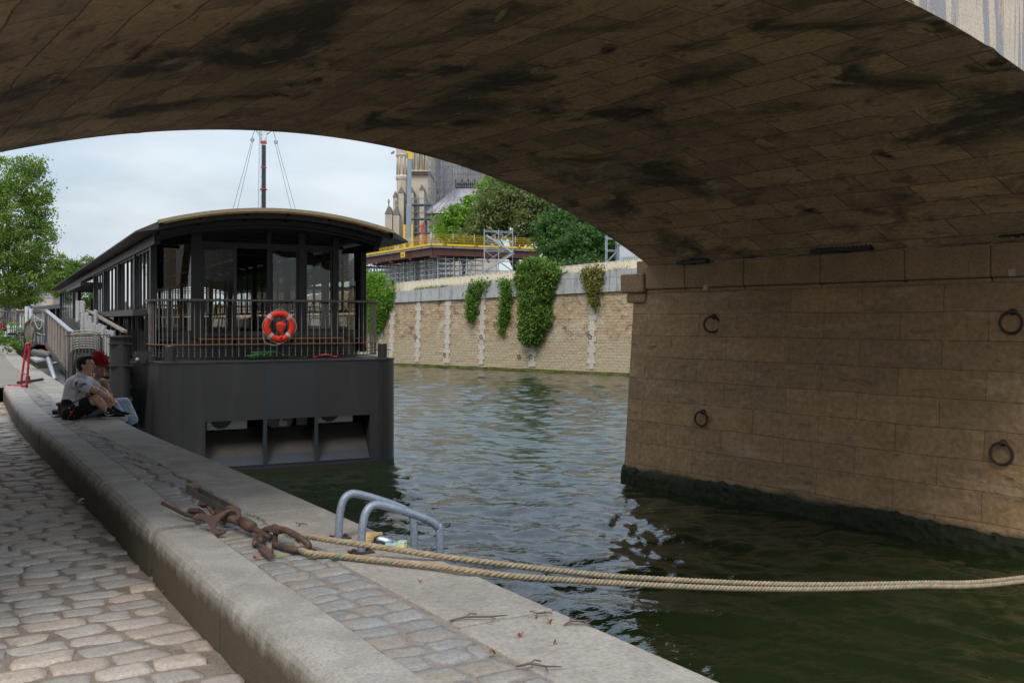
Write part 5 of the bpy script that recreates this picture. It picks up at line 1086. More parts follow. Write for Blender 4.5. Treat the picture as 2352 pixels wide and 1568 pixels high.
for i, (ia, ib, ns) in enumerate(((0, 1, 8), (2, 3, 7))):
    for j in range(ns):
        a = pb[ia]+(pb[ib]-pb[ia])*((j+.32)/ns); b = ptp[ia]+(ptp[ib]-ptp[ia])*((j+.32)/ns); a2 = pb[ia]+(pb[ib]-pb[ia])*((j+.80)/ns); b2 = ptp[ia]+(ptp[ib]-ptp[ia])*((j+.80)/ns)
        off = Vector((.03, .02, 0)); mb = MB(); mb.add([a, a2, b2, b, a+off, a2+off, b2+off, b+off], [(0, 1, 2, 3), (7, 6, 5, 4), (0, 4, 5, 1), (1, 5, 6, 2), (2, 6, 7, 3), (3, 7, 4, 0)]); obj('slat', mb, M['tan'], t, world=True)
    mb = MB(); mb.bar(ptp[ia], ptp[ib], .12, .04); obj('handrail', mb, M['lgm'], t, world=True); mb = MB(); mb.bar(pb[ia], pb[ib], .1, .16); obj('stringer', mb, M['gm'], t, world=True)
mb = MB(); mb.bar(pb[0]-Vector((0, 0, .06)), ptp[0], .14, .12); obj('end_post', mb, M['gm'], t, world=True)
mb = MB(); mb.bar(pb[1], ptp[1], .1, .1); obj('end_post', mb, M['gm'], t, world=True)
off = Vector((1.25, .65, 0)); dk = MB(); P_ = [p_+Vector((0, 0, .05)) for p_ in pb]; P2 = [p_+off for p_ in P_]; dk.add(P_+P2+[x-Vector((0, 0, .06)) for x in P_+P2], [(0, 1, 5, 4), (1, 2, 6, 5), (2, 3, 7, 6), (8, 12, 13, 9), (9, 13, 14, 10), (10, 14, 15, 11), (0, 8, 9, 1), (1, 9, 10, 2), (2, 10, 11, 3), (4, 5, 13, 12), (5, 6, 14, 13), (6, 7, 15, 14), (0, 4, 12, 8), (3, 11, 15, 7)])
obj('walkway', dk, M['treads'], t, world=True)
mb = MB(); mb.bar(ptp[0]+off, ptp[1]+off, .06, .05)
for k in range(9): f_ = k/8; mb.bar(P2[0]+(P2[1]-P2[0])*f_, ptp[0]+off+(ptp[1]-ptp[0])*f_, .03)
obj('far_railing', mb, M['gm'], t, world=True)
mb = MB(); c6 = lambda cx, cy, Y: at(cx*.14648, 660.3+cy*.14648, Y); Y_ = 34
mb.tube(catmull([c6(580, 890, Y_), c6(560, 700, Y_), c6(550, 420, Y_), c6(570, 388, Y_), c6(700, 385, Y_), c6(735, 385, Y_)], 4), .02, 6); mb.tube([c6(580, 890, Y_), c6(725, 885, Y_)], .02, 6)
for x in (625, 672, 700): mb.tube([c6(x, 388, Y_), c6(x, 885, Y_)], .014, 5)
g_ = thing('gate', 'tall barred gate hung with chains at the top of the arched ramp', 'gate', c6(650, 890, Y_)); obj('frame', mb, M['gm'], g_, world=True, smooth=True)
def chain(mb, P, s=.03):
    P = catmull(P, 4); d = 0
    tot = sum((b-a).length for a, b in zip(P, P[1:])); n = int(tot/(s*1.5)); k = 0
    for i in range(n):
        tgt = tot*i/n; acc = 0
        for a, b in zip(P, P[1:]):
            l_ = (b-a).length
            if acc+l_ >= tgt: c = a+(b-a)*((tgt-acc)/l_); dr = (b-a).normalized(); break
            acc += l_
        x = dr.orthogonal().normalized(); y = dr.cross(x); w_ = x if i % 2 else y; mb.tube([c+dr*s*math.cos(a_)+w_*s*.6*math.sin(a_) for a_ in np.linspace(0, 2*PI, 9)[:-1]], s*.28, 4, closed=True)
M['chr'] = mat('galvanised chain', (.5, .52, .54), (.4, .42, .44), 9, .35, .8, bump=.1)
for P_, lb in (([c6(672, 390, 33.8), c6(680, 560, 33.8), c6(695, 760, 33.8)], 'galvanised chain hanging straight down the barred gate'), ([c6(540, 440, 33.6), c6(580, 480, 33.6), c6(640, 510, 33.6), c6(710, 550, 33.6)], 'chain slung across the top of the barred gate'), ([c6(590, 715, 33.6), c6(650, 735, 33.6), c6(715, 740, 33.6)], 'short chain across the middle of the barred gate'), ([c6(1665, 680, 23.5), c6(1635, 780, 23.5), c6(1600, 930, 23.5)], 'chain hanging on the pale panels above the stacked chairs')):
    mb = MB(); chain(mb, P_); tag(obj('chain', mb, M['chr'], smooth=True), lb, 'chain', 'chains on the gangways')
mb = MB(); mb.tube(catmull([c6(540, 450, 33.4), c6(560, 580, 33.4), c6(610, 650, 33.4), c6(650, 600, 33.4), c6(655, 500, 33.4)], 5), .022, 6); tag(obj('hose', mb, M['pvc'], smooth=True), 'pale hose looped over the barred gate', 'hose')
# landing platform with barred fence
t = thing('landing_fence', 'low fence of thin upright bars on the landing between gangway and boat', 'fence', at(200, 877, 21.7)); l0, l1 = at(150, 878, 21.9), at(253, 877, 21.5); th = Vector((0, 0, 1.02))
for z0, nm in ((th, 'top_rail'), (Vector((0, 0, .0)), 'bottom_rail')): mb = MB(); mb.bar(l0+z0, l1+z0, .025, .02); obj(nm, mb, M['rust'], t, world=True)
for j in range(14): a = l0+(l1-l0)*(j/13); mb = MB(); mb.tube([a, a+th], .009, 6); obj('bar', mb, M['gm'], t, world=True, smooth=True)
mb = MB(); a = at(149, 930, 21.9); mb.tube([Vector((l0.x, l0.y, .0)), l0], .02, 6); obj('post', mb, M['gm'], t, world=True, smooth=True)
t = thing('landing_stage', 'dark steel landing platform floating between the quay and the boat', 'platform', (-10.5, 24, 1.9), BA)
mb = MB(); mb.box(-.9, 1.0, -2.4, 7, -.06, .0); obj('grating', mb, M['gm'], t)
for x, y in ((-.85, -2.3), (.9, -2.3), (.9, 6.8), (-.85, 6.8)): mb = MB(); mb.tube([(x, y, -3), (x, y, -.07)], .06, 8); obj('pile', mb, M['gm'], t, smooth=True)
for y in (-2.35, 2, 5): mb = MB(); mb.bar((-.9, y, -.3), (1, y, -.3), .1, .1); obj('cross_beam', mb, M['gm'], t)
t = thing('roller_ramp', 'corrugated metal flap with a dark roller below the arched ramp', 'ramp', c6(600, 1080, 27.5)); mb = MB(); a, b, c, d = c6(470, 1090, 27), c6(560, 1140, 26), c6(745, 1110, 26), c6(640, 1060, 27.5); n_ = Vector((0, 0, -.05)); mb.add([a, b, c, d, a+n_, b+n_, c+n_, d+n_], [(0, 1, 2, 3), (7, 6, 5, 4), (0, 4, 5, 1), (1, 5, 6, 2), (2, 6, 7, 3), (3, 7, 4, 0)]); obj('flap', mb, M['lgm'], t, world=True)
mb = MB(); mb.tube([c6(530, 1010, 27.8), c6(760, 1075, 26)], .085, 12); obj('roller', mb, M['gm'], t, world=True, smooth=True); mb = MB(); a, b, c, d = c6(545, 980, 29), c6(740, 1030, 27), c6(800, 1015, 27), c6(640, 965, 29.5); mb.add([a, b, c, d, a+n_, b+n_, c+n_, d+n_], [(0, 1, 2, 3), (7, 6, 5, 4), (0, 4, 5, 1), (1, 5, 6, 2), (2, 6, 7, 3), (3, 7, 4, 0)]); obj('hinged_board', mb, M['treads'], t, world=True)
mb = MB(); mb.tube([c6(755, 1115, 25.5), c6(860, 1440, 23.5)], .055, 10); mb.tube([c6(800, 1190, 25), c6(900, 1170, 25)], .02, 6); o = obj('brace_tube', mb, M['lgm'], smooth=True); tag(o, 'shiny slanted support tube under the roller flap', 'tube')
mb = MB(); mb.tube([Vector((-11.2, 24.2, .6)), c6(600, 1070, 26.5)], .05, 8); 
# stair with pale panels up to the boat entrance
t = thing('boarding_stair', 'boarding stair with irregular pale upright panels leading to the boat entrance', 'gangway', (-11.5, 28, ZQ))
pn = [(1182, 1232, 205, 545, 34), (1252, 1288, 208, 400, 33.5), (1290, 1312, 215, 415, 33), (1258, 1306, 415, 700, 31.5), (1322, 1368, 400, 705, 30.5), (1382, 1425, 445, 740, 29.5), (1365, 1430, 520, 760, 29), (1466, 1502, 350, 755, 28.5), (1432, 1485, 560, 770, 28), (1495, 1530, 590, 790, 27.5), (1532, 1572, 565, 900, 27), (1580, 1640, 590, 980, 26.3), (1565, 1620, 640, 1060, 26), (1640, 1705, 660, 1125, 25), (1712, 1775, 670, 900, 24.5)]
for x0, x1, y0, y1, Y in pn:
    a, b, c, d = c6(x0, y1-15, Y), c6(x1, y1+15, Y-.35), c6(x1, y0+12, Y-.35), c6(x0, y0-5, Y); n_ = Vector((.035, .03, 0)); mb = MB(); mb.add([a, b, c, d, a+n_, b+n_, c+n_, d+n_], [(0, 1, 2, 3), (7, 6, 5, 4), (0, 4, 5, 1), (1, 5, 6, 2), (2, 6, 7, 3), (3, 7, 4, 0)]); obj('panel', mb, M['pan'], t, world=True)
mb = MB(); a, b = c6(1230, 560, 33.5), c6(1710, 1140, 24.6); mb.bar(a, b, .08, .2); mb.bar(a+Vector((1.1, .55, 0)), b+Vector((1.1, .55, 0)), .08, .2); obj('stringer', mb, M['gm'], t, world=True)
for k in range(14): mb = MB(); p_ = a+(b-a)*((k+.5)/14); mb.bar(p_+Vector((0, 0, .1)), p_+Vector((1.1, .55, .1)), .3, .035, up=(0, 0, 1)); obj('tread', mb, M['gm'], t, world=True)
hr0, hr1 = c6(1405, 372, 31), c6(1960, 690, 23.2); mb = MB(); mb.bar(hr0, hr1, .10, .05); obj('handrail', mb, M['tan'], t, world=True)
for k in range(9): mb = MB(); p_ = hr0+(hr1-hr0)*((k+.4)/9); mb.bar(p_, p_-Vector((0, 0, .85)), .22, .02); obj('dark_slat', mb, M['gm'], t, world=True)
# stacked garden chairs
def gchair(z, lab, base, grp, first=None):
    if first is not None:
        t = copy_tree(first); t.location = base+Vector((0, 0, z)); MW[t] = MW[first]; tag(t, lab, 'chair', grp); return t
    t = thing('garden_chair', lab, 'chair', base+Vector((0, 0, z)), R(12), grp)
    mb = MB(); n = 9; P_ = []
    for i in range(n):   # shell: a seat that rolls up into arms and back
        a = -1+2*i/(n-1); row = []
        for j in range(6): b = j/5; w_ = .20+.08*b; row.append((a*w_*(1+.1*b), .16-.30*(1-a*a)*0-.28+.10*b, .42+.36*b**1.4*(1 if abs(a) < .9 else .98)))
        P_.append(row)
    mb.grid(P_); mb.box(-.21, .21, -.14, .24, .40, .43); o = obj('shell', mb, M['cream'], t, smooth=False)
    mb = MB(); mb.tube(catmull([(-.30, .22, .60), (-.31, 0, .66), (-.30, -.16, .72), (-.22, -.20, .80), (0, -.21, .82), (.22, -.20, .80), (.30, -.16, .72), (.31, 0, .66), (.30, .22, .60)], 4), .014, 6); obj('rim', mb, M['creaml'], t, smooth=True)
    for sx, sy in ((-1, -1), (1, -1), (-1, 1), (1, 1)): mb = MB(); mb.tube([(sx*.2, .05+sy*.17, .41), (sx*.25, .05+sy*.22, 0)], .016, 6); obj('leg', mb, M['cream'], t, smooth=True)
    return t
M['cream'] = mat('olive grey chair plastic', (.13, .125, .105), (.11, .105, .09), 4, .5, bump=.1); M['creaml'] = mat('pale chair rim', (.40, .39, .33), (.34, .33, .28), 4, .5, bump=.1)
base = at(199, 826, 22.6); c0 = None; names = ['lowest', 'second lowest', 'third from below', 'fourth from below', 'fifth from below', 'sixth from below', 'second highest', 'topmost']
base.z = 1.92
for k, nm in enumerate(names): c_ = gchair(.055*k, 'grey plastic garden chair, %s of the stack beside the landing fence' % nm, base, 'garden chairs stacked by the landing fence', c0); c0 = c0 or c_
base = c6(645, 885, 35.5); base.z += .02
for k, nm in enumerate(('bottom', 'second', 'third', 'top')): gchair(.07*k, 'grey plastic chair, %s of the stack behind the barred gate' % nm, base, 'garden chairs stacked behind the gate', c0)

#==FAR==
# ------------------------------------------------------------------ far bank wall
WA, WB = Vector((-8.48, 74.6, 0)), Vector((7.22, 60.5, 0)); WD = (WB-WA).normalized(); WN = Vector((-WD.y*-1, -WD.x*1, 0)); WN = Vector((WD.y, -WD.x, 0))   # towards the water/camera
if WN.y > 0: WN = -WN
WP = [Vector((-40, 103, 0)), Vector((-22, 89, 0)), Vector((-12.2, 79.2, 0)), WA.copy(), WB.copy(), WB+WD*8, WB+WD*22, WB+WD*60]
wd = [0]
for a, b in zip(WP, WP[1:]): wd.append(wd[-1]+(b-a).length)
s0_ = wd[3]; sL = wd[4]-wd[3]
def wz(s, lo, hi): return lo+(hi-lo)*max(-.4, min(1.5, (s-s0_)/sL))
cop_top = lambda s: wz(s, 5.50, 6.48); cop_bot = lambda s: wz(s, 4.68, 5.15)
def wpt(s):
    s = max(0, min(wd[-1]-1e-4, s))
    for i in range(len(wd)-1):
        if wd[i] <= s <= wd[i+1]: return WP[i]+(WP[i+1]-WP[i])*((s-wd[i])/(wd[i+1]-wd[i]))
def wu(u):
    k = (u-1176)/2287; t_ = (k*WA.y-WA.x)/(WD.x-k*WD.y); return s0_+t_
M['rubble'] = mat('rubble masonry', (.44, .27, .13), (.27, .155, .075), 1.6, .9, bump=1, bscale=9, bdist=.04, uv=True, brick=(.36, .185, .035, (.56, .42, .27), (.42, .34, .24), .5), warp=.03,
                  stains=[((.15, .105, .07), 1.1, .54, .66, (1, 1.3, 1)), ((.52, .45, .34), .5, .52, .68, (1, 1, 1)), ((.24, .12, .05), 3.1, .62, .70, (1, 1, 1)), ((.55, .46, .32), 4.1, .64, .7, (1, 1.4, 1))], low=(.9, 2.4, (.42, .34, .22), .5, .8))
M['copl'] = mat('grey weathered limestone', (.44, .43, .41), (.31, .31, .30), 1.2, .85, bump=.5, bscale=8, bdist=.02, uv=True, brick=(1.1, 3, .02, (.36, .36, .35), (.2, .2, .19), .0), stains=[((.17, .17, .17), 1.4, .52, .68, (2.5, .35, 1)), ((.55, .52, .47), 1.7, .62, .72, (1.5, .5, 1))])
M['quoin'] = mat('pale dressed stone', (.55, .49, .40), (.46, .40, .32), 2, .85, bump=.5, bscale=12, bdist=.01)
t = thing('embankment_wall', 'tall rubble stone embankment wall with pale quoins and grey coping across the river', 'wall', (0, 67, 0)); EW = t
S_ = np.concatenate([np.linspace(0, wd[2], 30), np.linspace(wd[2], wd[5], 120)[1:], np.linspace(wd[5], wd[-1], 20)[1:]])
def strip(name, f0, f1, out0, out1, m, nz=2, jag=0, top=False):
    mb = MB(); uv = []; P_ = []
    for s in S_:
        p_ = wpt(s); row = []
        for k in range(nz):
            f_ = k/(nz-1); z = f0(s)+(f1(s)-f0(s))*f_; o_ = out0+(out1-out0)*f_+(jag*noise.noise(Vector((s*2.3, z*4, 0))) if jag else 0); row.append((p_.x+WN.x*o_, p_.y+WN.y*o_, z)); uv.append((s, z))
        P_.append(row)
    mb.grid(P_)
    if top:
        k = len(mb.v)
        for s in S_:
            p_ = wpt(s); mb.v += [(p_.x+WN.x*out1, p_.y+WN.y*out1, f1(s)), (p_.x-WN.x*.6, p_.y-WN.y*.6, f1(s))]; uv += [(s, 0), (s, .6)]
        mb.f += [(k+2*i, k+2*i+2, k+2*i+3, k+2*i+1) for i in range(len(S_)-1)]; k = len(mb.v)
        for s in S_:
            p_ = wpt(s); mb.v += [(p_.x+WN.x*out0, p_.y+WN.y*out0, f0(s)), (p_.x-WN.x*.1, p_.y-WN.y*.1, f0(s))]; uv += [(s, 0), (s, .6)]
        mb.f += [(k+2*i, k+2*i+1, k+2*i+3, k+2*i+2) for i in range(len(S_)-1)]
    return obj(name, mb, m, t, world=True, uv=uv)
strip('wall_face', lambda s: -1, cop_bot, .22, .0, M['rubble'], 26, .03)
strip('coping', lambda s: cop_bot(s)+.27, cop_top, .10, .10, M['copl'], 4, .01, True); strip('coping_base', cop_bot, lambda s: cop_bot(s)+.27, .17, .17, M['copl'], 2, 0, True)
strip('algae_ledge', lambda s: -.3, lambda s: .16+.05*noise.noise(Vector((s, 0, 0))), .55, .45, M['algae'] if 'algae' in M else mat('green algae', (.10, .115, .012), (.07, .06, .02), 3, .9, bump=1, bscale=20, bdist=.05), 6, .10, True)
for u, n0 in ((868, 0), (900, 1), (963, 0), (1031, 1), (1110, 0), (1227, 1), (1363, 0)):
    s = wu(u); 
    mb = MB(); z = .3; k = n0
    zt_ = cop_bot(s)-.02
    if u == 1227: zt_ = 2.9
    while z < zt_-.1:
        h = min(.34, zt_-z); w_ = .62 if k % 2 else .36; a = wpt(s-w_/2); b = wpt(s+w_/2); f_ = (z+h/2)/cop_bot(s); o_ = WN*(.22*(1-(z+1)/(cop_bot(s)+1))+.035)
        obox(mb, (a+b)/2+o_, WD, WN, Vector((0, 0, 1)), -w_/2, w_/2, -.15, .03, z+.006, z+h-.006); z += h; k += 1
    obj('quoin', mb, M['quoin'], t, world=True)
for (u, v, lb) in ((959, 773, 'small iron ring on the embankment wall, leftmost of the upper row'), (1027, 815, 'rusty iron ring low on the third pale quoin of the embankment wall'), (1110, 774, 'small iron ring on the embankment wall between the two narrow ivy strands'), (1197, 819, 'iron ring low on the embankment wall, left of a close pair'), (1224, 819, 'iron ring low on the embankment wall, right of a close pair'), (1360, 773, 'iron ring on the rightmost quoin of the embankment wall')):
    s = wu(u); p_ = wpt(s)+WN*.24; z = CH-(v-735)/2287*p_.y; mb = MB(); r = .125; mb.tube([Vector((0, 0, 0))+WD*r*math.cos(a)+Vector((0, 0, r*math.sin(a)))+WN*.02*math.sin(a) for a in np.linspace(0, 2*PI, 17)[:-1]], .022, 6, closed=True)
    mb.bar(Vector((0, 0, r))-WN*.2, Vector((0, 0, r))+WN*.03, .05); o = obj('mooring_ring', mb, M['rust'], smooth=True); o.location = (p_.x, p_.y, z); tag(o, lb, 'mooring ring', 'small rings on the embankment wall')
# upper ground of the island and beige hoarding
mb = MB(); P_ = []
for s in np.linspace(0, wd[-1], 60): p_ = wpt(s); P_.append([(p_.x-WN.x*k, p_.y-WN.y*k, cop_top(s)-.15-(0 if k < 3 else .25)) for k in (.55, 3, 10, 30, 90, 260)])
mb.grid(P_); M['isl'] = mat('gravel ground', (.2, .18, .15), (.12, .13, .08), .4, .95, bump=.5); tag(obj('ground', mb, M['isl']), kind='structure')
M['hoard'] = mat('beige corrugated sheet', (.66, .57, .43), (.62, .53, .40), .6, .55, bump=.03)
t = thing('hoarding', 'long beige corrugated metal hoarding on top of the embankment wall', 'fence', (0, 70, 5.5)); ft = lambda s: wz(s, 6.22, 7.08)
mb = MB(); ss = np.arange(wu(880)-24, wu(1600), .085); k = len(ss); prof = [0, .045, .045, 0, 0, 0]; ds = 0
P_ = []
for i, s in enumerate(ss):
    p_ = wpt(s)-WN*(.65+prof[i % 6]*-.7); P_.append([(p_.x, p_.y, cop_top(s)-.2), (p_.x, p_.y, ft(s))])
mb.grid(P_); obj('sheet', mb, M['hoard'], t, world=True)
mb = MB(); P_ = [wpt(s)-WN*.66 for s in ss[::12]]
for a, b, sa, sb in zip(P_, P_[1:], ss[::12], ss[12::12]): mb.bar(Vector((a.x, a.y, ft(sa)+.01)), Vector((b.x, b.y, ft(sb)+.01)), .07, .03)
obj('cap_rail', mb, M['hoard'], t, world=True)
M['wire'] = mat('dark wire', (.06, .07, .06), (.05, .05, .05), 3, .5, .5); mb = MB(); pts = []
for i in range(700): s = wu(1270)+i*.021; p_ = wpt(s)-WN*.7; a = i*.8; pts.append(p_+Vector((0, .12*math.cos(a), ft(s)+.12+.12*math.sin(a))))
mb.tube(pts, .008, 4); tag(obj('razor_wire', mb, M['wire']), 'coiled razor wire along the top of the beige hoarding', 'wire')
# ------------------------------------------------------------------ foliage
def leaves(C_, size, flat=0, asp=.62):
    """C_: (n,3) centres -> random folded leaf quads"""
    n = len(C_); d = NR.normal(size=(n, 3)); d /= np.linalg.norm(d, axis=1)[:, None]; e = NR.normal(size=(n, 3)); e -= (e*d).sum(1)[:, None]*d; e /= np.linalg.norm(e, axis=1)[:, None]
    d[:, 2] -= flat; s = size*NR.uniform(.6, 1.35, n)[:, None]; a = C_-d*s*.5; b = C_+d*s*.5; w_ = e*s*asp*.5; V = np.stack([a, C_+w_, b, C_-w_], 1).reshape(-1, 3); return V, np.arange(4*n).reshape(-1, 4)
def crown(blobs, n, clump, seed=0, shell=.55):
    """blobs: [(centre, radii)]; leaves gather in sprays near and inside the blob surfaces"""
    rn = np.random.default_rng(seed); vol = np.array([b[1][0]*b[1][1]*b[1][2] for b in blobs])**(2/3); pr = vol/vol.sum(); nc = max(8, n//42); C_ = []; T_ = []
    for _ in range(nc):
        c, r = blobs[rn.choice(len(blobs), p=pr)]; d = rn.normal(size=3); d /= np.linalg.norm(d); rad = shell+(1.08-shell)*rn.random()**.6; p_ = np.array(c)+d*np.array(r)*rad
        k = int(rn.uniform(22, 62)); q_ = rn.normal(size=(k, 3))*clump*rn.uniform(.5, 1.2)*np.array([1, 1, .62]); C_.append(p_+q_); T_ += [rn.uniform(.72, 1.25)]*k
    return np.concatenate(C_), np.array(T_)
M['bark'] = mat('bark', (.12, .10, .075), (.08, .065, .05), 3, .95, bump=1, bscale=10, bdist=.05)
def ltree(name, label, base, h, blobs, n, lf, clump, c, group, seed, trunk_r=.35, tr=.35):
    t = thing(name, label, 'tree', base, 0, group); C_, T_ = crown(blobs, n, clump, seed); V, F = leaves(C_, lf); j = NR.uniform(.8, 1.2, len(T_))
    T4 = np.repeat(T_*j, 4); yel = np.repeat(NR.uniform(.85, 1.35, len(T_)), 4); co_ = np.stack([T4*yel, T4, T4*.9, np.ones_like(T4)], 1)
    if c not in M: M[c] = leafmat('foliage', c, tr)
    npmesh('crown', V, F, M[c], t, cols=co_)
    b = Vector(base); mb = MB(); tops = [Vector(q_[0]) for q_ in blobs]; ctr = sum(tops, Vector())/len(tops); cr_ = b+(ctr-b)*.55; mb.tube(catmull([b-Vector((0, 0, .3)), b+(cr_-b)*.4+Vector((.1, 0, 0)), cr_], 4), [trunk_r*(1-.055*i) for i in range(9)], 10); obj('trunk', mb, M['bark'], t, world=True, smooth=True)
    for k, tp in enumerate(tops[:12]): mb = MB(); st_ = b+(cr_-b)*random.uniform(.45, 1); mid = st_+(tp-st_)*.5+Vector((0, 0, (tp-st_).length*.08)); mb.tube(catmull([st_, mid, tp], 4), [trunk_r*.42*(1-.1*i) for i in range(9)], 6); obj('limb', mb, M['bark'], t, world=True, smooth=True)
def pb_(u, v, Y, ru, rv, ry=None): p_ = at(u, v, Y); s = Y/2287; return ((p_.x, p_.y, p_.z), (ru*s, (ry or ru)*s, rv*s))
G = 'trees on the far bank'
# right hand mass behind the hoarding
ltree('lime_tree', 'dark green lime tree with drooping leaf layers right of the scaffold platform', (at(1350, 600, 82).x, 82, 6.2), 9, [pb_(1300, 555, 82, 50, 42), pb_(1350, 565, 80, 60, 45), pb_(1410, 580, 80, 52, 36), pb_(1270, 590, 80, 32, 28), pb_(1320, 510, 84, 60, 40), pb_(1400, 530, 84, 60, 44), pb_(1260, 540, 83, 28, 38), pb_(1440, 610, 80, 45, 25), pb_(1340, 610, 79, 70, 20)], 30000, .30, .38, (.05, .115, .03), G, 1, .3)
ltree('chestnut_tree', 'large grey green chestnut tree behind the yellow guard rail', (at(1180, 600, 112).x, 112, 6.2), 14, [pb_(1150, 470, 112, 55, 50), pb_(1200, 500, 112, 62, 60), pb_(1240, 460, 113, 60, 60), pb_(1120, 510, 112, 40, 40), pb_(1180, 420, 114, 50, 40), pb_(1250, 540, 111, 40, 30), pb_(1100, 540, 113, 35, 25), pb_(1300, 480, 114, 60, 50)], 30000, .36, .5, (.12, .165, .06), G, 2, .4)
ltree('maple_tree', 'bright green maple tree left of the chestnut, behind the corner of the platform', (at(1060, 600, 122).x, 122, 6.2), 10, [pb_(1060, 505, 122, 40, 30), pb_(1030, 520, 122, 32, 26), pb_(1095, 490, 122, 35, 40), pb_(1140, 440, 123, 42, 34), pb_(1020, 545, 121, 24, 16), pb_(1080, 545, 121, 46, 22)], 16000, .34, .5, (.14, .26, .035), G, 3, .3)
for k, (u, v, Y, ru, rv, c, lb, sd) in enumerate([(860, 560, 150, 30, 16, (.07, .13, .03), 'small tree crown above the left end of the yellow guard rail', 4), (800, 640, 130, 45, 50, (.14, .26, .04), 'bright tree seen through the right glass of the boat', 5), (720, 640, 150, 55, 60, (.10, .19, .04), 'dark tree behind the boat cabin, seen through the stern glass', 6), (640, 635, 160, 50, 65, (.13, .25, .04), 'tree seen through the open stern doorway of the boat', 7), (560, 635, 170, 50, 60, (.09, .18, .04), 'tree behind the boat roof line, seen through the left windows', 8), (470, 630, 185, 60, 65, (.07, .13, .03), 'far tree hidden mostly by the left windows of the boat', 9), (390, 630, 195, 55, 60, (.08, .15, .03), 'far tree seen through the curved left glass corner', 10), (300, 650, 205, 55, 50, (.07, .14, .03), 'far tree behind the side windows nearest the stern', 16), (215, 680, 215, 50, 30, (.08, .15, .03), 'far tree behind the entrance bay of the boat', 17), (760, 690, 112, 60, 40, (.10, .2, .04), 'low bushy tree behind the right posts of the stern', 18), (660, 700, 116, 60, 34, (.12, .24, .04), 'low bushy tree behind the lifebuoy glass', 19), (560, 705, 122, 60, 30, (.10, .21, .04), 'low bushy tree behind the open door leaf', 20)]):
    s = Y/2287; p_ = at(u, 690, Y); ltree('plane_tree', lb, (p_.x, Y, 5.2), 9, [pb_(u, v, Y, ru, rv), pb_(u-ru*.6, v+rv*.3, Y, ru*.6, rv*.6), pb_(u+ru*.6, v+rv*.25, Y, ru*.6, rv*.6), pb_(u, v+rv*.8, Y, ru*.9, rv*.4)], 7000, .42, .6, c, G, sd, .25)
# shrubs and ivy on the wall
def wallplant(name, label, spans, n, lf, c, thick=.35, seed=0, cat='ivy', grp='ivy hanging over the embankment wall', brown=0):
    rn = np.random.default_rng(seed); P_ = []; vs = [q_[0] for q_ in spans]
    for i in range(n//14):
        v = rn.uniform(vs[0], vs[-1]); u0 = np.interp(v, vs, [q_[1] for q_ in spans]); u1 = np.interp(v, vs, [q_[2] for q_ in spans]); f_ = rn.random(); wob = 5*noise.noise(Vector((v*.06, seed, 0))); u = u0+(u1-u0)*f_+wob*(2*f_-.6)*.7+rn.normal()*2.2; 
        if noise.noise(Vector((u*.07, v*.07, seed))) < -.28: continue
        u = u; ed = 1-abs(2*f_-1)**3; s = wu(u); p_ = wpt(s); z = CH-(v-735)/2287*p_.y
        c0_ = np.array([p_.x+WN.x*(.15+thick*ed*rn.random()), p_.y+WN.y*(.15+thick*ed*rn.random()), z]); P_.append(c0_+rn.normal(size=(14, 3))*np.array([.15, .12, .17]))
    C_ = np.concatenate(P_); V, F = leaves(C_, lf, .3, .8); T_ = np.repeat(rn.uniform(.7, 1.25, len(P_)), 14)*rn.uniform(.8, 1.2, len(C_)); T4 = np.repeat(T_, 4); yv = np.repeat(rn.uniform(.8, 1.3, len(C_)), 4); co_ = np.stack([T4*yv*(1+brown*np.repeat(rn.random(len(C_)), 4)), T4, T4*.9, np.ones_like(T4)], 1)
    if c not in M: M[c] = leafmat('foliage', c, .3)
    p_ = wpt(wu((spans[0][1]+spans[0][2])/2)); t = thing(name, label, cat, (p_.x, p_.y, 5.4), 0, grp); npmesh('leaves', V, F, M[c], t, cols=co_)
    mb = MB()
    for k in range(14):
        i = min(len(spans)-2, int(rn.random()*(len(spans)-1))); v0, v1 = spans[0][0]+(spans[-1][0]-spans[0][0])*.15, spans[i+1][0]; pts = []
        for f_ in np.linspace(0, 1, 5): v = v0+(v1-v0)*f_; u0 = np.interp(v, vs, [q_[1] for q_ in spans]); u1 = np.interp(v, vs, [q_[2] for q_ in spans]); s = wu(u0+(u1-u0)*(.3+.4*rn.random())); q2 = wpt(s)+WN*(.24+thick*.3*rn.random()); pts.append((q2.x, q2.y, CH-(v-735)/2287*q2.y))
        mb.tube(pts, [.03, .025, .02, .015, .008], 4)
    obj('stems', mb, M['bark'], t, world=True, smooth=True)
wallplant('ivy', 'narrow pointed ivy hanging over the coping, leftmost of the hanging ivy', [(646, 1102, 1124), (653, 1084, 1122), (672, 1080, 1112), (690, 1080, 1102), (712, 1082, 1096), (733, 1085, 1089)], 3800, .13, (.11, .21, .03), .4, 11)
wallplant('ivy', 'thin wavy strand of ivy between the pointed ivy and the big bush', [(644, 1152, 1176), (655, 1152, 1178), (680, 1162, 1176), (705, 1156, 1174), (730, 1158, 1170), (745, 1156, 1166), (764, 1157, 1161)], 3400, .13, (.105, .21, .028), .3, 12)
wallplant('ivy', 'largest ivy and shrub mass spilling over the coping in the middle of the wall', [(602, 1225, 1258), (614, 1202, 1284), (632, 1194, 1292), (650, 1196, 1276), (672, 1206, 1274), (700, 1204, 1262), (725, 1212, 1268), (750, 1210, 1258), (768, 1216, 1250), (784, 1222, 1234)], 34000, .145, (.11, .19, .035), 1.1, 13)
wallplant('bramble', 'brownish bramble with dry tangled stems near the right quoin', [(614, 1356, 1384), (622, 1344, 1394), (645, 1344, 1388), (662, 1358, 1384), (690, 1368, 1380), (704, 1372, 1376)], 3400, .13, (.15, .19, .055), .5, 14, brown=.5, cat='bramble')
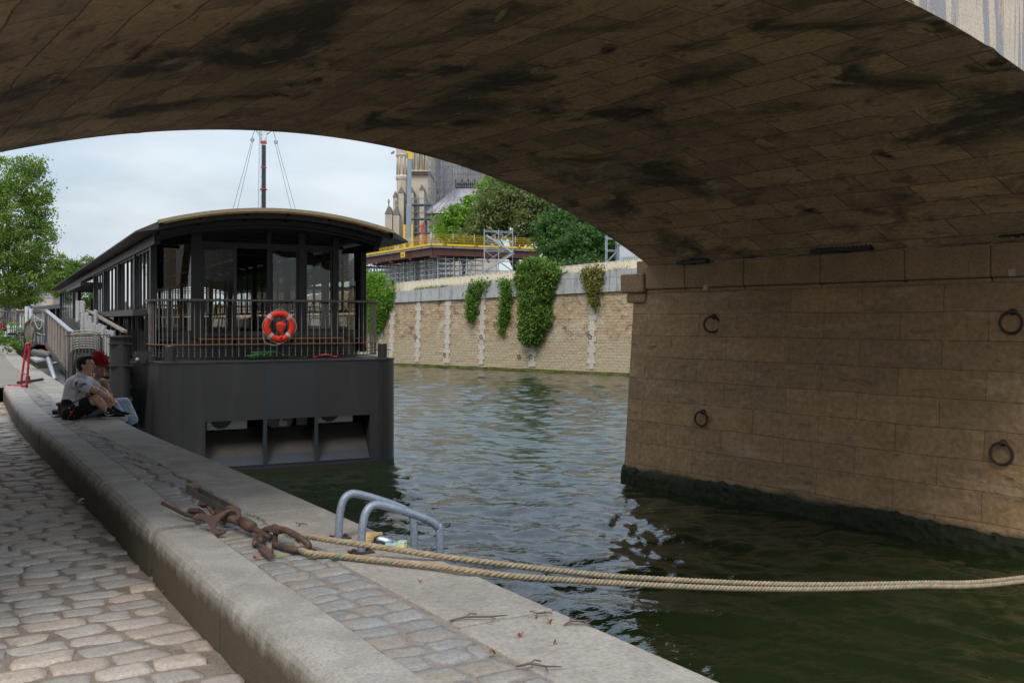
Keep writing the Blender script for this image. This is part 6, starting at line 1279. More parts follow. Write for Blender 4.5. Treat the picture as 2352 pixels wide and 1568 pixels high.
wallplant('hedge', 'rounded bright green hedge spilling over the left end of the embankment wall', [(633, 835, 875), (640, 824, 890), (655, 818, 903), (675, 818, 906), (700, 822, 905), (712, 826, 890), (730, 835, 880), (760, 840, 872)], 20000, .13, (.14, .27, .03), .9, 15, cat='hedge')
def weeds(name, label, pts, h, n, c):
    tufts(name, pts, n, h, M[c], label, .10, 'weeds')
M['weed'] = leafmat('weeds', (.13, .17, .05), .3)
weeds('weeds', 'tall dry weeds growing along the top of the coping before the hoarding', [tuple((wpt(s)+WN*.0).to_3d()[:2])+(cop_top(s),) for s in [wu(u) for u in np.concatenate([np.linspace(950, 1030, 60), np.linspace(1030, 1190, 30), np.linspace(1290, 1340, 14), np.linspace(1400, 1440, 12)])]], .26, 5, 'weed')
# pigeon on the coping
M['bird'] = mat('grey feathers', (.10, .11, .13), (.07, .08, .09), 9, .7)
for u, v, lb in ((1298, 614.5, 'grey pigeon perched on the coping right of the big ivy'), (902, 657, 'dark pigeon taking off beside the green hedge')):
    s = wu(u); p_ = wpt(s)+WN*.02; z = cop_top(s) if u > 1000 else CH-(v-735)/2287*p_.y; t = thing('pigeon', lb, 'bird', (p_.x, p_.y, z)); o = blend('body', [((-.12, 0, .12), (.08, 0, .17), .05, .075), ((.08, 0, .18), (.15, 0, .27), .055, .036), ((-.12, 0, .12), (-.27, 0, .06), .035, .018)], [((.165, 0, .29), (.045, .04, .04))], M['bird'], t, .015, 3)
    mb = MB(); mb.tube([(.2, 0, .285), (.235, 0, .275)], [.013, .003], 6); obj('beak', mb, M['rust'], t)
    for y in (-.03, .03): mb = MB(); mb.tube([(0, y, .1), (0, y, 0), (.04, y, 0)], .007, 5); obj('leg', mb, M['rust'], t)
    if u < 1000:
        for y in (-1, 1): mb = MB(); mb.add([(.06, y*.05, .18), (-.1, y*.05, .17), (-.16, y*.22, .38), (.0, y*.25, .45)], [(0, 1, 2, 3)]); mb.add([(.06, y*.05, .17), (-.1, y*.05, .16), (-.16, y*.22, .37), (.0, y*.25, .44)], [(3, 2, 1, 0)]); obj('wing', mb, M['bird'], t)
# ------------------------------------------------------------------ scaffold platform
M['tube'] = mat('galvanised scaffold', (.42, .45, .48), (.34, .37, .40), 3, .45, .4, bump=.05); M['yellow'] = mat('yellow painted mesh', (.80, .50, .02), (.72, .42, .02), 3, .5, bump=.05); M['ibeam'] = mat('rust brown steel beam', (.115, .045, .032), (.08, .035, .028), 2, .7, bump=.2)
M['ply'] = mat('grey platform edge', (.35, .33, .30), (.28, .26, .24), 2, .8)
Zp = CH+172/2287*100; C0 = at(991, 563, 100); C1 = at(1240, 563, 100*172/163.); C1 = Vector(((1240-1176)/2287*106, 106, Zp)); C2 = Vector(((820-1176)/2287*118.5, 118.5, Zp)); C0.z = Zp
plt = thing('scaffold_platform', 'raised works platform on brown steel beams with yellow mesh guard rail', 'platform', (C0.x, C0.y, 6.2))
C3 = C1+(C2-C0); mb = MB(); mb.add([C0, C1, C3, C2]+[p_-Vector((0, 0, .22)) for p_ in (C0, C1, C3, C2)], [(0, 1, 2, 3), (7, 6, 5, 4), (0, 4, 5, 1), (1, 5, 6, 2), (2, 6, 7, 3), (3, 7, 4, 0)]); obj('deck', mb, M['ply'], plt, world=True)
def lerp(a, b, t): return a+(b-a)*t
for a, b, inn in ((C0, C1, Vector((0, 1, 0))), (C0, C2, Vector((.7, .7, 0)))):
    d = (b-a).normalized()
    for k, off in enumerate((.25, 3.0)):
        mb = MB(); a2 = a+inn*off-Vector((0, 0, .22)); b2 = b+inn*off-Vector((0, 0, .22)); h = .75
        mb.bar(a2-Vector((0, 0, .03)), b2-Vector((0, 0, .03)), .35, .05); mb.bar(a2-Vector((0, 0, h)), b2-Vector((0, 0, h)), .35, .05); mb.bar(a2-Vector((0, 0, h/2)), b2-Vector((0, 0, h/2)), .04, h-.06); obj('main_beam', mb, M['ibeam'], plt, world=True)
    n = int((b-a).length/2.6)
    for k in range(n+1): mb = MB(); p_ = lerp(a, b, k/n)-inn*.1; mb.bar(p_-Vector((0, 0, 1.15)), p_-Vector((0, 0, 1.15))+inn*6, .25, .22); obj('cross_beam', mb, M['ibeam'], plt, world=True) if k % 2 == 0 else None
def guard(a, b, zt_=1.12, parent=plt):
    L_ = (b-a).length; n = int(L_/.115); mb = MB(); up = Vector((0, 0, 1)); d = (b-a)/L_
    for k in range(n+1): p_ = lerp(a, b, k/n); mb.bar(p_+up*.15, p_+up*zt_, .010)
    for z in (.15, .42, .68, .93, zt_): mb.bar(a+up*z, b+up*z, .018)
    obj('mesh_guard', mb, M['yellow'], parent, world=True); mb = MB(); mb.bar(a+up*.09, b+up*.09, .04, .19); obj('toe_board', mb, M['yellow'], parent, world=True)
    for k in range(int(L_/2.4)+1): mb = MB(); p_ = a+d*min(L_, 2.4*k); mb.tube([p_-up*.25, p_+up*1.3], .028, 6); obj('guard_post', mb, M['tube'], parent, world=True, smooth=True)
guard(C0-Vector((0, .06, 0)), C1-Vector((0, .06, 0))); guard(C0-Vector((.06, 0, 0)), C2-Vector((.06, 0, 0)))
M['blacktxt'] = mat('black lettering', (.02, .02, .02), (.015, .015, .015), 3, .6, bump=0)
for f_ in (.12, .40, .62, .8): p_ = lerp(C0, C1, f_)-Vector((0, .12, -.10)); obj('lettering', text_mb('mills', .26, basis((C1-C0), (0, 0, 1), p_), .004) if 1 else None, M['blacktxt'], plt, world=True)
p_ = lerp(C0, C2, .30)-Vector((.35, .25, .62)); d_ = (C0-C2).normalized(); o = obj('sign_plate', MB().boxm(basis(d_, (0, 0, 1), p_), 1.15, .55, .02), M['yellow'], plt, world=True); obj('lettering', text_mb('mills', .42, basis(d_, (0, 0, 1), p_+basis(d_, (0, 0, 1), (0, 0, 0)).to_3x3() @ Vector((0, 0, .015))), .004), M['blacktxt'], plt, world=True)
def scaffold(name, label, p0, d1, n1, w1, d2, n2, w2, z0, lifts, lh, r=.028, diag=True, m='tube', group='scaffold towers', seed=0):
    rn = random.Random(seed); t = thing(name, label, 'scaffold', (p0.x, p0.y, z0), 0, group); d1 = Vector(d1).normalized(); d2 = Vector(d2).normalized(); up = Vector((0, 0, 1)); st = MB(); le = MB(); br = MB()
    P_ = lambda i, j, z: Vector((p0.x, p0.y, z0))+d1*w1*i+d2*w2*j+up*z
    H_ = lifts*lh
    for i in range(n1+1):
        for j in range(n2+1): st.bar(P_(i, j, 0), P_(i, j, H_+.2), r*2)
    for l_ in range(lifts+1):
        z = l_*lh
        for j in range(n2+1): le.bar(P_(0, j, z), P_(n1, j, z), r*1.7)
        for i in range(n1+1): le.bar(P_(i, 0, z), P_(i, n2, z), r*1.7)
        if l_ < lifts and diag:
            for j in (0, n2):
                for i in range(n1):
                    if rn.random() < .65: (br.bar(P_(i, j, z), P_(i+1, j, z+lh), r*1.4) if rn.random() < .5 else br.bar(P_(i+1, j, z), P_(i, j, z+lh), r*1.4))
    obj('standards', st, M[m], t, world=True); obj('ledgers', le, M[m], t, world=True)
    if br.v: obj('braces', br, M[m], t, world=True)
    return t
e1 = (C1-C0).normalized(); e2 = (C2-C0).normalized(); zb0 = 6.0; hh = Zp-1.3-zb0
k = 0
for f_, nn, lb in ((.05, 2, 'galvanised scaffold tower under the near corner of the platform'), (.24, 3, 'scaffold tower under the platform left of the stair tower'), (.80, 3, 'scaffold tower under the right end of the platform')):
    scaffold('scaffold_tower', lb, lerp(C0, C1, f_)+Vector((0, .4, 0)), e1, nn, .9, (0, 1, 0), 2, 1.1, zb0, 7, hh/7, seed=k); k += 1
for f_, nn, lb in ((.08, 3, 'dark scaffold tower left of the platform corner'), (.30, 4, 'scaffold tower under the middle of the receding platform side'), (.55, 4, 'scaffold tower under the far part of the receding platform side'), (.80, 4, 'farthest scaffold tower under the left end of the platform')):
    scaffold('scaffold_tower', lb, lerp(C0, C2, f_)+Vector((.8, .8, 0)), e2, nn, 1.0, (.7, .7, 0), 3, 1.2, zb0-.6, 8, (hh+.6)/8, seed=k); k += 1
M['scafd'] = mat('grey scaffold', (.24, .25, .27), (.18, .19, .2), 3, .6, .2); ts = scaffold('stair_tower', 'galvanised scaffold stair tower rising in front of the yellow guard rail', at(1112, 640, 98)*1+Vector((0, 0, 0)), e1, 2, 1.6, (0, 1, 0), 1, 1.4, 6.3, 6, .98, .032, seed=9, group='scaffold towers')
mb = MB(); o_ = Vector((at(1112, 640, 98).x, 98.3, 6.5))
for f_ in range(3):
    a = o_+Vector((.2 if f_ % 2 else 2.9, 0, f_*1.75)); b = o_+Vector((2.9 if f_ % 2 else .2, 0, f_*1.75+1.75)); mb.bar(a, b, .05, .16); mb.bar(a+Vector((0, .8, 0)), b+Vector((0, .8, 0)), .05, .16)
    for k in range(8): q_ = lerp(a, b, (k+.5)/8); mb.bar(q_, q_+Vector((0, .8, 0)), .2, .03)
    mb.bar(a+Vector((0, 0, .9)), b+Vector((0, 0, .9)), .04)
obj('stair_flights', mb, M['tube'], ts, world=True)
scaffold('scaffold_tower', 'scaffold bay beside the grey cabin at the right end of the hoarding', at(1394, 600, 76), e1, 1, 1.0, (0, 1, 0), 1, 1.2, 6.8, 3, .95, .035, seed=12)
M['cab'] = mat('light grey cabin', (.50, .52, .54), (.44, .46, .48), 2, .5); p_ = at(1423, 591, 76); t = thing('site_cabin', 'light grey site cabin behind the hoarding beside the bridge', 'cabin', (p_.x, p_.y, 6.4)); mb = MB(); mb.box(0, 5, 0, 2.4, .2, 2.75); obj('wall', mb, M['cab'], t, bevel=.03); mb = MB(); mb.box(.25, 2.2, -.03, -.001, 1.2, 1.75); obj('window_shutter', mb, M['tube'], t); mb = MB(); mb.box(-.1, 5.1, -.1, 2.5, 2.752, 2.85); obj('roof', mb, M['cab'], t)
# ------------------------------------------------------------------ cathedral under repair (far behind)
YC = 170; sC = YC/2287; M['lime'] = mat('old limestone', (.56, .48, .38), (.44, .375, .29), .35, .9, bump=.6, bscale=3, bdist=.1, stains=[((.20, .18, .155), .28, .58, .72, (1, 1, .5))]); M['limed'] = mat('dark weathered stone', (.22, .19, .165), (.16, .14, .12), .5, .9, bump=.5, bscale=3)
M['lead'] = mat('oxidised lead roof', (.34, .32, .36), (.25, .22, .24), .35, .6, bump=.2, bscale=3, stains=[((.22, .16, .155), .45, .55, .68, (3, 3, .3)), ((.42, .44, .50), .6, .6, .7, (3, 3, .4))])
M['net'] = mat('grey scaffold netting', (.40, .39, .38), (.30, .295, .29), .5, .9, bump=.6, bscale=5, stains=[((.22, .21, .21), 1.2, .5, .6, (3, 3, .6))]); cat_ = thing('cathedral', 'gothic stone cathedral flank with turret, buttresses and lead roof under repair', 'church', at(960, 620, YC)); cx = lambda u: (u-1176)*sC; cz = lambda v: CH-(v-735)*sC; Z0 = 5
def cbox(name, u0, u1, v0, y0=0, dep=6, m='lime', v1=None, bev=0): mb = MB(); mb.box(cx(u0), cx(u1), YC+y0, YC+y0+dep, Z0 if v1 is None else cz(v1), cz(v0)); return obj(name, mb, M[m], cat_, world=True, bevel=bev)
mb = MB(); r = cx(934)-cx(907); r /= 2; xc = (cx(907)+cx(934))/2; mb.lathe([(r*1.0, Z0), (r*1.0, cz(458)), (r*.93, cz(452)), (r*.93, cz(412)), (r*1.08, cz(408)), (r*1.14, cz(403)), (r*1.0, cz(400)), (r*.88, cz(398)), (r*.88, cz(360)), (r*1.12, cz(352)), (r*1.0, cz(350)), (r*.9, cz(240))], (xc, YC+2, 0), 8); obj('turret', mb, M['lime'], cat_, world=True)
for k in range(8):
    a = 2*PI*k/8+PI/8; mb = MB(); mb.tube([(xc+r*.9*math.cos(a), YC+2+r*.9*math.sin(a), cz(398)), (xc+r*.9*math.cos(a), YC+2+r*.9*math.sin(a), cz(358))], .13, 6); obj('colonnette', mb, M['lime'], cat_, world=True, smooth=True)
cbox('nave_wall', 934, 986, 240, 2, 12); cbox('cornice', 940, 987, 392, 1.5, 12, 'limed', 397); cbox('cornice', 940, 987, 389, 1.2, 12, 'lime', 391.5)
for u0, u1, v0 in ((906, 916, 456), (918, 930, 446), (942, 952, 445), (966, 976, 440), (893, 909, 498), (911, 924, 500)):
    cbox('buttress', u0, u1, v0, -2.0 if v0 < 480 else -5, 5); mb = MB(); x0, x1 = cx(u0-1), cx(u1+1); z = cz(v0); y = YC+(-2 if v0 < 480 else -5); h = 1.4 if v0 > 480 else 1.0
    mb.add([(x0, y-.1, z), (x1, y-.1, z), ((x0+x1)/2, y-.1, z+h), (x0, y+4, z), (x1, y+4, z), ((x0+x1)/2, y+4, z+h)], [(0, 1, 2), (5, 4, 3), (0, 2, 5, 3), (1, 4, 5, 2), (0, 3, 4, 1)]); obj('gable', mb, M['limed'], cat_, world=True)
    if v0 > 480: mb = MB(); mb.lathe([(.12, z+h), (.08, z+h+.4), (.22, z+h+.55), (.08, z+h+.7), (.16, z+h+.85), (0, z+h+1.1)], ((x0+x1)/2, y+.1, 0), 8); obj('finial', mb, M['limed'], cat_, world=True)
for u in (947, 958, 970, 978): mb = MB(); mb.tube([(cx(u), YC+1.9, cz(389)), (cx(u), YC+1.9, cz(330))], .12, 6); obj('colonnette', mb, M['lime'], cat_, world=True, smooth=True)
for u in (945, 957, 968): mb = MB(); mb.box(cx(u)-.2, cx(u)+.2, YC+1.97, YC+2.1, cz(470), cz(445)) if 0 else mb.box(cx(u+2)-.35, cx(u+2)+.35, YC+1.95, YC+2.0, cz(385), cz(345)); obj('lancet_window', mb, M['limed'], cat_, world=True)
mb = MB(); mb.add([(cx(906), YC-.4, cz(352)), (cx(899), YC-.4, cz(355)), (cx(898), YC-.4, cz(352)), (cx(906), YC-.4, cz(347)), (cx(906), YC, cz(352)), (cx(899), YC, cz(355)), (cx(898), YC, cz(352)), (cx(906), YC, cz(347))], [(3, 2, 1, 0), (4, 5, 6, 7), (0, 1, 5, 4), (1, 2, 6, 5), (2, 3, 7, 6)]); obj('gargoyle', mb, M['limed'], cat_, world=True)
cbox('transept', 986, 1122, 325, 14, 10, 'net'); cbox('apse_wall', 984, 1140, 497, -2, 16, 'lime')
mb = MB(); zb_, zt_ = cz(495), cz(428); mb.add([(cx(982), YC-4, zb_), (cx(1150), YC-4, zb_), (cx(1150), YC+12, zb_), (cx(982), YC+12, zb_), (cx(1044), YC+3, zt_), (cx(1094), YC+3, zt_)], [(0, 1, 5, 4), (1, 2, 5), (2, 3, 4, 5), (3, 0, 4)]); rf = obj('roof', mb, M['lead'], cat_, world=True)
for k in range(13):
    f_ = k/12; a = Vector((cx(982+f_*168), YC-4.02, zb_+.02)); b = Vector((cx(1044+50*f_), YC+2.98, zt_+.02)); mb = MB(); mb.bar(a, b, .12, .10); obj('lead_seam', mb, M['lead'], rf, world=True)
mb = MB()
for k in range(11):
    x = cx(1044+50*k/10); mb.bar((x, YC+3, zt_), (x, YC+3, zt_+(1.5 if k % 3 == 0 else .9)), .10); mb.tube([(x+.35+.3*math.cos(a), YC+3, zt_+.5+.3*math.sin(a)) for a in np.linspace(0, 5, 9)], .06, 4); mb.ball((x, YC+3, zt_+(1.5 if k % 3 == 0 else .9)), .16, n=6, k=4)
mb.bar((cx(1044), YC+3, zt_+.1), (cx(1094), YC+3, zt_+.1), .12); obj('cresting', mb, M['blacktxt'], rf, world=True)
for lb, u, y, nx, wx, z0_, nl, lh, mm in (('tall pale scaffold net against the cathedral wall right of the nave', 985, -1, 4, 1.1, cz(500), 9, 1.25, 'tube'), ('dense scaffold tower behind the lead roof', 1008, 6, 6, .95, cz(490), 10, 1.3, 'tube'), ('upper scaffold on the transept behind the lead roof', 1050, 12, 5, 1.2, cz(470), 8, 1.4, 'tube'), ('low scaffold with blue decks left of the lead roof', 955, -8, 3, 1.1, cz(560), 6, 1.15, 'tube')):
    sc_ = scaffold('cathedral_scaffold', lb, Vector((cx(u), YC+y, 0)), (1, 0, 0), nx, wx, (0, 1, 0), 2, 1.1, z0_, nl, lh, .030, m='scafd', seed=int(u), group='scaffolds around the cathedral')
    if 'blue' in lb:
        M['bluep'] = mat('blue deck', (.13, .18, .27), (.10, .15, .23), 3, .6)
        for z in (1, 3, 5): mb = MB(); mb.box(cx(u), cx(u)+3.3, YC+y-.1, YC+y+2.2, z0_+z*1.15, z0_+z*1.15+.14); obj('deck', mb, M['bluep'], sc_, world=True)
# ------------------------------------------------------------------ cranes
M['mast'] = mat('dark crane boom', (.035, .038, .05), (.028, .03, .04), 1, .5, .2, bump=.02); M['redk'] = mat('red collar', (.5, .05, .03), (.42, .04, .03), 2, .5); M['lat'] = mat('grey white lattice', (.42, .42, .42), (.34, .34, .34), 2, .5); M['bgry'] = mat('blue grey boom', (.26, .32, .39), (.22, .27, .33), 1, .45, .1)
YK = 220; sK = YK/2287; k_ = lambda u, v, dy=0: at(u, v, YK+dy); kr = thing('mobile_crane', 'tall dark telescopic crane mast with red collars and guy lines behind the boat', 'crane', k_(606, 700)); 
mb = MB(); a, b = k_(605.5, 720), k_(605.5, 333); w_ = .86; mb.bar(a, b, w_, w_); obj('boom', mb, M['mast'], kr, world=True, bevel=.1)
for v, w2, hh_ in ((330, 1.15, .55), (386, 1.05, .22), (436, 1.25, .22)): mb = MB(); mb.bar(k_(605.5, v), k_(605.5, v)+Vector((0, 0, hh_)), w2, w2); (mb.bar(k_(597, v), k_(614, v), .2) or mb.bar(k_(597.5, v), k_(597.5, v-4), .12) and mb.bar(k_(614, v), k_(614, v-4), .12)) if v == 436 else None; obj('collar', mb, M['redk'], kr, world=True)
def lattice(u0, u1, v0, v1, n, top=None):
    mb = MB(); t0, t1 = top or (u0, u1)
    for dy in (-.4, .4):
        A = [(lerp(k_(u0, v0, dy), k_(t0, v1, dy), i/n), lerp(k_(u1, v0, dy), k_(t1, v1, dy), i/n)) for i in range(n+1)]
        mb.bar(A[0][0], A[-1][0], .10); mb.bar(A[0][1], A[-1][1], .10)
        for i in range(n): mb.bar(A[i][i % 2], A[i+1][1-i % 2], .06); mb.bar(A[i][0], A[i][1], .05)
    return mb
obj('side_lattice', lattice(589, 599.5, 700, 300, 34, (596, 601)), M['lat'], kr, world=True); obj('head_lattice', lattice(600, 611, 328, 180, 16, (590, 622)), M['lat'], kr, world=True)
mb = MB(); mb.bar(k_(586, 297), k_(598, 309), .22); mb.bar(k_(626, 298), k_(613, 309), .22); mb.bar(k_(586, 297), k_(627, 298), .12); mb.bar(k_(586, 297), k_(604, 330), .1); obj('spreader', mb, M['lat'], kr, world=True)
for u, v, du, pts in ((579.5, 321, 3, ((585.5, 298), (579, 316))), (633.5, 326, -3, ((627, 298), (633, 320)))):
    mb = MB(); c = k_(u, v); mb.lathe([(.42, -.15), (.5, 0), (.42, .15)], mtx=Matrix.Translation(c) @ Matrix.Rotation(R(90), 4, 'X'), n=14); obj('pulley', mb, M['lat'], kr, world=True); mb = MB(); mb.bar(k_(*pts[0]), k_(*pts[1]), .09); obj('pendant', mb, M['mast'], kr, world=True)
def ext(u0, v0, u1, v1, V=715): f_ = (V-v0)/(v1-v0); return u0+(u1-u0)*f_, V
for a_, b_ in (((578, 324), (535, 480)), ((581, 325), (545, 480)), ((632, 330), (669, 482)), ((636, 329), (679, 483))): mb = MB(); e_ = ext(*a_, *b_); mb.tube([k_(*a_), k_(*e_)], .042, 5); obj('guy_line', mb, M['mast'], kr, world=True)
YK = 128; kr = thing('telehandler', 'blue grey telescopic boom rising from a yellow frame on the works platform', 'crane', at(937, 575, 128))
mb = MB(); mb.bar(k_(939, 530), k_(941, 350), .42, .5); obj('boom', mb, M['bgry'], kr, world=True, bevel=.04); mb = MB(); mb.bar(k_(938, 560), k_(939.2, 470), .56, .62); obj('outer_boom', mb, M['bgry'], kr, world=True, bevel=.05); mb = MB(); mb.bar(k_(944.5, 515), k_(944.5, 450), .10); mb.bar(k_(943, 350), k_(943, 366), .5, .5); mb.bar(k_(934, 349), k_(950, 349), .4, .4); obj('jack', mb, M['yellow'], kr, world=True)
for u in (929, 945.5): mb = MB(); mb.bar(k_(u, 574), k_(u, 516), .32, .3); obj('mast_leg', mb, M['yellow'], kr, world=True)
for v in (522, 534): mb = MB(); mb.bar(k_(929, v), k_(945.5, v), .25, .3); obj('cross_member', mb, M['yellow'], kr, world=True)
mb = MB(); mb.bar(at(970, 565, 112), at(969.5, 520, 112), .3, .3); mb.bar(at(969.5, 520, 112), at(975, 513, 112), .3, .3); o = obj('concrete_pump_pole', mb, M['redk']); tag(o, 'red and white pole standing on the works platform', 'pole')
# ------------------------------------------------------------------ left bank
LB = [lerp_line(COPE, y) for y in (21, 60, 150, 286)]
ltree('poplar_tree', 'big bright green tree at the left edge above the quay', (at(8, 748, 150).x, 150, 2.05), 24, [pb_(10, 420, 150, 55, 60), pb_(60, 430, 150, 50, 60), pb_(20, 500, 150, 85, 65), pb_(85, 480, 150, 30, 45), pb_(60, 560, 150, 62, 55), pb_(0, 600, 150, 85, 55), pb_(60, 640, 150, 48, 40), pb_(10, 665, 150, 60, 30), pb_(95, 560, 150, 26, 40), pb_(85, 390, 150, 20, 28), pb_(-40, 520, 152, 60, 130)], 42000, .36, .62, (.135, .215, .04), 'trees on the left quay', 21, .38)
ltree('plane_tree', 'lower green tree between the big tree and the boat roof', (at(160, 738, 180).x, 180, 3), 16, [pb_(140, 620, 180, 26, 32), pb_(175, 630, 180, 30, 28), pb_(205, 620, 180, 14, 30), pb_(150, 655, 180, 40, 28), pb_(115, 650, 181, 14, 20)], 12000, .42, .6, (.13, .21, .045), 'trees on the left quay', 22, .3)
ltree('plane_tree', 'leafy tree overhanging the steps at the far left edge', (at(-10, 742, 215).x, 215, 2.6), 12, [pb_(5, 690, 215, 26, 14), pb_(45, 690, 215, 26, 14), pb_(75, 685, 215, 18, 10)], 5000, .45, .6, (.13, .19, .05), 'trees on the left quay', 23, .3)
M['plaster'] = mat('pale facade', (.62, .58, .50), (.54, .50, .44), .2, .85, bump=.1); M['beige'] = mat('beige gable', (.46, .38, .30), (.38, .31, .25), .2, .9, bump=.1); M['slate'] = mat('grey slate roof', (.16, .18, .21), (.12, .14, .17), .5, .7)
def house(label, u0, u1, v0, Y, m, dep=12, rows=5, colsn=4, roofh=3):
    x0, x1 = (u0-1176)/2287*Y, (u1-1176)/2287*Y; z = CH-(v0-735)/2287*Y; t = thing('town_house', label, 'building', ((x0+x1)/2, Y, 2), 0, 'houses at the far end of the quay'); mb = MB(); mb.box(x0, x1, Y, Y+dep, 2, z); obj('wall', mb, M[m], t, world=True)
    mb = MB(); mb.add([(x0-.2, Y-.2, z), (x1+.2, Y-.2, z), (x1+.2, Y+dep, z), (x0-.2, Y+dep, z), (x0+1, Y+2, z+roofh), (x1-1, Y+2, z+roofh), (x1-1, Y+dep-2, z+roofh), (x0+1, Y+dep-2, z+roofh)], [(0, 1, 5, 4), (1, 2, 6, 5), (2, 3, 7, 6), (3, 0, 4, 7), (4, 5, 6, 7)]); rf = obj('roof', mb, M['slate'], t, world=True)
    for k in range(2): xx = x0+(x1-x0)*(.25+.5*k); mb = MB(); mb.box(xx-.5, xx+.5, Y+3, Y+4.5, z+roofh*.5, z+roofh+1.6); obj('chimney', mb, M['beige'], rf, world=True)
    for r_ in range(rows):
        for c_ in range(colsn): xx = x0+(x1-x0)*(c_+.5)/colsn; zz = z-2.4-r_*3.1; 
        for c_ in range(colsn):
            xx = x0+(x1-x0)*(c_+.5)/colsn; zz = z-2.6-r_*3.1
            if zz > 3: mb = MB(); mb.box(xx-.45, xx+.45, Y-.06, Y+.02, zz, zz+1.7); obj('window', mb, M['slate'], t, world=True)
house('white town house behind the steps, leftmost at the quay end', 30, 56, 690, 310, 'plaster'); house('tall white town house half hidden by leaves behind the kiosk boat', 56, 78, 672, 305, 'plaster', rows=6); house('grey roofed house between the white house and the beige gable', 79, 97, 690, 315, 'plaster', colsn=3, roofh=2); house('beige blank gable house right of the white houses', 95, 121, 684, 300, 'beige', rows=0, roofh=.6); house('grey facade house just left of the boat stern posts', 120, 150, 690, 318, 'plaster', colsn=4)
# steps
M['step'] = mat('stone steps', (.30, .27, .22), (.22, .2, .17), 1, .9, bump=.3); YS = 286; t = thing('stone_steps', 'broad flight of stone steps at the far end of the quay', 'steps', at(22, 748, YS))
x0, x1 = (6-1176)/2287*YS, (34-1176)/2287*YS; mb = MB()
for k in range(22): mb.box(x0, x1, YS+k*.36, YS+k*.36+(8-k*.36)+.0, 1.9+k*.19, 1.9+(k+1)*.19-.002)
obj('flight', mb, M['step'], t, world=True); mb = MB(); mb.box(x0-5, x0-.02, YS-1, YS+8, 1.9, 6.9); mb.box(x0-30, x1+30, YS+8, YS+12, 1.9, 5.9); obj('side_wall', mb, M['quaywall2'] if 'quaywall2' in M else M['step'], t, world=True)
SHIRT = {}
def small_person(u, v, Y, h, sc_, pc_, lab, a=0, y_off=0):
    p_ = at(u, v, Y); t = thing('person', lab, 'person', p_, a, 'people on the far steps'); f_ = h/1.75; q_ = lambda x, y, z: Vector((x*f_, y*f_, z*f_))
    if 'fs' not in M: M['fs'] = M['skin']
    blend('body', [(q_(0, 0, .95), q_(0, 0, 1.4), .12*f_, .15*f_), (q_(-.17, 0, 1.4), q_(.17, 0, 1.4), .06, .06), (q_(0, 0, 1.4), q_(0, 0, 1.56), .06, .05), (q_(-.09, 0, .92), q_(-.12, .03, .5), .09, .06), (q_(.09, 0, .92), q_(.12, -.08, .5), .09, .06), (q_(-.12, .03, .5), q_(-.12, .1, .06), .055, .04), (q_(.12, -.08, .5), q_(.12, -.05, .06), .055, .04), (q_(-.2, 0, 1.4), q_(-.27, .0, 1.1), .05, .04), (q_(-.27, 0, 1.1), q_(-.24, -.12, .88), .038, .03), (q_(.2, 0, 1.4), q_(.27, 0, 1.1), .05, .04), (q_(.27, 0, 1.1), q_(.24, -.12, .88), .038, .03)], [(q_(0, -.01, 1.65), (.09, .1, .12))], M['skin'], t, .03, 2)
    for nm, caps, c in (('top', [(q_(0, 0, 1.0), q_(0, 0, 1.4), .15, .175), (q_(-.19, 0, 1.4), q_(.19, 0, 1.4), .075, .075), (q_(-.2, 0, 1.4), q_(-.25, 0, 1.2), .07, .06), (q_(.2, 0, 1.4), q_(.25, 0, 1.2), .07, .06)], sc_), ('trousers', [(q_(0, 0, .98), q_(0, 0, .9), .15, .15), (q_(-.09, 0, .92), q_(-.12, .03, .45), .105, .08), (q_(.09, 0, .92), q_(.12, -.08, .45), .105, .08)], pc_)):
        if c not in SHIRT: SHIRT[c] = mat('cloth', c, None, 4, .9)
        blend(nm, caps, [], SHIRT[c], t, .03, 2)
    mb = MB(); mb.ball(q_(0, .015, 1.69), (.10, .105, .11), n=8, k=6); obj('hair', mb, M['hair'], t, smooth=True)
small_person(23.5, 743, YS-1, 1.75, (.03, .035, .05), (.02, .02, .025), 'person in dark clothes walking at the foot of the far steps')
for u, v, s_, p2, lb in ((14.5, 717, (.05, .06, .12), (.02, .02, .03), 'person in dark blue at the left of the far steps'), (18, 716, (.02, .02, .02), (.03, .03, .04), 'person in black next to the one in dark blue on the steps'), (22, 714, (.35, .5, .7), (.5, .5, .55), 'person in light blue near the top of the far steps'), (24, 724, (.55, .25, .25), (.3, .1, .1), 'person in pink sitting midway on the far steps'), (29.5, 714, (.6, .15, .04), (.06, .06, .08), 'person in orange near the top of the far steps'), (35.5, 712, (.12, .15, .05), (.02, .02, .02), 'person in olive at the right of the far steps'), (30.5, 727, (.05, .3, .28), (.04, .2, .2), 'person in teal beside the kiosk on the far steps')): small_person(u, v, YS+1+(742-v)*.25, 1.72, s_, p2, lb)
small_person(3.5, 768, 95, 1.2, (.6, .02, .02), (.5, .02, .02), 'person in red beside the white box at the far left edge')
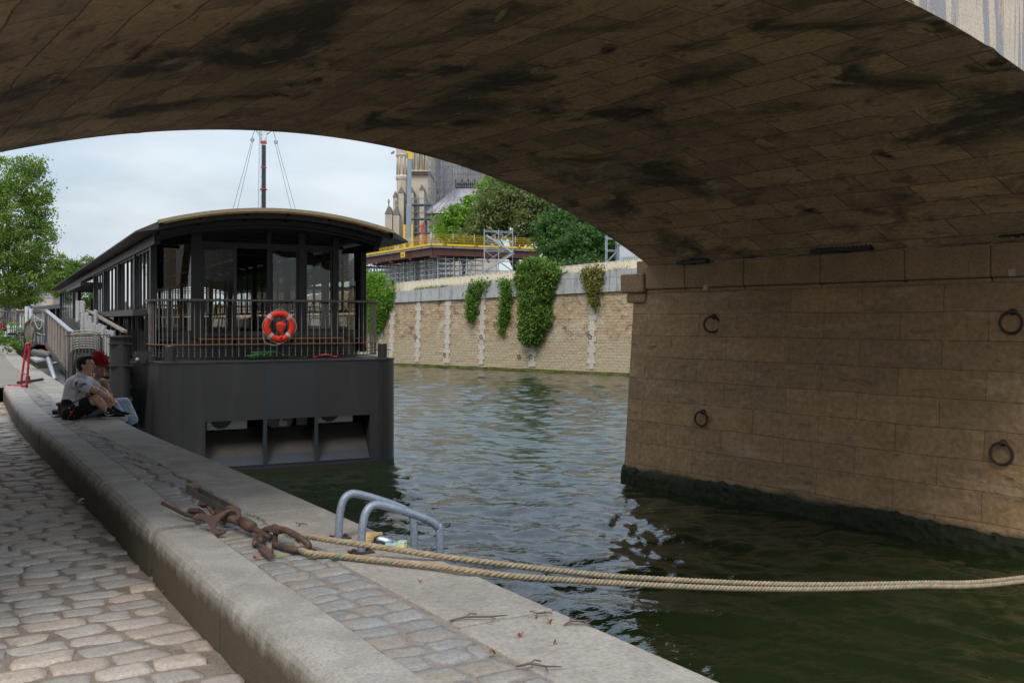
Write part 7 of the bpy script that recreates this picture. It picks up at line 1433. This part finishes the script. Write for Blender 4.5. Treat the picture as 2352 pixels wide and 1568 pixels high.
# moored kiosk boats and railings
M['white'] = mat('white paint', (.62, .63, .62), (.55, .56, .56), 2, .5); M['awn'] = mat('dark grey awning', (.10, .11, .12), (.08, .085, .095), 3, .8); M['teal'] = mat('teal tinted panel', (.16, .26, .26), (.10, .17, .18), .6, .4)
Yk = 105; X = lambda u: (u-1176)/2287*Yk; Z = lambda v: CH-(v-735)/2287*Yk
t = thing('kiosk_boat', 'dark kiosk boat with white framed window moored at the far left', 'boat', (X(48), Yk, 0)); mb = MB(); mb.box(X(31), X(63), Yk, Yk+5, -.3, Z(752)); obj('hull', mb, M['frame'], t, world=True); mb = MB(); mb.box(X(33), X(62), Yk+.3, Yk+4, Z(752), Z(716)); obj('cabin', mb, M['gm'], t, world=True); mb = MB(); mb.box(X(31), X(64), Yk-.1, Yk+4.5, Z(715.5), Z(712)); obj('roof', mb, M['treads'], t, world=True)
mb = MB(); mb.box(X(43), X(61), Yk+.2, Yk+.28, Z(749), Z(717)); wf = obj('window', mb, M['white'], t, world=True); mb = MB(); mb.box(X(45.5), X(59), Yk+.14, Yk+.19, Z(746), Z(719)); obj('pane', mb, M['beige'], wf, world=True)
Yk = 75; t = thing('awning_boat', 'moored boat with scalloped dark grey awning and white posts beyond the ramp', 'boat', (X(100), Yk, 0)); x0, x1 = X(69), X(136); mb = MB(); mb.add([(x0, Yk, Z(709)), (x1, Yk, Z(702)), (x1, Yk+5, Z(696)), (x0, Yk+5, Z(700)), (x0, Yk, Z(706)), (x1, Yk, Z(698)), ], [(0, 1, 5, 4), (4, 5, 2, 3)]); obj('awning', mb, M['awn'], t, world=True)
mb = MB()
for k in range(34): a = x0+(x1-x0)*k/34; b = x0+(x1-x0)*(k+1)/34; za = Z(709)+(Z(702)-Z(709))*k/34; m_ = (a+b)/2; mb.add([(a, Yk-.02, za), (b, Yk-.02, za), (b, Yk-.02, za-.10), (m_+.1*(b-a), Yk-.02, za-.2), (m_-.1*(b-a), Yk-.02, za-.2), (a, Yk-.02, za-.10)], [(0, 1, 2, 3, 4, 5)])
obj('scallops', mb, M['awn'], t, world=True); mb = MB(); mb.box(x0, x1, Yk+1, Yk+4, 0, Z(745)); obj('hull', mb, M['gm'], t, world=True); mb = MB(); mb.box(x0+.3, x1, Yk+2.5, Yk+4, Z(745), Z(706)); obj('glazing', mb, M['teal'], t, world=True)
for k in range(12): xx = x0+.3+(x1-x0-.3)*k/11; mb = MB(); mb.box(xx-.04, xx+.04, Yk+2.4, Yk+2.5, Z(745), Z(706)); obj('mullion', mb, M['frame'] if k % 3 else M['white'], t, world=True)
for u0, u1, v0 in ((62.5, 69, 704), (72, 78, 709)): mb = MB(); mb.box(X(u0), X(u1), Yk-.4, Yk-.1, 1.6, Z(v0)); obj('post', mb, M['white'], t, world=True, bevel=.02)
Yk = 62; t = thing('service_van', 'small white closed cart behind the dark railing at the far left', 'cart', (X(27), Yk, ZQ)); mb = MB(); pl = [(X(18.5), Z(764)), (X(35.5), Z(764)), (X(35), Z(752)), (X(33), Z(749)), (X(30), Z(748)), (X(21), Z(748)), (X(18.5), Z(750))]; k = len(pl); mb.add([(x, Yk, z) for x, z in pl]+[(x, Yk+1.2, z) for x, z in pl], [tuple(range(k)), tuple(range(2*k-1, k-1, -1))]+[((i+1) % k, i, k+i, k+(i+1) % k) for i in range(k)]); obj('body', mb, M['white'], t, world=True, bevel=.03); mb = MB(); mb.box(X(18), X(36), Yk-.05, Yk+1.2, Z(770), Z(764.5)); obj('chassis', mb, M['frame'], t, world=True)
for u in (21, 33): mb = MB(); mb.lathe([(.16, -.05), (.16, .05)], mtx=Matrix.Translation((X(u), Yk, ZQ+.17)) @ Matrix.Rotation(R(90), 4, 'X'), n=16); obj('wheel', mb, M['black'], t, world=True)
def rail(name, label, P_, h, n, rails=(1, .5), grp='dark railings at the far left', mm='gm', r=.022):
    t = thing(name, label, 'railing', P_[0], 0, grp); up = Vector((0, 0, 1)); P_ = [Vector(p_) for p_ in P_]
    for f_ in rails:
        mb = MB()
        for a, b in zip(P_, P_[1:]): mb.tube([a+up*h*f_, b+up*h*f_], r, 6)
        obj('rail', mb, M[mm], t, world=True, smooth=True)
    for a, b in zip(P_, P_[1:]):
        for k in range(n+1): mb = MB(); p_ = lerp(a, b, k/n); mb.tube([p_, p_+up*h], r*.9, 6); obj('upright', mb, M[mm], t, world=True, smooth=True)
rail('railing', 'dark level railing in front of the white cart at the left edge', [c6(-60, 770, 46), c6(160, 760, 46)], 1.15, 4, (1, .55, .3)); rail('railing', 'dark sloping railing descending to the quay at the far left', [c6(160, 760, 46), c6(380, 950, 38)], 1.2, 6, (1, .55, .3)); rail('railing', 'far dark railing at the top left crossing the steps', [c6(-60, 640, 60), c6(260, 650, 60)], 1.0, 4, (1, .5))
mb = MB(); mb.add([c6(-60, 780, 45), c6(160, 765, 45), c6(380, 960, 37.5), c6(370, 985, 37.5), c6(150, 860, 45), c6(-60, 860, 45)]+[p_+Vector((.9, 1.6, 0)) for p_ in (c6(-60, 780, 45), c6(160, 765, 45), c6(380, 960, 37.5), c6(370, 985, 37.5), c6(150, 860, 45), c6(-60, 860, 45))], [(0, 5, 4, 1), (1, 4, 3, 2), (0, 1, 7, 6), (1, 2, 8, 7), (6, 7, 10, 11), (7, 8, 9, 10)]); tag(obj('access_ramp', mb, M['frame']), 'dark steel access ramp with railings at the far left', 'ramp')
def shrub(name, label, c, r, n, lf, colr, seed): 
    C_, T_ = crown([((c.x, c.y, c.z+r*.5), (r, r, r*.8))], n, r*.25, seed, .2); V, F = leaves(C_, lf); T4 = np.repeat(T_, 4); M.setdefault(colr, leafmat('foliage', colr, .3)); t = thing(name, label, 'shrub', c); npmesh('leaves', V, F, M[colr], t, cols=np.stack([T4, T4, T4*.9, np.ones_like(T4)], 1)); mb = MB()
    for k in range(5): mb.tube([c, c+Vector((random.uniform(-1, 1)*r, random.uniform(-1, 1)*r, r))], [.02, .006], 5)
    obj('stems', mb, M['bark'], t, world=True)
shrub('shrub', 'small bright green bush behind the sloping railing on the left', c6(190, 935, 38), .62, 900, .10, (.12, .22, .03), 31)
mb = MB()
for k in range(1): mb.tube(catmull([c6(-20, 920+22*k, 36-k), c6(60, 915+20*k, 36-k), c6(160, 950+12*k, 36-k), c6(250, 1000+8*k, 35.5-k)], 5), .014, 5)
o = obj('cable', mb, M['pvc'], smooth=True); tag(o, 'pale cable lying on the quay before the sloping railing', 'cable')
# retaining wall and a line of trees on the left, beside and beyond the bridge abutment
mb = MB(); uv = []; P_ = []; LW = [V2(-11.5, 12.5), V2(-17.6, 21.4), V2(-28, 40), V2(-45, 70), V2(-90, 150), V2(-166, 286)]; dd = cum(LW)
for p_, s in zip(LW, dd): P_.append([(p_.x, p_.y, z) for z in (2, 3.8, 5.6)]); uv += [(s, z) for z in (2, 3.8, 5.6)]
mb.grid(P_); k = len(mb.v)
for p_, s in zip(LW, dd): mb.v += [(p_.x, p_.y, 5.6), (p_.x-.5, p_.y-.3, 5.6)]; uv += [(s, 0), (s, 1)]
mb.f += [(k+2*i, k+2*i+1, k+2*i+3, k+2*i+2) for i in range(len(LW)-1)]
t = thing('retaining_wall', 'high stone retaining wall along the back of the left quay', 'wall', (-30, 44, 2)); obj('wall_face', mb, M['rubble'], t, world=True, uv=uv)
for k, s in enumerate((60, 85, 110, 140)):
    p_, _ = pt_along(LW, dd, s); c = Vector((p_.x-3, p_.y-1.5, 7)); ltree('plane_tree', ['roadside plane tree above the retaining wall, nearest the bridge', 'second roadside plane tree above the retaining wall', 'third roadside plane tree above the retaining wall', 'fourth roadside plane tree above the retaining wall'][k], tuple(c), 9, [((c.x, c.y, c.z+6), (3.6, 3.6, 3)), ((c.x+1, c.y+2, c.z+8), (3, 3, 3)), ((c.x-1, c.y-2, c.z+5), (3, 3, 2.2))], 5000, .36, .6, (.08, .15, .03), 'roadside trees above the left retaining wall', 40+k, .3)
